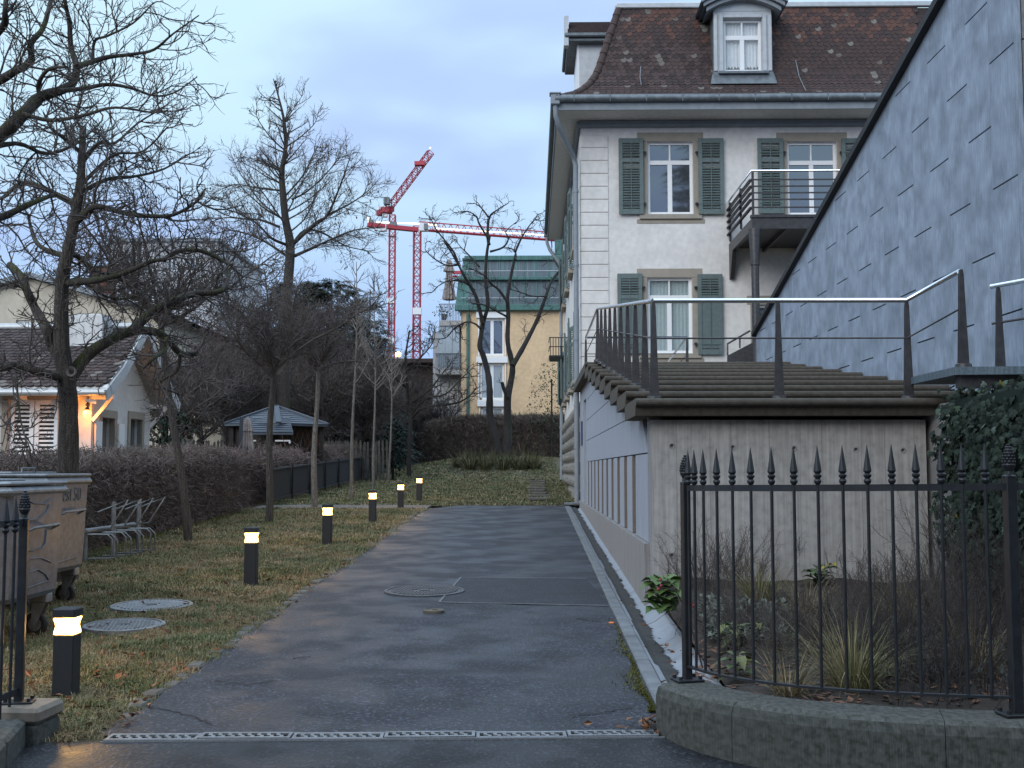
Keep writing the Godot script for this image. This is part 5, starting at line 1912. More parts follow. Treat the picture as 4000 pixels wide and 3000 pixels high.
func plain_house(called: String, label: String, u0: float, u1: float, vtop: float, vpeak: float, upeak: float, d: float, depth: float, m: Material, rm: Material, wins: Array) -> Node3D:
	var a := px(u0, vtop, d)
	var e := px(u1, vtop, d)
	var t := thing(called, label, "building", V((a.x + e.x) * 0.5, 0.5, d))
	var w := MB.new()
	var holes := []
	for r in wins:
		var q := px(r[0], r[3], d)
		var q2 := px(r[2], r[1], d)
		holes.append(Rect2(q.x - a.x, q.y, q2.x - q.x, q2.y - q.y))
	w.holed(e.x - a.x, a.y, 0.3, holes, V(a.x, 0.0, d))
	wpart(t, "wall", w, m)
	var side := MB.new()
	side.box(V(e.x - 0.15, a.y * 0.5, d + depth * 0.5 + 0.3), Vector3(0.3, a.y, depth)); side.box(V(a.x + 0.15, a.y * 0.5, d + depth * 0.5 + 0.3), Vector3(0.3, a.y, depth))
	side.box(V((a.x + e.x) * 0.5, a.y * 0.5, d + 1.5), Vector3(e.x - a.x - 0.6, a.y - 0.1, 0.1))
	wpart(t, "side_wall", side, m)
	for r in holes:
		var wn := Node3D.new()
		wn.name = "window"
		t.add_child(wn, true)
		wn.position = -t.position
		var g := MB.new()
		g.box(V(a.x + r.position.x + r.size.x * 0.5, r.position.y + r.size.y * 0.5, d + 0.2), Vector3(r.size.x, r.size.y, 0.03))
		part(wn, "pane", g, M.mirror_pane)
		var f := MB.new()
		var c := Vector3(a.x + r.position.x, r.position.y, -(d + 0.14))
		f.box(c + Vector3(r.size.x * 0.5, r.size.y * 0.5, 0), Vector3(0.08, r.size.y, 0.06))
		f.box(c + Vector3(0.05, r.size.y * 0.5, 0), Vector3(0.1, r.size.y, 0.06)); f.box(c + Vector3(r.size.x - 0.05, r.size.y * 0.5, 0), Vector3(0.1, r.size.y, 0.06))
		f.box(c + Vector3(r.size.x * 0.5, 0.05, 0.001), Vector3(r.size.x, 0.1, 0.06)); f.box(c + Vector3(r.size.x * 0.5, r.size.y - 0.05, 0.001), Vector3(r.size.x, 0.1, 0.06))
		part(wn, "frame", f, M.frame_white)
	if vpeak < vtop:
		var pk := px(upeak, vpeak, d)
		var gb := MB.new()
		gb.prism(PackedVector2Array([Vector2(a.x, a.y), Vector2(e.x, a.y), Vector2(pk.x, pk.y)]), 0.3, V(0, 0, d + 0.3))
		wpart(t, "gable", gb, m)
		var rf := MB.new()
		var ov := Vector3(0, 0.0, 0.35)
		for s in [[a, -0.4], [e, 0.4]]:
			var low: Vector3 = s[0] + Vector3(s[1], -absf(s[1]) * 0.3, 0)
			var hi := pk + Vector3(0, 0.05, 0)
			var bk := Vector3(0, 0, -depth)
			rf.quad(low + ov, hi + ov, hi + bk, low + bk)
			var up := Vector3(0, 0.22, 0)
			rf.quad(low + ov + up, low + bk + up, hi + bk + up, hi + ov + up)
			rf.quad(low + ov, low + ov + up, hi + ov + up, hi + ov)
		wpart(t, "roof", rf, rm)
	else:
		var rf := MB.new()
		rf.box(V((a.x + e.x) * 0.5, a.y + 0.12, d + depth * 0.5 + 0.2), Vector3(e.x - a.x + 0.5, 0.25, depth + 0.8))
		wpart(t, "roof", rf, rm)
	return t

func make_far_buildings() -> void:
	var c := plain_house("gabled_house", "large cream gabled house rising behind the cottage roof", -420, 640, 1235, 1090, 120, 48.0, 14.0, M.cream, M.grey_trim, [[60, 1250, 120, 1330], [430, 1250, 480, 1330]])
	var ch := MB.new()
	ch.cbox(px(400, 1145, 50.0), Vector3(0.9, 2.2, 0.9), 0.03)
	wpart(c, "chimney", ch, M.brick_red)
	plain_house("apartment_block", "pale apartment block glimpsed through the bare branches", 430, 850, 945, 2000, 0, 85.0, 14.0, M.block_grey, M.grey_trim, [[470, 1000, 510, 1060], [560, 1000, 600, 1060], [650, 1000, 690, 1060], [740, 1000, 780, 1060], [470, 1120, 510, 1180], [560, 1120, 600, 1180], [650, 1120, 690, 1180], [740, 1120, 780, 1180], [470, 1240, 510, 1300], [650, 1240, 690, 1300], [740, 1240, 780, 1300], [560, 1360, 600, 1420], [650, 1360, 690, 1420]])
	var wl := thing("garden_wall", "long cream garden building behind bare shrubs", "wall", V(-14.0, 1.0, 44.0))
	var wm := MB.new()
	wm.holed(5.6, 4.6, 0.3, [Rect2(3.6, 1.2, 0.9, 1.4), Rect2(1.2, 1.2, 0.9, 1.4)], V(-17.5, 1.0, 44.0))
	wpart(wl, "wall", wm, M.cream)
	var wc := MB.new()
	wc.cbox(V(-14.7, 5.65, 44.1), Vector3(5.8, 0.12, 0.5), 0.02)
	wpart(wl, "coping", wc, M.grey_trim)
	var lb := thing("low_outbuilding", "long low dark brown outbuilding behind the bare trees under the cranes", "building", V(-9.0, 1.0, 88.0))
	var lm := MB.new()
	lm.span(px(1250, 1900, 88.0), px(1712, 1425, 92.0))
	wpart(lb, "wall", lm, M.dark_wood)
	var lr := MB.new()
	lr.cbox(px(1480, 1416, 88.5), Vector3(10.2, 0.35, 3.0), 0.05)
	wpart(lb, "roof", lr, M.tile_dark)
	make_ochre_house()
	make_gazebo()
	make_cranes()
	# far street lamp
	var lp := px(1555, 1384, 78.0)
	var sl := thing("street_lamp", "lit street lamp globe among far bare branches", "street lamp", V(lp.x, 1.2, 78.0))
	var pl := MB.new()
	pl.rod(Vector3(0, -0.5, 0), Vector3(0, lp.y - 1.4, 0), 0.07, 8, 0.05)
	part(sl, "pole", pl, M.iron)
	var gb := MB.new()
	gb.lathe([[0.03, -0.2], [0.17, -0.12], [0.2, 0.0], [0.17, 0.12], [0.0, 0.2]], 12, Vector3(0, lp.y - 1.2, 0))
	part(sl, "lamp_globe", gb, M.lamp_glow)
	var li := OmniLight3D.new()
	li.name = "street_lamp_light"
	li.light_color = Color(1.0, 0.9, 0.6); li.light_energy = 3.0; li.light_size = 0.15; li.omni_range = 60.0; li.omni_attenuation = 2.0
	li.shadow_enabled = true
	li.position = Vector3(0, lp.y - 1.2, 0)
	sl.add_child(li)

func make_ochre_house() -> void:
	var D := 72.0
	var t := thing("apartment_house", "ochre apartment house with green copper mansard behind the hedge", "building", V(-0.5, 1.5, D))
	var a := px(1802, 1215, D)
	var e := px(2330, 1215, D)
	var wins := []
	for r in [[1876, 1245, 1968, 1390], [1876, 1420, 1968, 1562], [1880, 1590, 1965, 1700]]:
		var q := px(r[0], r[3], D)
		var q2 := px(r[2], r[1], D)
		wins.append(Rect2(q.x - a.x, q.y - 1.0, q2.x - q.x, q2.y - q.y))
	var w := MB.new()
	w.holed(e.x - a.x, a.y - 1.0, 0.3, wins, V(a.x, 1.0, D))
	wpart(t, "wall", w, M.ochre)
	var sd := MB.new()
	sd.box(V(a.x + 0.15, (a.y + 1.0) * 0.5, D + 5.3), Vector3(0.3, a.y - 1.0, 10)); sd.box(V((a.x + e.x) * 0.5, (a.y + 1) * 0.5, D + 2.0), Vector3(e.x - a.x - 0.7, a.y - 1.2, 0.1))
	wpart(t, "side_wall", sd, M.ochre)
	var i := 0
	for r in wins:
		var o := V(a.x + r.position.x, 1.0 + r.position.y, D)
		var wn := Node3D.new()
		wn.name = "window"
		t.add_child(wn, true)
		wn.position = -t.position
		for s in 2:
			var g := MB.new()
			g.box(o + Vector3(r.size.x * (0.25 + 0.5 * s), r.size.y * 0.5, -0.12), Vector3(r.size.x * 0.48, r.size.y, 0.03))
			part(wn, "pane", g, M.mirror_pane if i == 0 else M.blind_pane)
		var f := MB.new()
		for q in [[0.0, 0.0, 0.09, r.size.y], [r.size.x - 0.09, 0.0, r.size.x, r.size.y], [r.size.x * 0.5 - 0.1, 0.0, r.size.x * 0.5 + 0.1, r.size.y], [0.0, 0.0, r.size.x, 0.14], [0.0, r.size.y - 0.12, r.size.x, r.size.y]]:
			f.box(o + Vector3((q[0] + q[2]) * 0.5, (q[1] + q[3]) * 0.5, -0.08), Vector3(q[2] - q[0], q[3] - q[1], 0.08 + 0.002 * q[0]))
		part(wn, "frame", f, M.frame_white)
		var bx := MB.new()
		bx.cbox(o + Vector3(r.size.x * 0.5, r.size.y + 0.22, 0.1), Vector3(r.size.x + 0.5, 0.4, 0.25), 0.02)
		part(wn, "blind_box", bx, M.frame_white)
		var gr := MB.new()
		gr.box(o + Vector3(-0.1, r.size.y * 0.5, 0.06), Vector3(0.08, r.size.y, 0.1)); gr.box(o + Vector3(r.size.x + 0.1, r.size.y * 0.5, 0.06), Vector3(0.08, r.size.y, 0.1))
		part(wn, "blind_rail", gr, M.frame_white)
		i += 1
	# copper mansard in two tiers with standing seams
	var y0 := a.y
	var y1 := px(1800, 1092, D).y
	var y2 := px(1800, 1008, D).y
	var q := MB.new()
	for tier in [[y0 + 0.35, y1, 0.0, 0.45, -0.35, -0.2], [y1 + 0.15, y2, 0.6, 1.0, -0.1, 0.15]]:
		q.quad(V(a.x + tier[4], tier[0], D - 0.3 + tier[2]), V(e.x, tier[0], D - 0.3 + tier[2]), V(e.x, tier[1], D - 0.3 + tier[3]), V(a.x + tier[5], tier[1], D - 0.3 + tier[3]))
		q.quad(V(a.x + tier[4], tier[0], D + 10), V(a.x + tier[4], tier[0], D - 0.3 + tier[2]), V(a.x + tier[5], tier[1], D - 0.3 + tier[3]), V(a.x + tier[5], tier[1], D + 10))
	var roof := wpart(t, "mansard", q, M.copper_dark)
	var bd := MB.new()
	bd.cbox(V((a.x + e.x) * 0.5 - 0.2, y0 + 0.17, D - 0.2), Vector3(e.x - a.x + 0.4, 0.36, 0.4), 0.03)
	bd.cbox(V((a.x + e.x) * 0.5 - 0.1, y1 + 0.05, D + 0.2), Vector3(e.x - a.x + 0.4, 0.2, 0.7), 0.03)
	bd.cbox(V((a.x + e.x) * 0.5 + 0.1, y2 + 0.1, D + 0.8), Vector3(e.x - a.x - 0.1, 0.3, 0.6), 0.03)
	bd.box(V((a.x + e.x) * 0.5, y2 + 0.1, D + 5.5), Vector3(e.x - a.x, 0.1, 9.5))
	wpart(roof, "copper_band", bd, M.copper)
	for k in 12:
		var x := a.x + 0.1 + k * 0.77
		if x > e.x: break
		var s := MB.new()
		s.bar(V(x, y0 + 0.35, D - 0.32), V(x + 0.02, y1, D + 0.13), 0.05, 0.06); s.bar(V(x, y1 + 0.15, D + 0.28), V(x, y2, D + 0.68), 0.05, 0.06)
		wpart(roof, "standing_seam", s, M.copper)
	var left := MB.new()                                        # green corner strip
	left.quad(V(a.x - 0.36, y0 + 0.35, D - 0.31), V(a.x + 0.45, y0 + 0.35, D - 0.31), V(a.x + 0.5, y1, D + 0.14), V(a.x - 0.21, y1, D + 0.14))
	left.quad(V(a.x - 0.11, y1 + 0.15, D + 0.29), V(a.x + 0.5, y1 + 0.15, D + 0.29), V(a.x + 0.6, y2, D + 0.69), V(a.x + 0.14, y2, D + 0.69))
	wpart(roof, "corner_sheet", left, M.copper)
	var sr := MB.new()
	for yy in [y0 + 0.75, y1 + 0.45]:
		sr.rod(V(a.x, yy, D - 0.45), V(e.x, yy, D - 0.45), 0.035, 6)
	wpart(roof, "snow_rail", sr, M.galv_light)
	var ch := MB.new()
	ch.span(px(2168, 1010, D + 1.0), px(2200, 935, D + 2.0))
	wpart(roof, "copper_chimney", ch, M.copper)
	var dp := MB.new()
	dp.rod(px(1828, 1225, D - 0.1), px(1828, 1700, D - 0.1), 0.1, 8)
	wpart(t, "rainwater_pipe", dp, M.copper)
	# terrace wing on the left with balconies
	var wing := MB.new()
	var b0 := px(1692, 1265, D + 1.0)
	wing.span(V(b0.x, 1.0, D + 1.0), V(a.x, px(1700, 1290, D).y, D + 9))
	wpart(t, "terrace_wing", wing, M.block_grey)
	for lv in [[1252, 1272, 1715], [1445, 1462, 1700]]:
		var sl := MB.new()
		var p0 := px(lv[2], lv[0], D - 0.2)
		var p1 := px(1802, lv[1], D - 0.2)
		sl.span(p0, V(p1.x, p1.y, D + 4))
		wpart(t, "balcony_slab", sl, M.concrete)
		var rl := MB.new()
		for k in 15:
			var x := lerpf(p0.x + 0.05, p1.x, k / 14.0)
			rl.rod(V(x, p0.y, D - 0.15), V(x, p0.y + 1.05, D - 0.15), 0.02, 4)
		rl.rod(V(p0.x, p0.y + 1.05, D - 0.15), V(p1.x, p0.y + 1.05, D - 0.15), 0.03, 5)
		rl.rod(V(p0.x, p0.y + 1.05, D - 0.15), V(p0.x, p0.y + 1.05, D + 3), 0.03, 5)
		wpart(t, "balcony_rail", rl, M.galv)
	for k in 3:
		var g := MB.new()
		g.box(px(1725 + 28 * k, 1355, D - 0.05), Vector3(0.42, 2.6, 0.04))
		wpart(t, "glass_screen", g, M.blind_pane)
	var dw := MB.new()
	dw.span(px(1700, 1600, D + 0.9), px(1790, 1480, D + 0.95))
	wpart(t, "loggia", dw, M.inner_plaster)
	parasol(px(1754, 1250, D + 1.0), 3.9, "closed beige parasol on the terrace of ochre apartment house")
	var pp := thing("terrace_plant", "dark bushy pot plant on terrace of ochre apartment house", "plant", px(1735, 1250, D + 1.5))
	var pm := MB.new()
	rng.seed = 61
	for k in 160:
		var o := Vector3(rng.randfn(0, 0.35), 0.25 + absf(rng.randfn(0.3, 0.3)), rng.randfn(0, 0.3))
		leaf_quad(pm, o, Vector3(rng.randfn(), rng.randfn(), rng.randfn()).normalized(), 0.16, 0.1)
	part(pp, "foliage", pm, M.ivy_leaf)
	var pot := MB.new()
	pot.lathe([[0.15, 0.0], [0.22, 0.35], [0.19, 0.36]], 12, Vector3(0, 0.0, 0))
	part(pp, "pot", pot, M.bollard)

func leaf_quad(m: MB, o: Vector3, dir: Vector3, l: float, w: float) -> void:
	var s := dir.cross(Vector3.UP if absf(dir.y) < 0.9 else Vector3.RIGHT).normalized() * w * 0.5
	m.quad(o, o + dir * l * 0.5 + s, o + dir * l, o + dir * l * 0.5 - s)

func parasol(foot: Vector3, h: float, label: String, strapped := false) -> void:
	var t := thing("parasol", label, "parasol", foot)
	var p := MB.new()
	p.rod(Vector3(0, 0, 0), Vector3(0, h, 0), 0.028, 8)
	part(t, "pole", p, M.galv_light)
	var c := MB.new()                                           # folded canopy: pleats hanging round the pole
	var k := h / 2.45
	var pr := [[0.06, 1.0], [0.11, 0.97], [0.17, 0.87], [0.25, 0.8], [0.12, 0.79], [0.14, 0.72], [0.19, 0.55], [0.28, 0.36], [0.26, 0.33]]
	if strapped: pr = [[0.03, 1.0], [0.12, 0.94], [0.2, 0.84], [0.29, 0.72], [0.22, 0.71], [0.25, 0.6], [0.34, 0.4], [0.46, 0.18], [0.44, 0.15]]
	var n := 24
	for i in pr.size() - 1:
		for j in n:
			var q := []
			for e in [[i, j], [i, j + 1], [i + 1, j + 1], [i + 1, j]]:
				var a: float = TAU * e[1] / n
				var r: float = pr[e[0]][0] * k * (1.0 if e[1] % 2 == 0 else 0.66) * (1.0 + 0.12 * sin(a * 3.0))
				q.append(Vector3(cos(a) * r, pr[e[0]][1] * h, sin(a) * r))
			c.quad(q[1], q[0], q[3], q[2])
	part(t, "folded_canopy", c, M.canvas)
	if strapped:
		var s := MB.new()
		s.cbox(Vector3(-0.1, h * 0.52, 0.32), Vector3(0.1, h * 0.95, 0.02), 0.006, Basis(Vector3.RIGHT, -0.1))
		part(t, "cover_strap", s, M.strap)

func make_gazebo() -> void:
	var D := 36.0
	var c := px(1078, 1660, D)
	var t := thing("gazebo", "dark wooden garden gazebo with hipped slate roof behind hedge", "gazebo", V(c.x, 1.0, D))
	var r := 1.55
	var ey := px(1078, 1655, D - 1.5).y
	var ty := px(1078, 1588, D).y
	var n := 6
	for k in n:
		var a0 := TAU * (k + 0.25) / n
		var a1 := TAU * (k + 1.25) / n
		var e0 := Vector3(cos(a0) * (r + 0.25), ey, sin(a0) * (r + 0.25)) + V(c.x, 0, D)
		var e1 := Vector3(cos(a1) * (r + 0.25), ey, sin(a1) * (r + 0.25)) + V(c.x, 0, D)
		var ap := V(c.x, ty, D)
		var f := MB.new()
		f.tri(e1, e0, ap); f.tri(e0 - Vector3(0, 0.06, 0), e1 - Vector3(0, 0.06, 0), ap - Vector3(0, 0.1, 0)); f.quad(e0, e1, e1 - Vector3(0, 0.06, 0), e0 - Vector3(0, 0.06, 0))
		var face := wpart(t, "roof", f, M.slate)
		for row in 9:                                           # courses of slates
			var u := row / 9.0
			var v := (row + 1.25) / 9.0
			var cs := MB.new()
			var up := ((e1 - e0).cross(ap - e0)).normalized()
			if up.y < 0: up = -up
			cs.quad(e1.lerp(ap, u) + up * 0.025, e0.lerp(ap, u) + up * 0.025, e0.lerp(ap, minf(v, 1.0)) + up * 0.008, e1.lerp(ap, minf(v, 1.0)) + up * 0.008)
			cs.quad(e0.lerp(ap, u), e1.lerp(ap, u), e1.lerp(ap, u) + up * 0.025, e0.lerp(ap, u) + up * 0.025)
			wpart(face, "slate_course", cs, M.slate)
		var hc := MB.new()
		hc.bar(e0 + Vector3(0, 0.03, 0), ap + Vector3(0, 0.03, 0), 0.16, 0.05)
		wpart(t, "hip_cap", hc, M.slate)
		var p := MB.new()
		var pb := Vector3(cos(a0) * r, 0, sin(a0) * r) + V(c.x, 0, D)
		p.cbox(pb + Vector3(0, (ey + 0.8) * 0.5, 0), Vector3(0.14, ey - 0.8, 0.14), 0.01)
		wpart(t, "post", p, M.dark_wood)
		var pb1 := Vector3(cos(a1) * r, 0, sin(a1) * r) + V(c.x, 0, D)
		if k in [0, 2, 3, 5]:
			var lt := MB.new()
			for j in 9:
				for sg in [-1.0, 1.0]:
					var x0 := clampf(j / 8.0 - 0.25 * sg, 0, 1)
					var x1 := clampf(j / 8.0 + 0.25 * sg, 0, 1)
					lt.bar(pb.lerp(pb1, x0) + Vector3(0, 1.1, 0), pb.lerp(pb1, x1) + Vector3(0, ey - 0.1, 0), 0.012, 0.03)
			wpart(t, "lattice", lt, M.lattice_wood)
		var bk := MB.new()                                      # boarded inside, so that no light shows through
		var inw := ((pb + pb1) * 0.5 - V(c.x, 0, D)) * Vector3(-0.03, 0, -0.03)
		bk.quad(pb + inw + Vector3(0, 0.8, 0), pb1 + inw + Vector3(0, 0.8, 0), pb1 + inw + Vector3(0, ey - 0.02, 0), pb + inw + Vector3(0, ey - 0.02, 0))
		wpart(t, "board_wall", bk, M.dark_wood)
	# front porch slope
	var pq := px(960, 1690, D - 2.2)
	var pr := px(1145, 1690, D - 2.2)
	var po := MB.new()
	var b0 := px(985, 1630, D - 1.0)
	var b1 := px(1130, 1630, D - 1.0)
	po.quad(pq, pr, b1, b0); po.quad(pq - Vector3(0, 0.06, 0), pq, b0, b0 - Vector3(0, 0.06, 0)); po.quad(pr, pr - Vector3(0, 0.06, 0), pq - Vector3(0, 0.06, 0), pq)
	var porch := wpart(t, "porch_roof", po, M.slate)
	for row in 7:
		var cs := MB.new()
		var u := row / 7.0
		cs.quad(pq.lerp(b0, u) + Vector3(0, 0.03, 0.01), pr.lerp(b1, u) + Vector3(0, 0.03, 0.01), pr.lerp(b1, u + 0.16) + Vector3(0, 0.012, 0), pq.lerp(b0, u + 0.16) + Vector3(0, 0.012, 0))
		wpart(porch, "slate_course", cs, M.slate)
	var hb := MB.new()
	hb.rod(px(972, 1722, D - 2.0), px(1000, 1722, D - 2.0), 0.03, 6); hb.rod(px(1075, 1722, D - 2.0), px(1133, 1722, D - 2.0), 0.03, 6); hb.rod(px(1132, 1722, D - 2.0), px(1132, 1732, D - 2.0), 0.03, 6)
	wpart(t, "grab_bar", hb, M.frame_white)
	parasol(px(965, 1830, 30.0), px(965, 1628, 30.0).y - px(965, 1830, 30.0).y, "folded cream parasol with dark strap in front of gazebo", true)


func lattice_mast(m: MB, a: Vector3, b: Vector3, w: float, n: int, r: float) -> void:
	var t := (b - a).normalized()
	var s := t.cross(Vector3.BACK if absf(t.z) < 0.8 else Vector3.UP).normalized()
	var q := t.cross(s).normalized()
	var c := []
	for e in [[-1, -1], [1, -1], [1, 1], [-1, 1]]:
		c.append((s * e[0] + q * e[1]) * w * 0.5)
	for k in 4: m.rod(a + c[k], b + c[k], r, 4)
	for i in n:
		var p0 := a.lerp(b, float(i) / n)
		var p1 := a.lerp(b, float(i + 1) / n)
		for k in 4:
			var k2 := (k + 1) % 4
			if i % 2 == 0: m.rod(p0 + c[k], p1 + c[k2], r * 0.6, 3)
			else: m.rod(p0 + c[k2], p1 + c[k], r * 0.6, 3)
			m.rod(p1 + c[k], p1 + c[k2], r * 0.6, 3)

func make_cranes() -> void:
	# luffing crane
	var D := 250.0
	var b := px(1524, 1500, D)
	var top := px(1533, 840, D)
	var t := thing("tower_crane", "red tower crane with its lattice jib luffed steeply up", "crane", V(b.x, 0, D), "construction cranes")
	var m := MB.new()
	lattice_mast(m, V(top.x, 0, D), top, 1.25, 36, 0.13)
	wpart(t, "mast", m, M.crane_red)
	for vv in [1176, 1330]:
		var c := MB.new()
		c.box(px(1528, vv, D), Vector3(1.5, 1.2, 1.5))
		wpart(t, "collar", c, M.crane_white)
	var j := MB.new()
	var j0 := px(1520, 812, D)
	var j1 := px(1682, 595, D - 8)
	lattice_mast(j, j0, j1, 1.25, 16, 0.12)
	var hl := px(1640, 640, D - 7)
	j.box(hl, Vector3(2.2, 0.8, 1.6))
	wpart(t, "jib", j, M.crane_red)
	var cj := MB.new()
	cj.bar(px(1530, 815, D), px(1480, 835, D + 4), 1.4, 1.1)
	cj.box(px(1510, 822, D + 1), Vector3(2.4, 1.2, 2.0))
	wpart(t, "counter_jib", cj, M.crane_red)
	var cab := MB.new()
	cab.cbox(px(1511, 786, D - 1.5), Vector3(1.3, 1.6, 1.6), 0.08)
	wpart(t, "cab", cab, M.crane_grey)
	var cb := MB.new()
	cb.box(px(1504, 842, D + 1), Vector3(1.0, 0.7, 1.2)); cb.box(px(1484, 820, D + 4), Vector3(0.7, 1.2, 1.0))
	wpart(t, "ballast", cb, M.crane_white)
	var tip := MB.new()
	tip.lathe([[0.0, -0.25], [0.25, 0.0], [0.0, 0.25]], 8, px(1680, 578, D - 8))
	wpart(t, "tip_light", tip, M.fairy_light)
	# hammerhead crane
	D = 220.0
	var b2 := px(1630, 885, D)
	var t2 := thing("tower_crane", "red tower crane with level jib strung with white lights", "crane", V(b2.x, 0, D), "construction cranes")
	var m2 := MB.new()
	lattice_mast(m2, V(b2.x, 0, D), b2, 1.3, 30, 0.14)
	wpart(t2, "mast", m2, M.crane_red)
	var co := MB.new()
	co.box(px(1630, 1217, D), Vector3(1.6, 1.3, 1.6))
	wpart(t2, "collar", co, M.crane_white)
	var jb := MB.new()
	var k0 := px(1640, 896, D)
	var k1 := px(2300, 947, D + 16)
	for k in 26:
		var p0 := k0.lerp(k1, k / 26.0)
		var p1 := k0.lerp(k1, (k + 1) / 26.0)
		var ht := Vector3(0, 1.5, 0)
		jb.rod(p0, p1, 0.16, 4); jb.rod(p0 + ht, p1 + ht, 0.12, 4)
		jb.rod(p0, (p0 + p1) * 0.5 + ht, 0.08, 3); jb.rod((p0 + p1) * 0.5 + ht, p1, 0.08, 3)
		jb.rod(p0 + Vector3(0, 0, -1.1), p1 + Vector3(0, 0, -1.1), 0.14, 4); jb.rod(p0, p0 + Vector3(0, 0, -1.1), 0.07, 3)
	wpart(t2, "jib", jb, M.crane_red)
	var fl := MB.new()
	fl.path([px(1470, 868, D - 1), px(1640, 874, D - 0.6), px(1705, 880, D + 1)], 0.13, 4)
	fl.path([px(1705, 892, D + 0.5), px(2280, 928, D + 15)], 0.12, 4)
	fl.path([px(1436, 850, D - 3), px(1440, 870, D - 3), px(1470, 876, D - 2)], 0.13, 4)
	wpart(t2, "light_string", fl, M.fairy_light)
	var cq := MB.new()
	cq.bar(px(1632, 898, D), px(1436, 878, D - 3), 1.3, 0.75)
	wpart(t2, "counter_jib", cq, M.crane_red)
	var wt := MB.new()
	wt.box(px(1497, 890, D - 2), Vector3(1.3, 1.3, 1.2)); wt.box(px(1468, 892, D - 2.5), Vector3(0.5, 1.0, 1.0))
	wt.box(px(1655, 888, D - 1.4), Vector3(1.6, 1.5, 1.4))
	wpart(t2, "ballast", wt, M.crane_white)
	var cb2 := MB.new()
	cb2.box(px(1664, 886, D - 2.0), Vector3(0.7, 1.1, 1.2)); cb2.box(px(1450, 872, D - 2.6), Vector3(0.8, 1.2, 1.2)); cb2.box(px(1537, 876, D - 1.6), Vector3(1.4, 0.7, 1.0))
	wpart(t2, "machinery", cb2, M.crane_grey)
	# tip of a third crane behind the copper roof
	D = 300.0
	var t3 := thing("tower_crane", "orange tip of a far crane jib beside copper roof", "crane", px(1790, 1075, D), "construction cranes")
	t3.set_meta("label", "red tip of far crane jib peeping beside the copper roof")
	var j3 := MB.new()
	lattice_mast(j3, px(1762, 1072, D), px(1850, 1078, D + 5), 1.1, 6, 0.12)
	j3.box(px(1788, 1064, D), Vector3(1.9, 0.7, 0.9))
	wpart(t3, "jib", j3, M.crane_red)
	var m3 := MB.new()
	lattice_mast(m3, px(1850, 1600, D + 5), px(1850, 1076, D + 5), 1.3, 24, 0.13)
	wpart(t3, "mast", m3, M.crane_red)


# ---------- bare trees ----------
var moss_noise := FastNoiseLite.new()

func smooth_line(p: PackedVector3Array, n: int) -> PackedVector3Array:   # spline through points
	var out := PackedVector3Array()
	for i in p.size() - 1:
		var a := p[maxi(i - 1, 0)]
		var e := p[mini(i + 2, p.size() - 1)]
		for k in n:
			out.append(p[i].cubic_interpolate(p[i + 1], a, e, float(k) / n))
	out.append(p[p.size() - 1])
	return out

func limb_tube(m: MB, p: PackedVector3Array, r0: float, r1: float, sides: int, knob := 0.12, moss := 0.0) -> PackedFloat32Array:
	var r := PackedFloat32Array()
	for i in p.size():
		var t := float(i) / (p.size() - 1)
		r.append(lerpf(r0, r1, pow(t, 0.85)) * (1.0 + knob * moss_noise.get_noise_3dv(p[i] * 5.0)))
	m.colored = true
	var k := m.v.size()
	m.tube(p, r, sides, true)
	while m.c.size() < m.v.size(): m.c.append(Color.WHITE)
	for i in range(k, m.v.size()):
		var w := m.n[i].y * 0.6 + moss_noise.get_noise_3dv(m.v[i] * 3.0) * 1.3
		m.c[i] = Color.WHITE if w < 0.55 - moss else Color(0.75, 1.15, 0.32)
	return r

func wander(p: Vector3, dir: Vector3, l: float, n: int, wig: float, pull: Vector3, g: RandomNumberGenerator) -> PackedVector3Array:
	var out := PackedVector3Array([p])
	var step := l / n
	for i in n:
		dir = (dir + Vector3(g.randfn(), g.randfn(), g.randfn()) * wig + pull / n).normalized()
		p += dir * step
		out.append(p)
	return out

# cfg, one row per level: [per metre, length, angle, radius, segments, wiggle, upward pull, sides, start]
func sprout(m: MB, line: PackedVector3Array, rad: float, cfg: Array, lv: int, g: RandomNumberGenerator, scale := 1.0) -> void:
	var q: Array = cfg[lv]
	var total := 0.0
	for i in line.size() - 1: total += line[i].distance_to(line[i + 1])
	var n := int(total * q[0] + g.randf())
	for k in n:
		var t: float = lerpf(q[8], 1.0, (k + g.randf()) / n)
		var x := t * (line.size() - 1)
		var i := mini(int(x), line.size() - 2)
		var p := line[i].lerp(line[i + 1], x - i)
		var tan := (line[i + 1] - line[i]).normalized()
		var side := tan.cross(Vector3(g.randfn(), g.randfn(), g.randfn())).normalized()
		var a: float = q[2] * g.randf_range(0.65, 1.25)
		var dir := tan * cos(a) + side * sin(a)
		var l: float = q[1] * g.randf_range(0.45, 1.2) * lerpf(1.0, 0.6, t) * scale
		var r: float = minf(q[3], rad * 0.8) * g.randf_range(0.75, 1.1)
		var ln := wander(p, dir, l, q[4], q[5], Vector3(0, q[6], 0), g)
		var rr := PackedFloat32Array()
		for j in ln.size(): rr.append(lerpf(r, r * 0.45, float(j) / (ln.size() - 1)))
		m.tube(ln, rr, q[7], false)
		if lv + 1 < cfg.size(): sprout(m, ln, r, cfg, lv + 1, g, scale)

func trace(pts: Array, d: float, dz: float, n := 4) -> PackedVector3Array:   # a limb traced on the photograph, at the tree's own depth
	var p := PackedVector3Array()
	for i in pts.size():
		var k := float(i) / maxf(1.0, pts.size() - 1)
		p.append(px(pts[i][0], pts[i][1], d + dz * k + 0.12 * sin(i * 2.4 + d)))
	return smooth_line(p, n)

func tree(called: String, label: String, foot: Vector3, group := "") -> Node3D:
	return thing(called, label, "tree", foot, group)

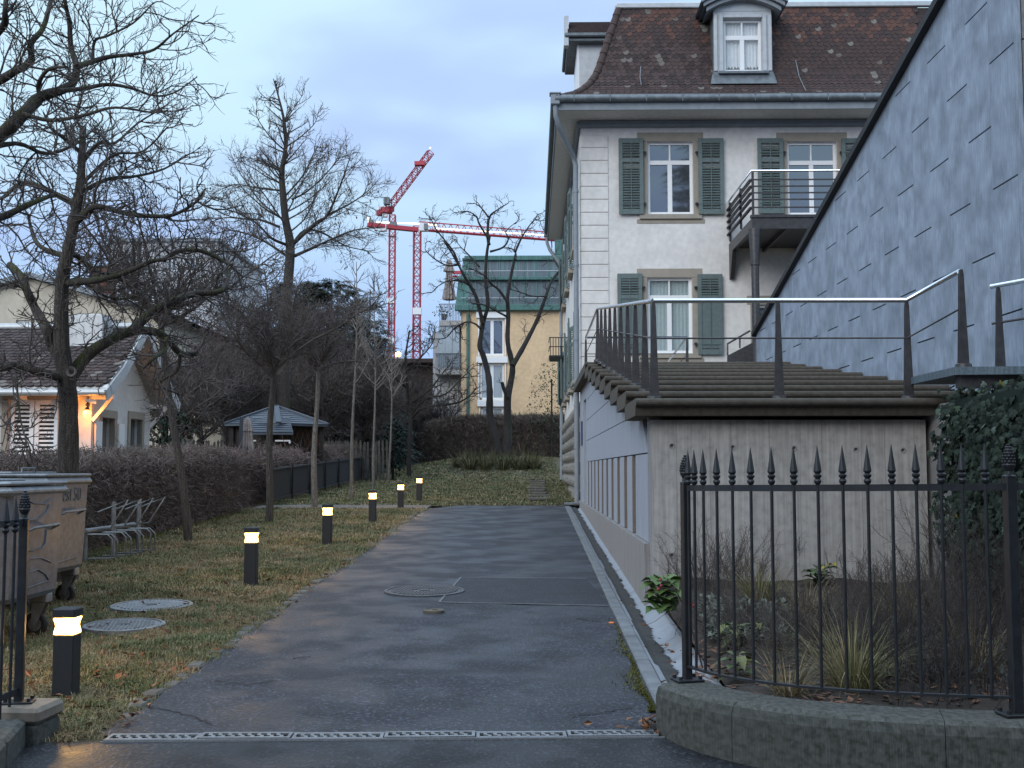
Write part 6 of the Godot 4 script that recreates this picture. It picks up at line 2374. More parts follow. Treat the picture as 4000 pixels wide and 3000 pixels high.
func make_big_trees() -> void:
	moss_noise.seed = 12
	moss_noise.frequency = 1.0
	var g := RandomNumberGenerator.new()
	# the gnarled tree behind the containers
	g.seed = 101
	var D := 13.1
	var foot := px(272, 2060, D)
	foot.y = gy(foot.x, D) - 0.05
	var t := tree("gnarled_tree", "gnarled mossy bare tree with pruned limb scar before the cottage", foot)
	var trunk := PackedVector3Array([foot, foot + Vector3(-0.01, 0.12, 0)])
	for q in [[268, 1700], [264, 1520], [244, 1387], [239, 1251], [244, 1088], [266, 980], [293, 844], [315, 708], [320, 603], [325, 494]]:
		trunk.append(px(q[0], q[1], D))
	trunk = smooth_line(trunk, 4)
	var m := MB.new()
	limb_tube(m, trunk, 0.135, 0.035, 12, 0.1)
	var tr := wpart(t, "trunk", m, M.bark)
	var sc := MB.new()
	sc.lathe([[0.03, -0.01], [0.046, 0.0], [0.056, 0.006], [0.06, 0.0], [0.056, -0.03]], 18, px(277, 1452, D - 0.135), Basis(Vector3.RIGHT, PI / 2))
	wpart(tr, "limb_scar", sc, M.pale_bark)
	var cfg := [[8.0, 0.85, 0.95, 0.013, 5, 0.26, 0.35, 4, 0.05], [9.0, 0.42, 0.85, 0.0072, 4, 0.26, 0.3, 3, 0.08], [12.0, 0.18, 0.75, 0.0048, 3, 0.24, 0.3, 3, 0.1]]
	var crown := MB.new()
	crown.colored = false
	var limbs := [
		[[[272, 1480], [330, 1400], [400, 1345], [515, 1294], [600, 1296], [651, 1322], [705, 1381], [770, 1381]], 1.2, 0.085, 0.03, 0.25],
		[[[515, 1294], [597, 1218], [678, 1175], [760, 1148], [863, 1137], [890, 1088], [895, 1050]], 0.9, 0.06, 0.022, 0.2],
		[[[255, 1480], [217, 1470], [135, 1446], [54, 1425], [0, 1441], [-60, 1450]], -0.8, 0.06, 0.03, 0.1],
		[[[240, 1400], [206, 1349], [184, 1289], [141, 1213], [108, 1142], [81, 1077], [38, 1034]], 0.7, 0.075, 0.04, 0.2],
		[[[240, 1110], [325, 1100], [407, 1088], [488, 1066], [586, 1023], [651, 1012]], -0.9, 0.05, 0.02, 0.25],
		[[[640, 1015], [700, 980], [787, 980], [868, 1018], [905, 1035]], -0.4, 0.032, 0.018, 0.3],
		[[[266, 996], [217, 990], [152, 958], [125, 904], [110, 840]], 0.9, 0.04, 0.018, 0.1],
		[[[262, 990], [304, 1001], [353, 1045], [396, 1066], [470, 1070]], 0.8, 0.035, 0.016, 0.2],
		[[[293, 871], [340, 830], [380, 806], [488, 833], [586, 844], [678, 839], [765, 790], [800, 740]], -0.9, 0.045, 0.012, 0.15],
		[[[300, 800], [240, 770], [160, 730], [90, 715], [0, 780]], 0.8, 0.045, 0.02, 0.15],
		[[[318, 640], [386, 560], [450, 558], [540, 480], [640, 420]], 1.0, 0.03, 0.008, 0.05],
		[[[320, 600], [250, 540], [200, 500], [170, 440]], -0.8, 0.03, 0.01, 0.05],
		[[[300, 760], [420, 700], [520, 690], [640, 660], [740, 600]], 1.3, 0.03, 0.008, 0.05],
		[[[310, 730], [400, 640], [460, 600], [560, 590], [655, 495]], 0.5, 0.026, 0.008, 0.05],
		[[[651, 1322], [640, 1370], [600, 1400], [560, 1440]], -0.5, 0.03, 0.012, 0.2],
		[[[705, 1381], [690, 1450], [620, 1500], [700, 1540]], 0.4, 0.022, 0.01, 0.2],
		[[[60, 1425], [80, 1640], [120, 1760]], -0.9, 0.014, 0.008, 0.0],
		[[[325, 1100], [420, 1160], [520, 1160], [620, 1100]], 0.6, 0.022, 0.01, 0.1]]
	for l in limbs:
		var p := trace(l[0], D, l[1])
		var lm := MB.new()
		limb_tube(lm, p, l[2], l[3], 8, 0.2, l[4])
		wpart(t, "limb", lm, M.bark)
		sprout(crown, p, l[3] * 1.6, cfg, 0, g)
	sprout(crown, trunk.slice(16), 0.04, cfg, 0, g)
	wpart(t, "crown", crown, M.twig)

	# its neighbour nearer the street, trunk outside the picture
	D = 10.6
	g.seed = 102
	foot = G(-5.55, D, -0.05)
	var t2 := tree("gnarled_tree", "mossy bare tree by the street whose long limbs overhang waste containers", foot)
	var tk := smooth_line(PackedVector3Array([foot, foot + Vector3(0.05, 1.5, 0), foot + Vector3(-0.02, 3.0, 0.05), px(-260, 560, D), px(-230, 200, D)]), 5)
	var m2 := MB.new()
	limb_tube(m2, tk, 0.19, 0.09, 12, 0.1)
	wpart(t2, "trunk", m2, M.bark)
	var crown2 := MB.new()
	var lim2 := [
		[[[-260, 700], [-120, 600], [0, 530], [90, 446], [157, 380], [229, 356], [283, 325], [301, 259]], 0.6, 0.085, 0.035, 0.15],
		[[[301, 259], [362, 241], [422, 223], [524, 211], [603, 193], [675, 133], [777, 60]], 0.5, 0.032, 0.006, 0.0],
		[[[301, 259], [277, 181], [271, 90], [253, 0], [250, -80]], -0.4, 0.03, 0.014, 0.0],
		[[[-230, 420], [-80, 340], [0, 313], [60, 277], [120, 241], [122, 169], [169, 108], [199, 0]], 0.4, 0.06, 0.02, 0.35],
		[[[-240, 300], [-60, 170], [15, 100], [20, 40], [30, -60]], -0.3, 0.05, 0.02, 0.1],
		[[[229, 356], [330, 345], [420, 330], [512, 344], [603, 374], [681, 362], [770, 300]], 0.9, 0.026, 0.006, 0.05],
		[[[362, 241], [370, 160], [420, 140], [520, 90], [600, 10]], -0.6, 0.018, 0.006, 0.0],
		[[[157, 380], [150, 330], [190, 270], [260, 262]], -0.6, 0.024, 0.014, 0.1],
		[[[-120, 600], [60, 560], [180, 600], [300, 560], [400, 470]], 1.2, 0.03, 0.008, 0.1],
		[[[-260, 900], [-100, 860], [0, 850], [110, 800], [210, 760]], 0.9, 0.06, 0.02, 0.2],
		[[[90, 446], [200, 470], [330, 450], [450, 420], [600, 440], [655, 430]], -0.7, 0.024, 0.006, 0.05]]
	for l in lim2:
		var p := trace(l[0], D, l[1])
		var lm := MB.new()
		limb_tube(lm, p, l[2], l[3], 8, 0.2, l[4])
		wpart(t2, "limb", lm, M.bark)
		sprout(crown2, p, l[3] * 1.6, [[7.5, 0.72, 0.9, 0.011, 5, 0.26, 0.4, 4, 0.08], [10.0, 0.34, 0.8, 0.006, 4, 0.26, 0.35, 3, 0.08], [13.0, 0.15, 0.75, 0.004, 3, 0.24, 0.3, 3, 0.1]], 0, g)
	wpart(t2, "crown", crown2, M.twig)

	# tall conical tree behind the hedge
	D = 40.0
	g.seed = 103
	foot = px(1107, 1860, D)
	foot.y = gy(foot.x, D) - 0.1
	var t3 := tree("conical_tree", "tall bare conical tree behind the gazebo with withered leaf tufts", foot)
	var k3 := PackedVector3Array([foot])
	for q in [[1107, 1500], [1118, 1200], [1134, 972], [1116, 863], [1104, 742], [1101, 670], [1116, 574], [1110, 477], [1092, 393], [1068, 308]]:
		k3.append(px(q[0], q[1], D))
	k3 = smooth_line(k3, 4)
	var m3 := MB.new()
	limb_tube(m3, k3, 0.24, 0.015, 10, 0.08)
	wpart(t3, "trunk", m3, M.bark)
	var crown3 := MB.new()
	var side := [
		[[[1136, 960], [1230, 875], [1279, 839], [1327, 730], [1369, 610]], -1.0, 0.09, 0.015],
		[[[1279, 839], [1360, 800], [1420, 760], [1462, 720]], 1.0, 0.05, 0.012],
		[[[1092, 887], [1020, 860], [971, 857], [880, 850], [820, 870]], 0.8, 0.06, 0.012],
		[[[1130, 960], [1060, 930], [1000, 870], [900, 820]], -1.2, 0.07, 0.012],
		[[[1105, 745], [1010, 735], [930, 720], [885, 730]], 0.6, 0.045, 0.01],
		[[[1140, 780], [1210, 740], [1290, 660], [1322, 610]], 0.8, 0.045, 0.01],
		[[[1110, 770], [1180, 690], [1225, 600], [1240, 570]], -0.7, 0.04, 0.01],
		[[[1116, 575], [1180, 530], [1230, 480], [1245, 430]], 0.6, 0.035, 0.008],
		[[[1116, 590], [1060, 540], [1010, 470], [1000, 430]], -0.6, 0.035, 0.008],
		[[[1108, 480], [1150, 420], [1190, 360]], 0.5, 0.03, 0.008],
		[[[1095, 400], [1050, 390], [1025, 370]], -0.4, 0.022, 0.008],
		[[[1100, 660], [1050, 640], [980, 620], [950, 610]], 0.5, 0.035, 0.008],
		[[[1140, 960], [1190, 900], [1260, 910], [1350, 960], [1440, 980]], 1.3, 0.07, 0.012],
		[[[1150, 1000], [1240, 960], [1260, 950], [1380, 900], [1480, 890]], -1.4, 0.07, 0.012],
		[[[1120, 1000], [1010, 930], [900, 900], [830, 920]], 1.2, 0.06, 0.012]]
	var c3 := [[5.5, 1.35, 0.8, 0.015, 5, 0.15, 0.25, 4, 0.1], [8.0, 0.62, 0.75, 0.009, 4, 0.18, 0.25, 3, 0.1], [6.0, 0.34, 0.7, 0.0065, 3, 0.2, 0.2, 3, 0.1]]
	for l in side:
		var p := trace(l[0], D, l[1] * 1.6)
		var lm := MB.new()
		limb_tube(lm, p, l[2] * 0.9, l[3], 6, 0.12)
		wpart(t3, "limb", lm, M.bark)
		sprout(crown3, p, 0.03, c3, 0, g, 1.0 if l[0][0][1] > 700 else 0.62)
	for k in 46:                                                # the rest of the side branches, all round
		var s := g.randf_range(0.36, 0.98)
		var i := int(s * (k3.size() - 1))
		var a := g.randf() * TAU
		var l := lerpf(4.2, 0.35, sqrt((s - 0.36) / 0.62)) * g.randf_range(0.6, 1.0)
		var p := wander(k3[i], Vector3(cos(a), 0.55, sin(a)).normalized(), l, 8, 0.1, Vector3(0, 0.4, 0), g)
		limb_tube(crown3, p, 0.035, 0.008, 5, 0.1)
		crown3.colored = false
		crown3.c.clear()
		sprout(crown3, p, 0.03, c3.slice(1), 0, g, lerpf(1.4, 0.6, (s - 0.36) / 0.62))
	wpart(t3, "crown", crown3, M.twig)
	var lv := MB.new()                                          # withered leaves that still hang
	lv.colored = true
	for k in 900:
		var i := g.randi() % crown3.v.size()
		var p: Vector3 = crown3.v[i]
		if g.randf() < 0.5 and p.y < foot.y + 9.0: continue
		lv.col = Color(1, 1, 1).lerp(Color(0.55, 0.45, 0.4), g.randf())
		leaf_quad(lv, p, Vector3(g.randfn() * 0.3, -1, g.randfn() * 0.3).normalized(), 0.13, 0.06)
	wpart(t3, "withered_leaves", lv, M.dry_leaf)

	# many-stemmed tree on the far lawn
	D = 54.0
	g.seed = 104
	foot = px(1950, 1790, D)
	foot.y = gy(foot.x, D) - 0.1
	var t4 := tree("forked_tree", "dark forked bare tree ringed by tufted grass on far lawn", foot)
	var Z := func(a): return [1650 + a[0] * 0.4823, 950 + a[1] * 0.4823]
	var W := func(a): return [1400 + a[0] * 0.5425, 500 + a[1] * 0.5425]
	var stems := [
		[[Z, [630, 1740], [600, 1600], [548, 1400], [545, 1200], [530, 1050], [490, 900], [465, 830], [490, 650], [530, 500], [512, 300], [520, 100], [545, -60]], 0.0, 0.24, 0.1],
		[[Z, [670, 1740], [690, 1600], [690, 1450], [690, 1250], [710, 1150], [730, 1000], [690, 800], [695, 600], [690, 450], [710, 300], [755, 90]], 0.8, 0.27, 0.1],
		[[Z, [732, 990], [830, 820], [930, 620], [1000, 430], [1050, 300], [1150, 180]], 1.6, 0.16, 0.07],
		[[Z, [690, 1250], [660, 1180], [645, 1125]], -0.4, 0.13, 0.12],
		[[Z, [490, 650], [440, 450], [400, 370], [330, 250], [290, 170], [220, 50], [170, -20]], -1.2, 0.12, 0.05],
		[[Z, [695, 600], [600, 550], [500, 500], [400, 490]], -1.0, 0.07, 0.04],
		[[Z, [690, 480], [620, 380], [560, 330], [500, 260], [380, 200]], -1.0, 0.09, 0.04],
		[[Z, [470, 690], [420, 650], [350, 640], [260, 690], [180, 770], [40, 770]], 1.4, 0.07, 0.03],
		[[W, [940, 840], [930, 760], [945, 640], [1000, 590], [1080, 540]], 0.6, 0.11, 0.03],
		[[W, [935, 640], [880, 570], [830, 540]], 0.8, 0.06, 0.025],
		[[W, [930, 790], [870, 690], [850, 640], [790, 600], [740, 610]], -0.8, 0.07, 0.025],
		[[W, [950, 890], [1040, 860], [1080, 800], [1065, 740], [1160, 660]], 1.0, 0.07, 0.025],
		[[W, [1130, 890], [1170, 800], [1220, 720], [1270, 660], [1310, 670]], 1.2, 0.07, 0.02],
		[[W, [1130, 950], [1130, 890], [1080, 860]], 0.4, 0.07, 0.04],
		[[W, [720, 980], [690, 900], [640, 830], [560, 730], [520, 650], [500, 630]], -1.2, 0.07, 0.025],
		[[W, [720, 985], [640, 990], [560, 950], [490, 890], [480, 860]], -0.6, 0.06, 0.02],
		[[W, [870, 1000], [800, 920], [740, 860], [700, 810]], 0.8, 0.06, 0.02],
		[[W, [840, 1170], [760, 1110], [680, 1100], [600, 1120], [520, 1190]], -0.8, 0.06, 0.02],
		[[W, [1440, 1000], [1400, 920], [1390, 830]], 0.5, 0.05, 0.02],
		[[Z, [1010, 430], [900, 430], [800, 400], [700, 370]], 1.0, 0.05, 0.03]]
	var crown4 := MB.new()
	for l in stems:
		var raw: Array = l[0]
		var pts := []
		for k in range(1, raw.size()): pts.append(raw[0].call(raw[k]))
		var p := trace(pts, D, l[1])
		var lm := MB.new()
		limb_tube(lm, p, l[2] * 0.85, l[3] * 0.6, 9, 0.2)
		wpart(t4, "stem" if l[2] > 0.15 else "limb", lm, M.dark_bark)
		if l[2] < 0.2:
			sprout(crown4, p, 0.05, [[3.0, 1.15, 0.9, 0.024, 6, 0.3, 0.2, 4, 0.2], [4.6, 0.6, 0.9, 0.014, 4, 0.32, 0.1, 3, 0.1], [4.6, 0.32, 0.9, 0.009, 3, 0.3, 0.0, 3, 0.15]], 0, g)
	wpart(t4, "crown", crown4, M.dark_twig)

	# twisted low tree left of it
	D = 45.0
	g.seed = 105
	foot = px(1598, 1866, D)
	foot.y = gy(foot.x, D) - 0.1
	var t5 := tree("twisted_tree", "low twisted bare tree with long sideways limb at black fence end", foot)
	var stems5 := [
		[[[1598, 1880], [1598, 1760], [1604, 1640], [1595, 1600], [1590, 1480], [1585, 1390], [1600, 1290]], 0.0, 0.11, 0.03],
		[[[1604, 1640], [1640, 1600], [1700, 1585], [1780, 1575], [1830, 1550], [1862, 1512]], -0.8, 0.07, 0.02],
		[[[1604, 1620], [1660, 1560], [1740, 1540], [1800, 1480], [1830, 1455]], 1.0, 0.06, 0.015],
		[[[1598, 1580], [1670, 1530], [1720, 1470], [1760, 1420]], 1.4, 0.05, 0.012],
		[[[1594, 1520], [1540, 1470], [1500, 1400], [1490, 1330]], -1.0, 0.05, 0.012],
		[[[1590, 1450], [1640, 1400], [1690, 1340], [1700, 1290]], 0.6, 0.04, 0.012],
		[[[1596, 1620], [1540, 1580], [1480, 1540], [1440, 1480]], 0.9, 0.05, 0.012]]
	var crown5 := MB.new()
	for l in stems5:
		var p := trace(l[0], D, l[1])
		var lm := MB.new()
		limb_tube(lm, p, l[2], l[3], 8, 0.2)
		wpart(t5, "trunk" if l[2] > 0.1 else "limb", lm, M.dark_bark)
		sprout(crown5, p.slice(5) if l[2] > 0.1 else p, 0.04, [[5.5, 1.1, 0.85, 0.02, 5, 0.26, 0.3, 4, 0.1], [7.0, 0.5, 0.8, 0.013, 4, 0.28, 0.3, 3, 0.1], [6.0, 0.26, 0.8, 0.01, 3, 0.25, 0.2, 3, 0.15]], 0, g)
	wpart(t5, "crown", crown5, M.dark_twig)


# young trees in a row on the lawn: slender trunk, crown of upswept or bushy twigs
func make_young_trees() -> void:
	var g := RandomNumberGenerator.new()
	var grp := "young trees in a row along the lawn"
	var list := [
		[-5.28, 17.8, 0.07, 3.5, 5.6, "bushy", "young lawn tree next to the bicycle rack with dark trunk", 1.6],
		[-4.96, 21.7, 0.08, 3.0, 5.4, "bushy", "young lawn tree with broad bushy crown by gravel path", 1.75],
		[-4.95, 26.2, 0.075, 3.3, 5.6, "bushy", "young lawn tree with flaking trunk beside end of clipped hedge", 1.5],
		[-4.62, 29.6, 0.055, 3.2, 6.2, "upswept", "slender pale young tree in front of black fence panel", 1.0],
		[-4.72, 34.6, 0.05, 3.4, 6.6, "upswept", "slender pale young tree halfway along black fence panel", 1.0],
		[-4.75, 38.5, 0.045, 3.0, 6.2, "upswept", "thinnest pale young tree at far end of black fence panel", 0.9]]
	var i := 0
	for l in list:
		g.seed = 200 + i
		var foot := G(l[0], l[1], -0.05)
		var t := tree("young_tree", l[6], foot, grp)
		var pale: bool = l[5] == "upswept"
		var base := PackedVector3Array()
		var lean := Vector3(g.randfn() * 0.06, 0, g.randfn() * 0.05) + (Vector3(-0.12, 0, 0) if i == 0 else Vector3.ZERO)
		for k in 9:
			var s := k / 8.0
			base.append(foot + lean * s * 2.0 + Vector3(0.03 * sin(s * 7 + i), (l[3] if not pale else l[4]) * s * (1.0 if pale else 1.05), 0.03 * cos(s * 5)))
		var m := MB.new()
		limb_tube(m, base, l[2], l[2] * (0.6 if not pale else 0.15), 10, 0.14)
		var pal: Material = M.pale_bark
		wpart(t, "trunk", m, pal if i > 1 else M.bark)
		var crown := MB.new()
		if pale:
			for k in 22:
				var s := g.randf_range(0.42, 0.97)
				var a := g.randf() * TAU
				var p := wander(base[int(s * 8)].lerp(base[mini(8, int(s * 8) + 1)], fmod(s * 8, 1.0)), Vector3(cos(a), 0.9, sin(a)).normalized(), l[7] * 1.5 * (1.15 - s), 6, 0.1, Vector3(0, 0.7, 0), g)
				var rr := PackedFloat32Array()
				for j in p.size(): rr.append(lerpf(0.016, 0.006, j / 6.0))
				crown.tube(p, rr, 4, false)
				sprout(crown, p, 0.012, [[5.0, 0.55, 0.6, 0.008, 4, 0.15, 0.5, 3, 0.1], [5.0, 0.25, 0.6, 0.006, 3, 0.18, 0.3, 3, 0.2]], 0, g)
			wpart(t, "crown", crown, M.pale_twig)
		else:
			for k in 13:
				var a := TAU * k / 13.0 + g.randf() * 0.5
				var s := g.randf_range(0.88, 1.0)
				var p := wander(base[7].lerp(base[8], clampf(s * 8 - 7, 0, 1)), Vector3(cos(a), g.randf_range(0.35, 1.6), sin(a)).normalized(), l[7] * g.randf_range(0.9, 1.5), 8, 0.16, Vector3(0, 0.25, 0), g)
				var rr := PackedFloat32Array()
				for j in p.size(): rr.append(lerpf(0.032, 0.009, j / 8.0))
				crown.tube(p, rr, 5, false)
				sprout(crown, p, 0.02, [[10.0, 0.8, 0.8, 0.01, 5, 0.22, 0.3, 3, 0.08], [11.0, 0.4, 0.8, 0.007, 4, 0.24, 0.2, 3, 0.08], [8.0, 0.22, 0.8, 0.0055, 3, 0.24, 0.1, 3, 0.15]], 0, g)
			wpart(t, "crown", crown, M.twig)
		i += 1

# dense trees and evergreens that close the view behind the hedge
func make_back_trees() -> void:
	var g := RandomNumberGenerator.new()
	var bare := [
		[800, 1790, 46.0, 4.6, 1.9, "reddish bare shrub tree between cottage and gazebo", "red_twig"],
		[690, 1790, 41.0, 5.6, 2.0, "tall reddish bare shrub tree beside the cottage", "red_twig"],
		[1330, 1790, 50.0, 6.2, 2.6, "dense brown bare tree just behind the gazebo roof", "twig"],
		[1440, 1780, 54.0, 6.0, 2.4, "dense brown bare tree beside the dark conifer", "twig"],
		[1240, 1790, 44.0, 6.6, 2.4, "dense brown bare tree behind the closed parasol and gazebo", "twig"],
		[960, 1790, 47.0, 6.8, 2.6, "wide brown bare tree rising over gazebo ridge", "twig"],
		[2020, 1700, 64.0, 2.4, 1.5, "small bare shrub against the ochre wall", "dark_twig"],
		[1720, 1690, 66.0, 4.2, 1.7, "bare shrub below the glass balcony of ochre house", "dark_twig"],
		[1300, 1500, 60.0, 7.4, 2.9, "far brown bare tree towards the cranes", "twig"],
		[1130, 1790, 52.0, 6.6, 2.8, "brown bare tree crowding the conical tree trunk", "twig"],
		[1400, 1790, 46.0, 5.4, 2.2, "brown bare tree over the picket fence near black fence", "twig"],
		[880, 1790, 54.0, 6.4, 2.6, "brown bare tree between reddish shrubs and gazebo", "red_twig"],
		[1040, 1790, 60.0, 8.2, 3.0, "tall brown bare tree far behind the gazebo ridge", "twig"],
		[760, 1790, 60.0, 8.0, 3.0, "tall brown bare tree before the pale apartment block", "twig"],
		[640, 1790, 36.0, 5.4, 2.0, "brown bare tree between cottage gable and cream garden building", "twig"],
		[790, 1790, 39.0, 5.8, 2.2, "brown bare tree before the cream garden building", "twig"],
		[890, 1790, 42.0, 6.0, 2.4, "brown bare tree next to the gazebo eave", "twig"],
		[1200, 1790, 58.0, 8.4, 3.0, "tall brown bare tree among the dark pines", "twig"],
		[600, 1790, 56.0, 7.6, 2.8, "tall brown bare tree between gabled house and apartment block", "twig"]]
	var i := 0
	for l in bare:
		g.seed = 300 + i
		var foot := px(l[0], l[1], l[2])
		foot.y = gy(foot.x, l[2]) - 0.1
		var t := tree("bare_tree", l[5], foot, "bare trees behind the hedge")
		var m := MB.new()
		var base := wander(foot, Vector3(0.05, 1, 0), l[3] * 0.45, 5, 0.06, Vector3(0, 0.5, 0), g)
		limb_tube(m, base, 0.12, 0.07, 8, 0.15)
		wpart(t, "trunk", m, M.dark_bark)
		var crown := MB.new()
		for k in 16:
			var a := TAU * k / 16.0 + g.randf()
			var p := wander(base[5 - k % 3], Vector3(cos(a) * 0.8, g.randf_range(0.3, 1.5), sin(a) * 0.8).normalized(), l[3] * 0.5 * g.randf_range(0.7, 1.1), 8, 0.16, Vector3(0, 0.3, 0), g)
			var rr := PackedFloat32Array()
			for j in p.size(): rr.append(lerpf(0.05, 0.014, j / 8.0))
			crown.tube(p, rr, 4, false)
			sprout(crown, p, 0.03, [[5.5, l[4] * 0.6, 0.75, 0.018, 5, 0.2, 0.3, 3, 0.08], [6.0, 0.66, 0.75, 0.013, 4, 0.22, 0.2, 3, 0.1], [4.5, 0.36, 0.75, 0.011, 3, 0.22, 0.1, 3, 0.15]], 0, g)
		wpart(t, "crown", crown, M[l[6]])
		i += 1
	# conifers
	var spray := MB.new()                                       # one drooping spray of needles
	spray.colored = true
	g.seed = 7
	for k in 46:
		var s := k / 46.0
		var o := Vector3(0, -0.16 * s * s, 0.55 * s)
		var sd := 1.0 if k % 2 else -1.0
		var dir := Vector3(sd * 0.8, -0.2 + g.randfn() * 0.25, 0.6).normalized()
		spray.col = Color.WHITE * g.randf_range(0.7, 1.1)
		leaf_quad(spray, o, dir, 0.22 * (1.1 - s), 0.035)
	var sm := spray.mesh()
	var con := [[1380, 1760, 57.0, 8.6, 2.6, "dark green conifer between pine and drooping conifer", Color(0.034, 0.055, 0.044)], [1440, 1760, 60.0, 9.4, 2.5, "dark green conifer with drooping boughs behind black fence", Color(0.034, 0.058, 0.047)], [1290, 1700, 64.0, 10.4, 3.0, "broad dark pine showing through the conical tree", Color(0.05, 0.06, 0.038)], [1165, 1700, 66.0, 10.6, 3.2, "rounded dark pine just behind conical tree trunk", Color(0.055, 0.062, 0.038)]]
	i = 0
	for l in con:
		g.seed = 400 + i
		var foot := px(l[0], l[1], l[2])
		foot.y = gy(foot.x, l[2]) - 0.1
		var t := tree("conifer", l[5], foot, "evergreens behind the hedge")
		var m := MB.new()
		m.rod(foot, foot + Vector3(0, l[3], 0), 0.18, 8, 0.02)
		wpart(t, "trunk", m, M.dark_bark)
		var at := []
		var tint := []
		for k in 1500:
			var s := sqrt(g.randf()) if i < 2 else g.randf_range(0.3, 1.0)
			var y: float = l[3] * (1.0 - s) if i < 2 else l[3] * g.randf_range(0.3, 1.0)
			var wide: float = l[4] * (0.12 + 0.95 * s) if i < 2 else l[4] * sqrt(maxf(0.02, 1.0 - pow((y / l[3] - 0.6) / 0.42, 2)))
			var a := g.randf() * TAU
			var tier := 0.82 + 0.18 * sin(y * 7.0 + a * 2.0)
			var r: float = wide * tier * sqrt(g.randf_range(0.25, 1.0))
			var bs := Basis(Vector3.UP, PI / 2 - a + g.randfn() * 0.3).rotated(Vector3(sin(a), 0, -cos(a)), g.randf_range(-0.3, 0.35))
			at.append(Transform3D(bs.scaled(Vector3.ONE * g.randf_range(1.0, 1.7)), foot + Vector3(cos(a) * r, y - 0.1 * r, sin(a) * r)))
			tint.append((l[6] as Color) * g.randf_range(0.7, 1.5))
		many(t, "crown", sm, M.needle, at, tint)
		i += 1
	# evergreen shrubs: beside the cottage, beside the villa, ivy column at the fence
	for l in [[650, 1690, 30.0, 0.75, 0.8, 900, "glossy evergreen shrub beside the cottage gable", Color(0.025, 0.04, 0.022)], [2155, 1560, 60.0, 1.1, 2.1, 1100, "upright evergreen bush at far corner of the villa", Color(0.035, 0.055, 0.03)], [1535, 1750, 41.5, 0.42, 1.05, 900, "dark ivy-clad column at the end of black fence", Color(0.014, 0.024, 0.018)]]:
		g.seed = 500 + i
		var c := px(l[0], l[1], l[2])
		var t := thing("evergreen_shrub", l[6], "shrub", Vector3(c.x, gy(c.x, l[2]), c.z))
		var lf := MB.new()
		lf.colored = true
		for k in l[5]:
			var q := Vector3(g.randfn(), g.randfn(), g.randfn()).normalized() * pow(g.randf(), 0.3)
			var o := c + Vector3(q.x * l[3] * (1.2 - 0.35 * q.y), q.y * l[4], q.z * l[3])
			lf.col = (l[7] as Color) * g.randf_range(0.6, 1.7)
			leaf_quad(lf, o, (q + Vector3(g.randfn(), g.randfn(), g.randfn()) * 0.7).normalized(), 0.15, 0.075)
		wpart(t, "foliage", lf, M.leaf)
		var st := MB.new()
		st.rod(t.position, c + Vector3(0, l[4] * 0.5, 0), 0.05, 6)
		wpart(t, "stem", st, M.dark_bark)
		i += 1


# ---------- hedges and fences ----------
func twig_clump(g: RandomNumberGenerator, n: int, l: float, r: float) -> ArrayMesh:
	var m := MB.new()
	m.colored = true
	for k in n:
		var o := Vector3(g.randfn(), g.randfn(), g.randfn()) * l * 0.28
		var p := wander(o, Vector3(g.randfn(), g.randfn() + 0.3, g.randfn()).normalized(), l * g.randf_range(0.5, 1.1), 2, 0.35, Vector3.ZERO, g)
		m.col = Color.WHITE * g.randf_range(0.6, 1.35)
		m.tube(p, PackedFloat32Array([r, r * 0.8, r * 0.4]), 3, false)
	return m.mesh()

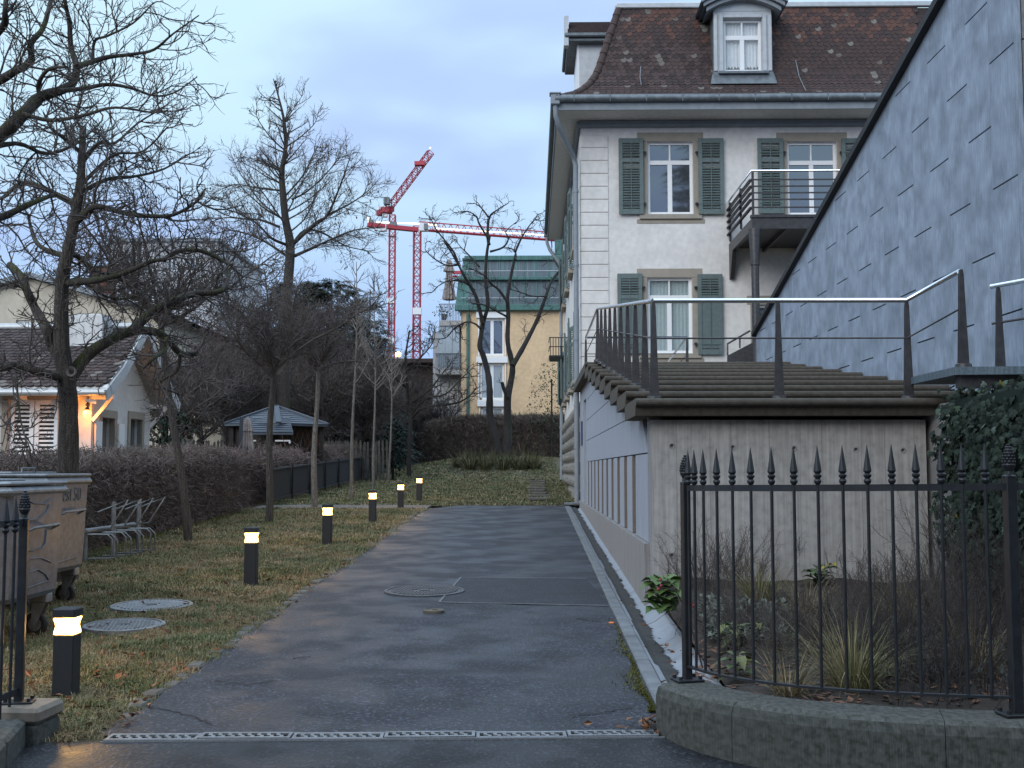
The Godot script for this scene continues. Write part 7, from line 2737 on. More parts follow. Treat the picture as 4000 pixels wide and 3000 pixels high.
func hedge(called: String, label: String, x0: float, x1: float, d0: float, d1: float, h0: float, h1: float, per: float, size: float, tone: Color, sd: int) -> void:
	# between two plan corners; h: height of the top above the ground at both ends (d0 end, d1 end)
	var g := RandomNumberGenerator.new()
	g.seed = sd
	var t := thing(called, label, "hedge", G((x0 + x1) * 0.5, (d0 + d1) * 0.5))
	var core := MB.new()
	var n := 12
	var along_d := (d1 - d0) > absf(x1 - x0)
	for i in n:
		var a := float(i) / n
		var b := float(i + 1) / n
		var q := []
		for k in [a, b]:
			var h := lerpf(h0, h1, k) - 0.05
			if along_d:
				var d := lerpf(d0, d1, k)
				q.append([G(x0, d, -0.1), G(x0, d, h), G(x1, d, h), G(x1, d, -0.1)])
			else:
				var x := lerpf(x0, x1, k)
				q.append([G(x, d0, -0.1), G(x, d0, h), G(x, d1, h), G(x, d1, -0.1)])
		for j in 3: core.quad(q[0][j], q[1][j], q[1][j + 1], q[0][j + 1])
		if i == 0: core.quad(q[0][0], q[0][1], q[0][2], q[0][3])
		if i == n - 1: core.quad(q[1][3], q[1][2], q[1][1], q[1][0])
	wpart(t, "core", core, M.hedge_core)
	var cl := twig_clump(g, 9, size, size * 0.035)
	var at := []
	var tint := []
	var la := d1 - d0
	var lb := absf(x1 - x0)
	for face in 4:
		var count := int((la if face < 2 else lb) * maxf(h0, h1) * per)
		if face == 0 or face == 2: count += int(la * lb * per * 0.6)
		for k in count:
			var s := g.randf()
			var u := g.randf()
			var x := 0.0
			var d := 0.0
			var y := 0.0
			match face:
				0: x = x1; d = lerpf(d0, d1, s)
				1: x = x0; d = lerpf(d0, d1, s)
				2: x = lerpf(x0, x1, s); d = d0
				3: x = lerpf(x0, x1, s); d = d1
			var h := lerpf(h0, h1, (d - d0) / la if along_d else (x - x0) / (x1 - x0))
			y = u * h
			if (face == 0 or face == 2) and g.randf() < 0.3:
				x = lerpf(x0, x1, g.randf()); d = lerpf(d0, d1, g.randf()); y = h
			at.append(Transform3D(Basis.from_euler(Vector3(g.randf() * TAU, g.randf() * TAU, 0)).scaled(Vector3.ONE * g.randf_range(0.7, 1.3)), G(x + g.randfn() * 0.05, d + g.randfn() * 0.05, y + g.randfn() * (0.045 if y > h - 0.1 else 0.02))))
			tint.append(tone * g.randf_range(0.6, 1.6) if g.randf() > 0.02 else Color(0.3, 0.22, 0.15))
	many(t, "twigs", cl, M.hedge_twig, at, tint)

func make_hedges() -> void:
	hedge("clipped_hedge", "long clipped leafless brown hedge between lawn and cottage", -7.4, -6.35, 8.0, 24.6, 1.29, 1.22, 210.0, 0.17, Color(0.14, 0.113, 0.102), 1)
	hedge("clipped_hedge", "leafless brown hedge showing above the black fence panel", -7.9, -6.75, 24.8, 46.0, 1.14, 0.85, 90.0, 0.22, Color(0.15, 0.115, 0.105), 2)
	hedge("far_hedge", "tall tangled leafless hedge across the end of far lawn", -5.6, 4.0, 62.0, 63.2, 2.05, 2.05, 90.0, 0.3, Color(0.1, 0.08, 0.066), 3)
	hedge("far_hedge", "dark leafless thicket hedge behind gazebo and picket fence", -16.0, -5.7, 66.0, 67.2, 2.6, 2.6, 60.0, 0.36, Color(0.09, 0.075, 0.066), 4)
	# black mesh fence panels along the lawn
	var t := thing("panel_fence", "low black panel fence with posts running beside young trees", "fence", G(-6.2, 36))
	for k in 9:
		var d := 27.4 + k * 2.25
		var p := MB.new()
		var a := G(-6.2 + 0.02 * k, d, 0.1)
		var b := G(-6.2 + 0.02 * k, d + 2.2, 0.1)
		p.quad(a, b, b + Vector3(0, 0.72, 0), a + Vector3(0, 0.72, 0))
		wpart(t, "panel", p, M.mesh_panel)
		var ps := MB.new()
		ps.cbox(a + Vector3(0.02, 0.35, 0.0), Vector3(0.05, 0.9, 0.05), 0.006)
		wpart(t, "post", ps, M.mesh_panel)
		var r := MB.new()
		r.bar(a + Vector3(0.02, 0.74, 0), b + Vector3(0.02, 0.74, 0), 0.04, 0.03); r.bar(a + Vector3(0.02, 0.02, 0), b + Vector3(0.02, 0.02, 0), 0.03, 0.03)
		wpart(t, "rail", r, M.iron)
	# weathered picket fence behind
	var pf := thing("picket_fence", "weathered grey picket fence behind the hedge beside the gazebo", "fence", V(-6.5, 1.2, 41))
	var pk := MB.new()
	pk.prism(PackedVector2Array([Vector2(-0.04, 0), Vector2(0.04, 0), Vector2(0.04, 1.45), Vector2(0, 1.52), Vector2(-0.04, 1.45)]), 0.025)
	var pm := pk.mesh()
	rng.seed = 33
	for k in 60:
		var u := 600.0 + k * 15.5
		if u > 880 and u < 1270: continue
		var o := px(u, 1800, 41.0)
		var q := wpart(pf, "picket", pm, M.grey_wood)
		q.position += Vector3(o.x, 1.2 + rng.randf_range(-0.04, 0.04), o.z)
		q.rotation.z = rng.randf_range(-0.03, 0.03)
	for y in [1.6, 2.4]:
		var r := MB.new()
		var a := px(600, 1800, 41.05)
		var b := px(1520, 1800, 41.05)
		r.bar(Vector3(a.x, y, a.z), Vector3(b.x, y, b.z), 0.03, 0.07)
		wpart(pf, "rail", r, M.grey_wood)


# ---------- lawn ----------
func make_grass() -> void:
	var g := RandomNumberGenerator.new()
	g.seed = 21
	var kinds := []
	for v in 3:
		var m := MB.new()
		m.colored = true
		for k in 9:
			var a := g.randf() * TAU
			var o := Vector3(g.randfn() * 0.025, 0, g.randfn() * 0.025)
			var h := g.randf_range(0.018, 0.05)
			var out := Vector3(cos(a), 0, sin(a)) * g.randf_range(0.015, 0.06)
			var s := Vector3(-sin(a), 0, cos(a)) * 0.0022
			var mid := o + out * 0.4 + Vector3(0, h * 0.75, 0)
			m.col = Color.WHITE * g.randf_range(0.7, 1.3)
			m.quad(o - s, o + s, mid + s * 0.8, mid - s * 0.8)
			m.tri(mid - s * 0.8, mid + s * 0.8, o + out + Vector3(0, h * g.randf_range(0.5, 1.1), 0))
		kinds.append(m.mesh())
	var nz := FastNoiseLite.new()
	nz.seed = 9; nz.frequency = 0.55
	var lumps := FastNoiseLite.new()                            # as in the lawn sheet
	lumps.seed = 77; lumps.frequency = 0.5
	var dry := FastNoiseLite.new()
	dry.seed = 10; dry.frequency = 1.6
	var places := [[], [], []]
	var tints := [[], [], []]
	for zone in [[6.16, 12.0, 1500.0, 1.0], [12.0, 18.0, 620.0, 1.4], [18.0, 26.0, 260.0, 2.0], [26.0, 40.0, 85.0, 3.2], [40.0, 61.0, 34.0, 4.6]]:
		var x0 := -6.5 if zone[0] < 26 else -6.3
		var x1 := -2.33 if zone[0] < 26 else 1.1
		var n := int((x1 - x0) * (zone[1] - zone[0]) * zone[2])
		for k in n:
			var x := g.randf_range(x0, x1)
			var d := g.randf_range(zone[0], zone[1])
			if zone[0] >= 26 and x > -2.5 and d < 26.95: continue
			if d > 25.9 and d < 27.05 and x < -2.2: continue
			if x > -2.5 and zone[0] < 26 and g.randf() < 0.6: continue
			if d < 6.58 and x < -2.6 and x > -3.12: continue
			if d < drain_d(x) - 0.05: continue
			var skip := false
			for c in [[592, 2376, 0.38], [485, 2454, 0.34]]:
				var o := gnd(c[0], c[1])
				if Vector2(x - o.x, -d - o.z).length() < c[2]: skip = true
			if skip: continue
			var dr := clampf(0.5 + 1.1 * nz.get_noise_2d(x, d) + 0.8 * dry.get_noise_2d(x, d), 0, 1)
			if d > 27.0: dr *= 0.35
			var c := Color(0.11, 0.125, 0.05).lerp(Color(0.29, 0.215, 0.115), dr)
			if g.randf() < 0.18: c = Color(0.33, 0.26, 0.16)
			var thick := nz.get_noise_2d(x * 3.1 + 40.0, d * 3.1) + 0.5 * dry.get_noise_2d(x * 4.0, d * 4.0 + 9.0)
			if thick < -0.28 and g.randf() < 0.8: continue      # worn, almost bare
			if thick > 0.3: c = c.lerp(Color(0.085, 0.125, 0.045), 0.6)
			var kd := g.randi() % 3
			var s: float = zone[3] * g.randf_range(0.7, 1.3) * (1.25 if thick > 0.3 else 1.0)
			places[kd].append(Transform3D(Basis(Vector3.UP, g.randf() * TAU).scaled(Vector3(s, minf(s, 1.6) * g.randf_range(0.6, 1.2), s)), G(x, d, -0.004 + 0.05 * lumps.get_noise_2d(x, d))))
			tints[kd].append(c * g.randf_range(0.75, 1.2))
	var t := Node3D.new()
	t.name = numbered("grass")
	add_child(t)
	t.set_meta("kind", "stuff")
	tag(t, "short matted winter grass, green and straw-coloured, covering the lawn", "grass")
	for kd in 3: many(t, "grass_tufts", kinds[kd], M.grass, places[kd], tints[kd])
	# dead leaves
	var lf := MB.new()
	lf.colored = true
	lf.col = Color.WHITE
	lf.quad(Vector3(0, 0, 0), Vector3(0.018, 0.008, 0.025), Vector3(0, 0.004, 0.06), Vector3(0, 0.0, 0.03))
	lf.quad(Vector3(0, 0, 0), Vector3(0, 0.0, 0.03), Vector3(0, 0.004, 0.06), Vector3(-0.018, 0.01, 0.028))
	var at := []
	var tint := []
	for k in 1100:
		var x := g.randf_range(-6.2, -2.3)
		var d := 6.6 + 19.0 * g.randf() * g.randf()
		if k > 980:
			x = g.randf_range(0.86, 1.12); d = 6.5 + 5.0 * g.randf() * g.randf()
		if k > 1050:
			x = 0.72 + g.randfn() * 0.12; d = 6.5 + absf(g.randfn()) * 0.16
		at.append(Transform3D(Basis.from_euler(Vector3(g.randfn() * 0.4, g.randf() * TAU, g.randfn() * 0.4)).scaled(Vector3.ONE * g.randf_range(0.6, 1.3)), G(x, d, 0.035 + (0.0 if x < 0 else 0.01))))
		tint.append(Color(0.95, 0.9, 0.9).lerp(Color(1.5, 1.2, 0.9), g.randf()) * g.randf_range(0.4, 1.2))
	var dl := many(self, "fallen_leaves", lf.mesh(), M.dry_leaf, at, tint)
	tag(dl, "scattered small dead brown leaves on lawn and gutter", "leaves")
	# moss growing along the foot of the kerb and hedge
	var ms := MB.new()
	ms.colored = true
	for k in 2600:
		var d := 7.0 + 3.6 * g.randf() * g.randf()
		var x := 0.735 - absf(g.randfn()) * 0.035 * (1.0 + 0.8 * sin(d * 5.0))
		ms.col = Color(0.1, 0.1, 0.025) * g.randf_range(0.5, 1.4)
		leaf_quad(ms, G(x, d, 0.022), Vector3(g.randfn() * 0.6, 1, g.randfn() * 0.6).normalized(), 0.02, 0.008)
	for k in 2600:
		var d := 13.0 + 11.0 * g.randf()
		ms.col = Color(0.11, 0.12, 0.02) * g.randf_range(0.5, 1.4)
		leaf_quad(ms, G(-6.2 + g.randfn() * 0.09, d, 0.01), Vector3(g.randfn() * 0.6, 1, g.randfn() * 0.6).normalized(), 0.05, 0.02)
	var mo := struct("moss", ms, M.leaf)
	mo.set_meta("kind", "stuff")
	tag(mo, "thin green moss along the gutter kerb and the hedge foot", "moss")


func blade(m: MB, o: Vector3, dir: Vector3, l: float, w: float, droop: float) -> void:
	var s := dir.cross(Vector3.UP)
	s = (s if s.length() > 0.05 else Vector3.RIGHT).normalized() * w * 0.5
	var p := o
	var n := 4
	var prev := s
	for i in n:
		var q := p + dir * l / n
		dir = (dir + Vector3(0, -droop / n, 0)).normalized()
		var e := s * (1.0 - float(i + 1) / n)
		m.quad(p - prev, p + prev, q + e, q - e)
		prev = e
		p = q

func tuft(called: String, label: String, foot: Vector3, n: int, l: float, w: float, spread: float, c0: Color, c1: Color, sd: int, group := "") -> void:
	var g := RandomNumberGenerator.new()
	g.seed = sd
	var t := thing(called, label, "ornamental grass", foot, group)
	var m := MB.new()
	m.colored = true
	for k in n:
		var a := g.randf() * TAU
		var r := sqrt(g.randf()) * spread
		var o := Vector3(cos(a) * r, -0.02, sin(a) * r)
		var lean := g.randf_range(0.1, 1.0)
		m.col = c0.lerp(c1, g.randf()) * g.randf_range(0.7, 1.2)
		blade(m, o, Vector3(cos(a) * lean, 1.0, sin(a) * lean).normalized(), l * g.randf_range(0.5, 1.1), w, g.randf_range(0.6, 2.2))
	part(t, "blades", m, M.grass)

func bed_y(x: float, d: float) -> float:
	return lerpf(0.42, 0.62, clampf((d - 6.0) / 5.0, 0, 1)) + 0.03 * sin(x * 5.0) * cos(d * 4.0)

func broad_leaf(m: MB, o: Vector3, dir: Vector3, l: float, w: float, curl: float) -> void:   # a leaf with a midrib fold, 12 faces
	var up := Vector3.UP
	var s := dir.cross(up).normalized()
	var p := []
	for i in 4:
		var k := i / 3.0
		var ww: float = w * 0.5 * [0.15, 0.9, 0.8, 0.02][i]
		var c := o + dir * l * k + Vector3(0, -curl * l * k * k, 0)
		p.append([c - s * ww + Vector3(0, ww * 0.35, 0), c, c + s * ww + Vector3(0, ww * 0.35, 0)])
	for i in 3:
		m.quad(p[i][0], p[i][1], p[i + 1][1], p[i + 1][0]); m.quad(p[i][1], p[i][2], p[i + 1][2], p[i + 1][1])

func rosette(called: String, label: String, foot: Vector3, n: int, l: float, w: float, c0: Color, c1: Color, sd: int, up := 0.5, category := "plant") -> void:
	var g := RandomNumberGenerator.new()
	g.seed = sd
	var t := thing(called, label, category, foot)
	for k in n:
		var a := k * 2.4 + g.randf() * 0.4
		var m := MB.new()
		var lift := up * (1.2 - float(k) / n) + g.randfn() * 0.1
		broad_leaf(m, Vector3(cos(a) * 0.015, 0.0 + 0.01 * k, sin(a) * 0.015), Vector3(cos(a), lift + 0.25, sin(a)).normalized(), l * g.randf_range(0.7, 1.15), w * g.randf_range(0.8, 1.2), g.randf_range(0.35, 0.8))
		var key := "%s_leaf_%d" % [called, k % 3]
		if not M.has(key):
			var mm := mat(key, c0.lerp(c1, (k % 3) / 2.0), 0.6, T.soft, 6.0, T.blotch, 9.0)
			mm.backlight_enabled = true
			mm.backlight = Color(0.2, 0.24, 0.12)
		part(t, "leaf", m, M[key])

func make_bed() -> void:
	# soil behind the low wall
	var s := MB.new()
	var n := 30
	var nz := FastNoiseLite.new()
	nz.seed = 5; nz.frequency = 3.0
	var grid := []
	for j in n + 1:
		for i in n + 1:
			var x := lerpf(0.98, 3.9, i / float(n))
			var dmin := 5.6
			for q in 60:
				var c := fence_curve(q / 40.0)
				if c.x >= x:
					dmin = -c.z + 0.06
					break
			var d := lerpf(dmin, 11.25, j / float(n))
			var left := 0.98
			if d > 6.7: x = lerpf(1.16, 3.9, i / float(n))
			var y := bed_y(x, d) + 0.03 * nz.get_noise_2d(x, d)
			y = lerpf(gy(x, d) + 0.06, y, smoothstep(0.0, 0.35, x - left)) if d > 6.8 else y
			grid.append(Vector3(x, y, -d))
	for j in n:
		for i in n:
			var a := j * (n + 1) + i
			s.quad(grid[a], grid[a + 1], grid[a + n + 2], grid[a + n + 1])
	struct("bed_soil", s, M.soil).name = "flower_bed_ground"
	var g := RandomNumberGenerator.new()
	var B := func(u, v): # pixel to a spot on the bed
		var r := ray(u, v)
		var t := 6.0
		for k in 80:
			var p: Vector3 = EYE + r * t
			if p.y < bed_y(p.x, -p.z): return p
			t += 0.08
		return EYE + r * t
	# grass tussocks
	var straw := Color(0.3, 0.235, 0.13)
	var green := Color(0.07, 0.1, 0.03)
	tuft("grass_tussock", "large straw and green grass tussock in middle of planting bed", B.call(3330, 2700), 420, 0.62, 0.006, 0.12, straw, green, 1)
	tuft("grass_tussock", "straw-topped grass tussock beside grey-leaved cover in planting bed", B.call(2970, 2350), 330, 0.5, 0.006, 0.1, straw, green, 2)
	tuft("grass_tussock", "pale arching grass tussock before the ivy in planting bed", B.call(3560, 2440), 240, 0.55, 0.006, 0.12, straw, Color(0.2, 0.17, 0.08), 3)
	tuft("grass_tussock", "dry grass tussock behind pine-cone post by the concrete wall", B.call(3150, 2420), 220, 0.5, 0.005, 0.12, straw, Color(0.14, 0.1, 0.06), 4)
	tuft("grass_tussock", "dry low grass tussock at foot of second fence post", B.call(3800, 2640), 240, 0.5, 0.006, 0.14, Color(0.2, 0.15, 0.09), Color(0.12, 0.1, 0.05), 5)
	tuft("grass_tussock", "small leaning straw tussock at the rim of low curved wall", B.call(3080, 2720), 160, 0.4, 0.006, 0.1, straw, Color(0.12, 0.1, 0.05), 6)
	# withered brown perennials: fine upright stems with seed heads
	var spots := [[2800, 2300, 0.55], [2960, 2240, 0.6], [3120, 2200, 0.5], [3260, 2230, 0.55], [3400, 2200, 0.55], [3550, 2220, 0.6], [3680, 2260, 0.75], [3800, 2300, 0.8], [3900, 2380, 0.85], [3960, 2450, 0.8], [3440, 2380, 0.45], [3250, 2500, 0.38], [3620, 2480, 0.5], [3750, 2560, 0.5], [3100, 2560, 0.34], [3480, 2600, 0.36], [2900, 2480, 0.34], [3700, 2700, 0.36]]
	var notes := ["by the tall seed spikes", "below the tie hole by the wall corner", "under the middle tie holes", "behind the broad green plant", "below the tie hole beside the ivy", "at the foot of the ivy", "leaning on the ivy", "tall in front of ivy", "tallest beside the second post", "behind the second fence post", "in mid bed among straw grass", "between the two large tussocks", "before the ivy foot", "beside the dry low tussock", "in front of the grey cover", "beside the largest tussock", "next to grey-leaved cover", "near the low wall rim"]
	var i := 0
	for q in spots:
		g.seed = 600 + i
		var foot: Vector3 = B.call(q[0], q[1])
		var t := thing("withered_perennial", "withered dark brown perennial with fine stems " + notes[i], "plant", foot, "withered perennials in the planting bed")
		var m := MB.new()
		for k in 120:
			var o := Vector3(g.randfn() * 0.2, -0.02, g.randfn() * 0.2)
			var p := wander(o, Vector3(g.randfn() * 0.4, 1, g.randfn() * 0.4).normalized(), q[2] * 1.25 * g.randf_range(0.4, 1.0), 5, 0.16, Vector3(0, 0.2, 0), g)
			m.tube(p, PackedFloat32Array([0.0028, 0.0026, 0.0024, 0.002, 0.0017, 0.0015]), 3, false)
			sprout(m, p, 0.0018, [[34.0, 0.12, 0.8, 0.0017, 3, 0.25, 0.3, 3, 0.2]], 0, g)
		part(t, "stems", m, M.dark_twig if i % 2 else M.twig)
		i += 1
	# tall seed spikes by the wall
	for q in [[3160, 2190, 3110, 1940, "leaning"], [3220, 2190, 3225, 1990, "upright"]]:
		g.seed = 650 + i
		var foot: Vector3 = B.call(q[0], q[1])
		var tip := px(q[2], q[3], -foot.z)
		var t := thing("seed_spike", "tall %s brown seed spike against the concrete wall" % q[4], "plant", foot)
		var m := MB.new()
		var ln := wander(Vector3.ZERO, (tip - foot).normalized(), (tip - foot).length(), 8, 0.03, Vector3.ZERO, g)
		m.tube(ln, PackedFloat32Array([0.004, 0.004, 0.0035, 0.003, 0.003, 0.0025, 0.002, 0.002, 0.0015]), 4)
		sprout(m, ln, 0.003, [[90.0, 0.035, 0.9, 0.003, 2, 0.2, 0.1, 3, 0.4]], 0, g)
		part(t, "spike", m, M.dark_twig)
		i += 1
	# leafy plants
	rosette("broad_leaf_plant", "crinkled fresh green leaf rosette spilling onto the gutter", B.call(2600, 2400) + Vector3(-0.02, 0.0, 0), 30, 0.2, 0.17, Color(0.09, 0.165, 0.04), Color(0.15, 0.23, 0.07), 31, 0.45)
	rosette("tall_leaf_plant", "upright broad green plant with yellowing leaves amid withered stems", B.call(3200, 2290), 16, 0.19, 0.09, Color(0.05, 0.1, 0.045), Color(0.085, 0.14, 0.05), 32, 1.0)
	rosette("yellow_leaf_plant", "two bright yellow leaves on the upright green plant", B.call(3235, 2270) + Vector3(0.0, 0.12, 0.03), 4, 0.13, 0.07, Color(0.42, 0.34, 0.05), Color(0.5, 0.42, 0.08), 33, 0.6)
	rosette("primrose_plant", "low yellow-green leaf rosette under the rose stem", B.call(2860, 2530), 16, 0.12, 0.07, Color(0.08, 0.115, 0.035), Color(0.17, 0.18, 0.05), 34, 0.3)
	rosette("primrose_plant", "low yellow-green leaf rosette beside straw grass at wall rim", B.call(2960, 2500), 12, 0.11, 0.06, Color(0.08, 0.115, 0.035), Color(0.17, 0.18, 0.05), 35, 0.3)
	rosette("primrose_plant", "low green leaf rosette against the inner face of low wall", B.call(2880, 2640), 14, 0.14, 0.07, Color(0.05, 0.09, 0.04), Color(0.09, 0.13, 0.05), 36, 0.25)
	# grey felted ground cover
	var gc := MB.new()
	gc.colored = true
	g.seed = 71
	for k in 1500:
		var u := g.randf_range(2740, 3120)
		var v := g.randf_range(2360, 2520) + (u - 2740) * 0.05
		if k > 1100:
			u = g.randf_range(3300, 3950); v = g.randf_range(2480, 2680)
		var o: Vector3 = B.call(u, v)
		gc.col = Color(0.085, 0.1, 0.075).lerp(Color(0.17, 0.19, 0.15), g.randf()) * (0.5 if k > 1100 else 0.8)
		leaf_quad(gc, o + Vector3(0, 0.02 + 0.05 * g.randf(), 0), Vector3(g.randfn(), 0.4, g.randfn()).normalized(), 0.07, 0.03)
	var go := struct("ground_cover", gc, M.leaf)
	go.set_meta("kind", "stuff")
	tag(go, "grey felted low leaves covering part of the planting bed", "ground cover")
	var lf := MB.new()                                          # leaf litter in the bed
	lf.colored = true
	for k in 900:
		var u := g.randf_range(2680, 4000)
		var v := g.randf_range(2420, 2760)
		var o: Vector3 = B.call(u, v)
		lf.col = Color(0.9, 0.75, 0.7).lerp(Color(0.4, 0.35, 0.35), g.randf())
		leaf_quad(lf, o + Vector3(0, 0.015, 0), Vector3(g.randfn(), 0.25 * g.randfn(), g.randfn()).normalized(), 0.06, 0.035)
	var lo := struct("leaf_litter", lf, M.dry_leaf)
	lo.set_meta("kind", "stuff")
	tag(lo, "curled brown leaf litter on the planting bed soil", "leaves")
	# rose stem with hips at the fence post
	var rf: Vector3 = B.call(2745, 2610)
	var rs := thing("rose_stem", "thin arching rose stem with red hips through the fence", "plant", rf)
	var st := MB.new()
	var L := func(u, v, dd): return px(u, v, -rf.z + dd) - rf
	st.tube(smooth_line(PackedVector3Array([Vector3.ZERO, L.call(2700, 2450, 0), L.call(2670, 2370, 0), L.call(2640, 2310, -0.05), L.call(2590, 2275, -0.1)]), 3), PackedFloat32Array([0.005, 0.005, 0.0045, 0.0045, 0.004, 0.004, 0.0035, 0.0035, 0.003, 0.003, 0.0028, 0.0025, 0.002]), 5)
	st.path([L.call(2640, 2310, -0.05), L.call(2600, 2295, -0.1), L.call(2572, 2302, -0.1)], 0.002, 4)
	st.path([L.call(2628, 2295, -0.07), L.call(2605, 2270, -0.1), L.call(2582, 2268, -0.1)], 0.002, 4)
	part(rs, "stem", st, M.dark_twig)
	for q in [[2580, 2266], [2583, 2288], [2572, 2302], [2700, 2360], [2708, 2366]]:
		var hm := MB.new()
		hm.lathe([[0.0, -0.011], [0.009, -0.007], [0.011, 0.0], [0.008, 0.008], [0.003, 0.011], [0.004, 0.015]], 10, L.call(q[0], q[1], -0.1))
		part(rs, "rose_hip", hm, M.hip)

func make_ivy() -> void:
	var g := RandomNumberGenerator.new()
	g.seed = 81
	var t := thing("ivy", "dense dark green ivy mantling the side wall above planting bed", "ivy", G(3.8, 9.5))
	var shapes := []
	for v in 3:
		var m := MB.new()                                       # five-lobed leaf folded at the midrib
		var out := [Vector2(0, 0), Vector2(0.22, -0.08), Vector2(0.5, 0.12), Vector2(0.3, 0.32), Vector2(0.34, 0.6), Vector2(0.12, 0.58), Vector2(0, 1.0)]
		var ctr := Vector3(0, 0.32, 0.06)
		for k in out.size() - 1:
			var a: Vector2 = out[k]
			var b: Vector2 = out[k + 1]
			var za := -0.12 * a.x + 0.03 * sin(v * 2.0 + k)
			var zb := -0.12 * b.x + 0.03 * sin(v * 2.0 + k + 1)
			m.tri(ctr, Vector3(a.x, a.y, za), Vector3(b.x, b.y, zb)); m.tri(ctr, Vector3(-b.x, b.y, zb), Vector3(-a.x, a.y, za))
		shapes.append(m.mesh())
	var rest := [[], [], []]
	var tints := [[], [], []]
	var nz := FastNoiseLite.new()
	nz.seed = 44; nz.frequency = 1.1
	var count := 0
	for k in 7200:
		var d := g.randf_range(6.8, 11.15)
		var y := g.randf_range(0.75, 2.62)
		var far := 10.6 + 0.5 * nz.get_noise_2d(3.0, y * 1.6) - 0.35 * (y - 1.5) * 0.2
		if d > far: continue
		var topy := 2.42 + 0.15 * nz.get_noise_2d(d * 1.5, 8.0)
		if y > topy: continue
		var lump := 0.12 + 0.14 * (nz.get_noise_2d(d * 1.3, y * 1.3) + 0.6)
		var x := 3.86 - lump * g.randf_range(0.55, 1.0)
		if y > 2.25: x += g.randf_range(0.0, 0.5)
		var nrm := Vector3(-1, 0.25 + 0.5 * maxf(0.0, y - 2.1), 0.45) + Vector3(g.randfn(), g.randfn(), g.randfn()) * 0.42
		nrm = nrm.normalized()
		var down := (Vector3(0, -1, 0) + Vector3(g.randfn(), g.randfn(), g.randfn()) * 0.35)
		down = (down - nrm * down.dot(nrm)).normalized()
		var s := g.randf_range(0.045, 0.085)
		var xf := Transform3D(Basis(down.cross(nrm).normalized(), down, nrm).scaled_local(Vector3.ONE * s), Vector3(x, y, -d))
		var tone := g.randf()
		var kd := g.randi() % 3
		var front := d < 9.9 and d > 8.2 and lump > 0.2
		if count < 296 and front and s > 0.062:
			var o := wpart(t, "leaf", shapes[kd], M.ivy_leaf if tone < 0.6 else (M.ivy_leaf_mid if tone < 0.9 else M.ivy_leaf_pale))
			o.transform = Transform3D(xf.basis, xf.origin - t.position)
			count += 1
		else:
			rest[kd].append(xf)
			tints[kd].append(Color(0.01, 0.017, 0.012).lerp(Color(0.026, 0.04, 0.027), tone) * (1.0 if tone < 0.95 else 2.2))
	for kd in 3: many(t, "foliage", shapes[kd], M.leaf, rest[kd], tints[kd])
	for q in [[3950, 1670, 9.0], [3730, 2010, 10.1], [3905, 1490, 9.4], [3960, 1690, 9.0]]:
		var o := wpart(t, "leaf", shapes[0], M.ivy_leaf_yellow)
		o.transform = Transform3D(Basis.from_euler(Vector3(2.6, -0.4 + 0.2 * q[2], 0.4)).scaled(Vector3.ONE * 0.075), px(q[0], q[1], q[2]) - t.position)
	var core := MB.new()
	core.box(V(3.8, 1.35, 8.6), Vector3(0.1, 1.9, 3.6))
	wpart(t, "stems", core, M.ivy_leaf)

func make_lawn_clumps() -> void:
	var g := RandomNumberGenerator.new()
	g.seed = 91
	for k in 15:
		var u := 1790.0 + k * 21.5
		var d := 50.6 + 1.6 * sin(k * 2.2) + 0.5
		var c := px(u, 1840, d)
		tuft("lawn_tussock", "drooping dark green grass clump ringing the forked tree", Vector3(c.x, gy(c.x, d), c.z), 110, 1.05, 0.035, 0.25, Color(0.045, 0.06, 0.022), Color(0.12, 0.1, 0.045), 900 + k, "grass clumps round the forked tree")

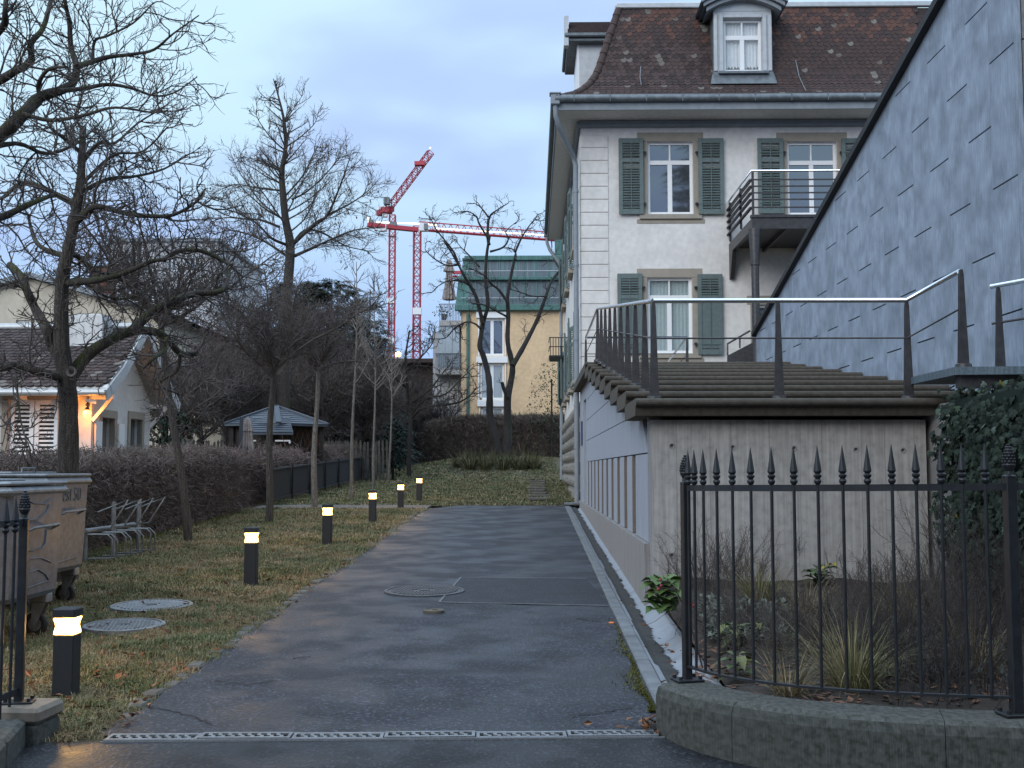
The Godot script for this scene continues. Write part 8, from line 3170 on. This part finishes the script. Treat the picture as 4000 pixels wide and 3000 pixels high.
# what stands across the street behind the camera: it shades the entrance and shows in the villa's windows
func make_street_side() -> void:
	for q in [[-15.0, 9.0, 8.6, "cream"], [1.5, 9.0, 9.4, "block_grey"], [17.0, 9.0, 8.6, "cream"]]:
		var hs := thing("street_house", "%s house across the street facing the villa gate" % ("pale grey two-storey" if q[3] == "block_grey" else ("cream" if q[0] < 0 else "low cream corner")), "building", Vector3(q[0], -0.5, q[1]))
		var w := MB.new()
		var holes := []
		for r in 2:
			for c in 4: holes.append(Rect2(1.5 + c * 3.2, 1.4 + r * 3.3, 1.2, 1.8))
		w.holed(14.0, q[2], 0.3, holes, Vector3(q[0] + 7.0, -0.8, q[1]), Basis(Vector3(-1, 0, 0), Vector3.UP, Vector3(0, 0, -1)))
		wpart(hs, "wall", w, M[q[3]])
		for h in holes:
			var pn := MB.new()
			pn.box(Vector3(q[0] + 7.0 - h.position.x - 0.6, h.position.y + 0.1, q[1] + 0.2), Vector3(1.2, 1.8, 0.04))
			wpart(hs, "window", pn, M.mirror_pane)
		var rf := MB.new()
		var y: float = q[2] - 0.8
		rf.prism(PackedVector2Array([Vector2(-0.6, y), Vector2(9.6, y), Vector2(4.5, y + 3.2)]), 14.6, Vector3(q[0] - 7.3, 0, q[1]), Basis(Vector3(0, 0, 1), Vector3.UP, Vector3(-1, 0, 0)))
		wpart(hs, "roof", rf, M.tile_brown).position.x += 14.6
		var bk := MB.new()
		bk.box(Vector3(q[0], y * 0.5, q[1] + 4.8), Vector3(13.9, y - 0.1, 8.8))
		wpart(hs, "body", bk, M[q[3]])
	var g := RandomNumberGenerator.new()
	g.seed = 95
	var foot := Vector3(9.4, -0.3, 4.2)
	var t := tree("street_conifer", "tall dark conifer across the street mirrored in villa windows", foot)
	var m := MB.new()
	m.rod(foot, foot + Vector3(0, 24.0, 0), 0.35, 8, 0.04)
	wpart(t, "trunk", m, M.dark_bark)
	var spray := MB.new()
	spray.colored = true
	for k in 40:
		var s := k / 40.0
		spray.col = Color.WHITE * g.randf_range(0.7, 1.1)
		leaf_quad(spray, Vector3(0, -0.2 * s * s, 0.9 * s), Vector3((1.0 if k % 2 else -1.0) * 0.8, -0.2 + g.randfn() * 0.25, 0.6).normalized(), 0.4 * (1.1 - s), 0.07)
	var at := []
	var tint := []
	for k in 1600:
		var s := sqrt(g.randf())
		var a := g.randf() * TAU
		var r := 3.6 * (0.1 + 0.9 * s) * sqrt(g.randf_range(0.2, 1.0))
		at.append(Transform3D(Basis(Vector3.UP, PI / 2 - a + g.randfn() * 0.3).rotated(Vector3(sin(a), 0, -cos(a)), g.randf_range(-0.3, 0.3)).scaled(Vector3.ONE * g.randf_range(1.0, 1.8)), foot + Vector3(cos(a) * r, 3.0 + 21.0 * (1.0 - s), sin(a) * r)))
		tint.append(Color(0.02, 0.034, 0.022) * g.randf_range(0.6, 1.4))
	many(t, "crown", spray.mesh(), M.needle, at, tint)


func _ready() -> void:
	set_view()
	make_materials()
	make_ground()
	make_cracks()
	make_edging()
	make_drain()
	make_covers()
	make_terrace()
	make_rails()
	make_fence()
	make_villa()
	make_cottage()
	make_far_buildings()
	make_hedges()
	make_bollards()
	make_containers()
	make_bike_rack()
	make_big_trees()
	make_young_trees()
	make_back_trees()
	make_street_side()
	make_grass()
	make_bed()
	make_ivy()
	make_lawn_clumps()
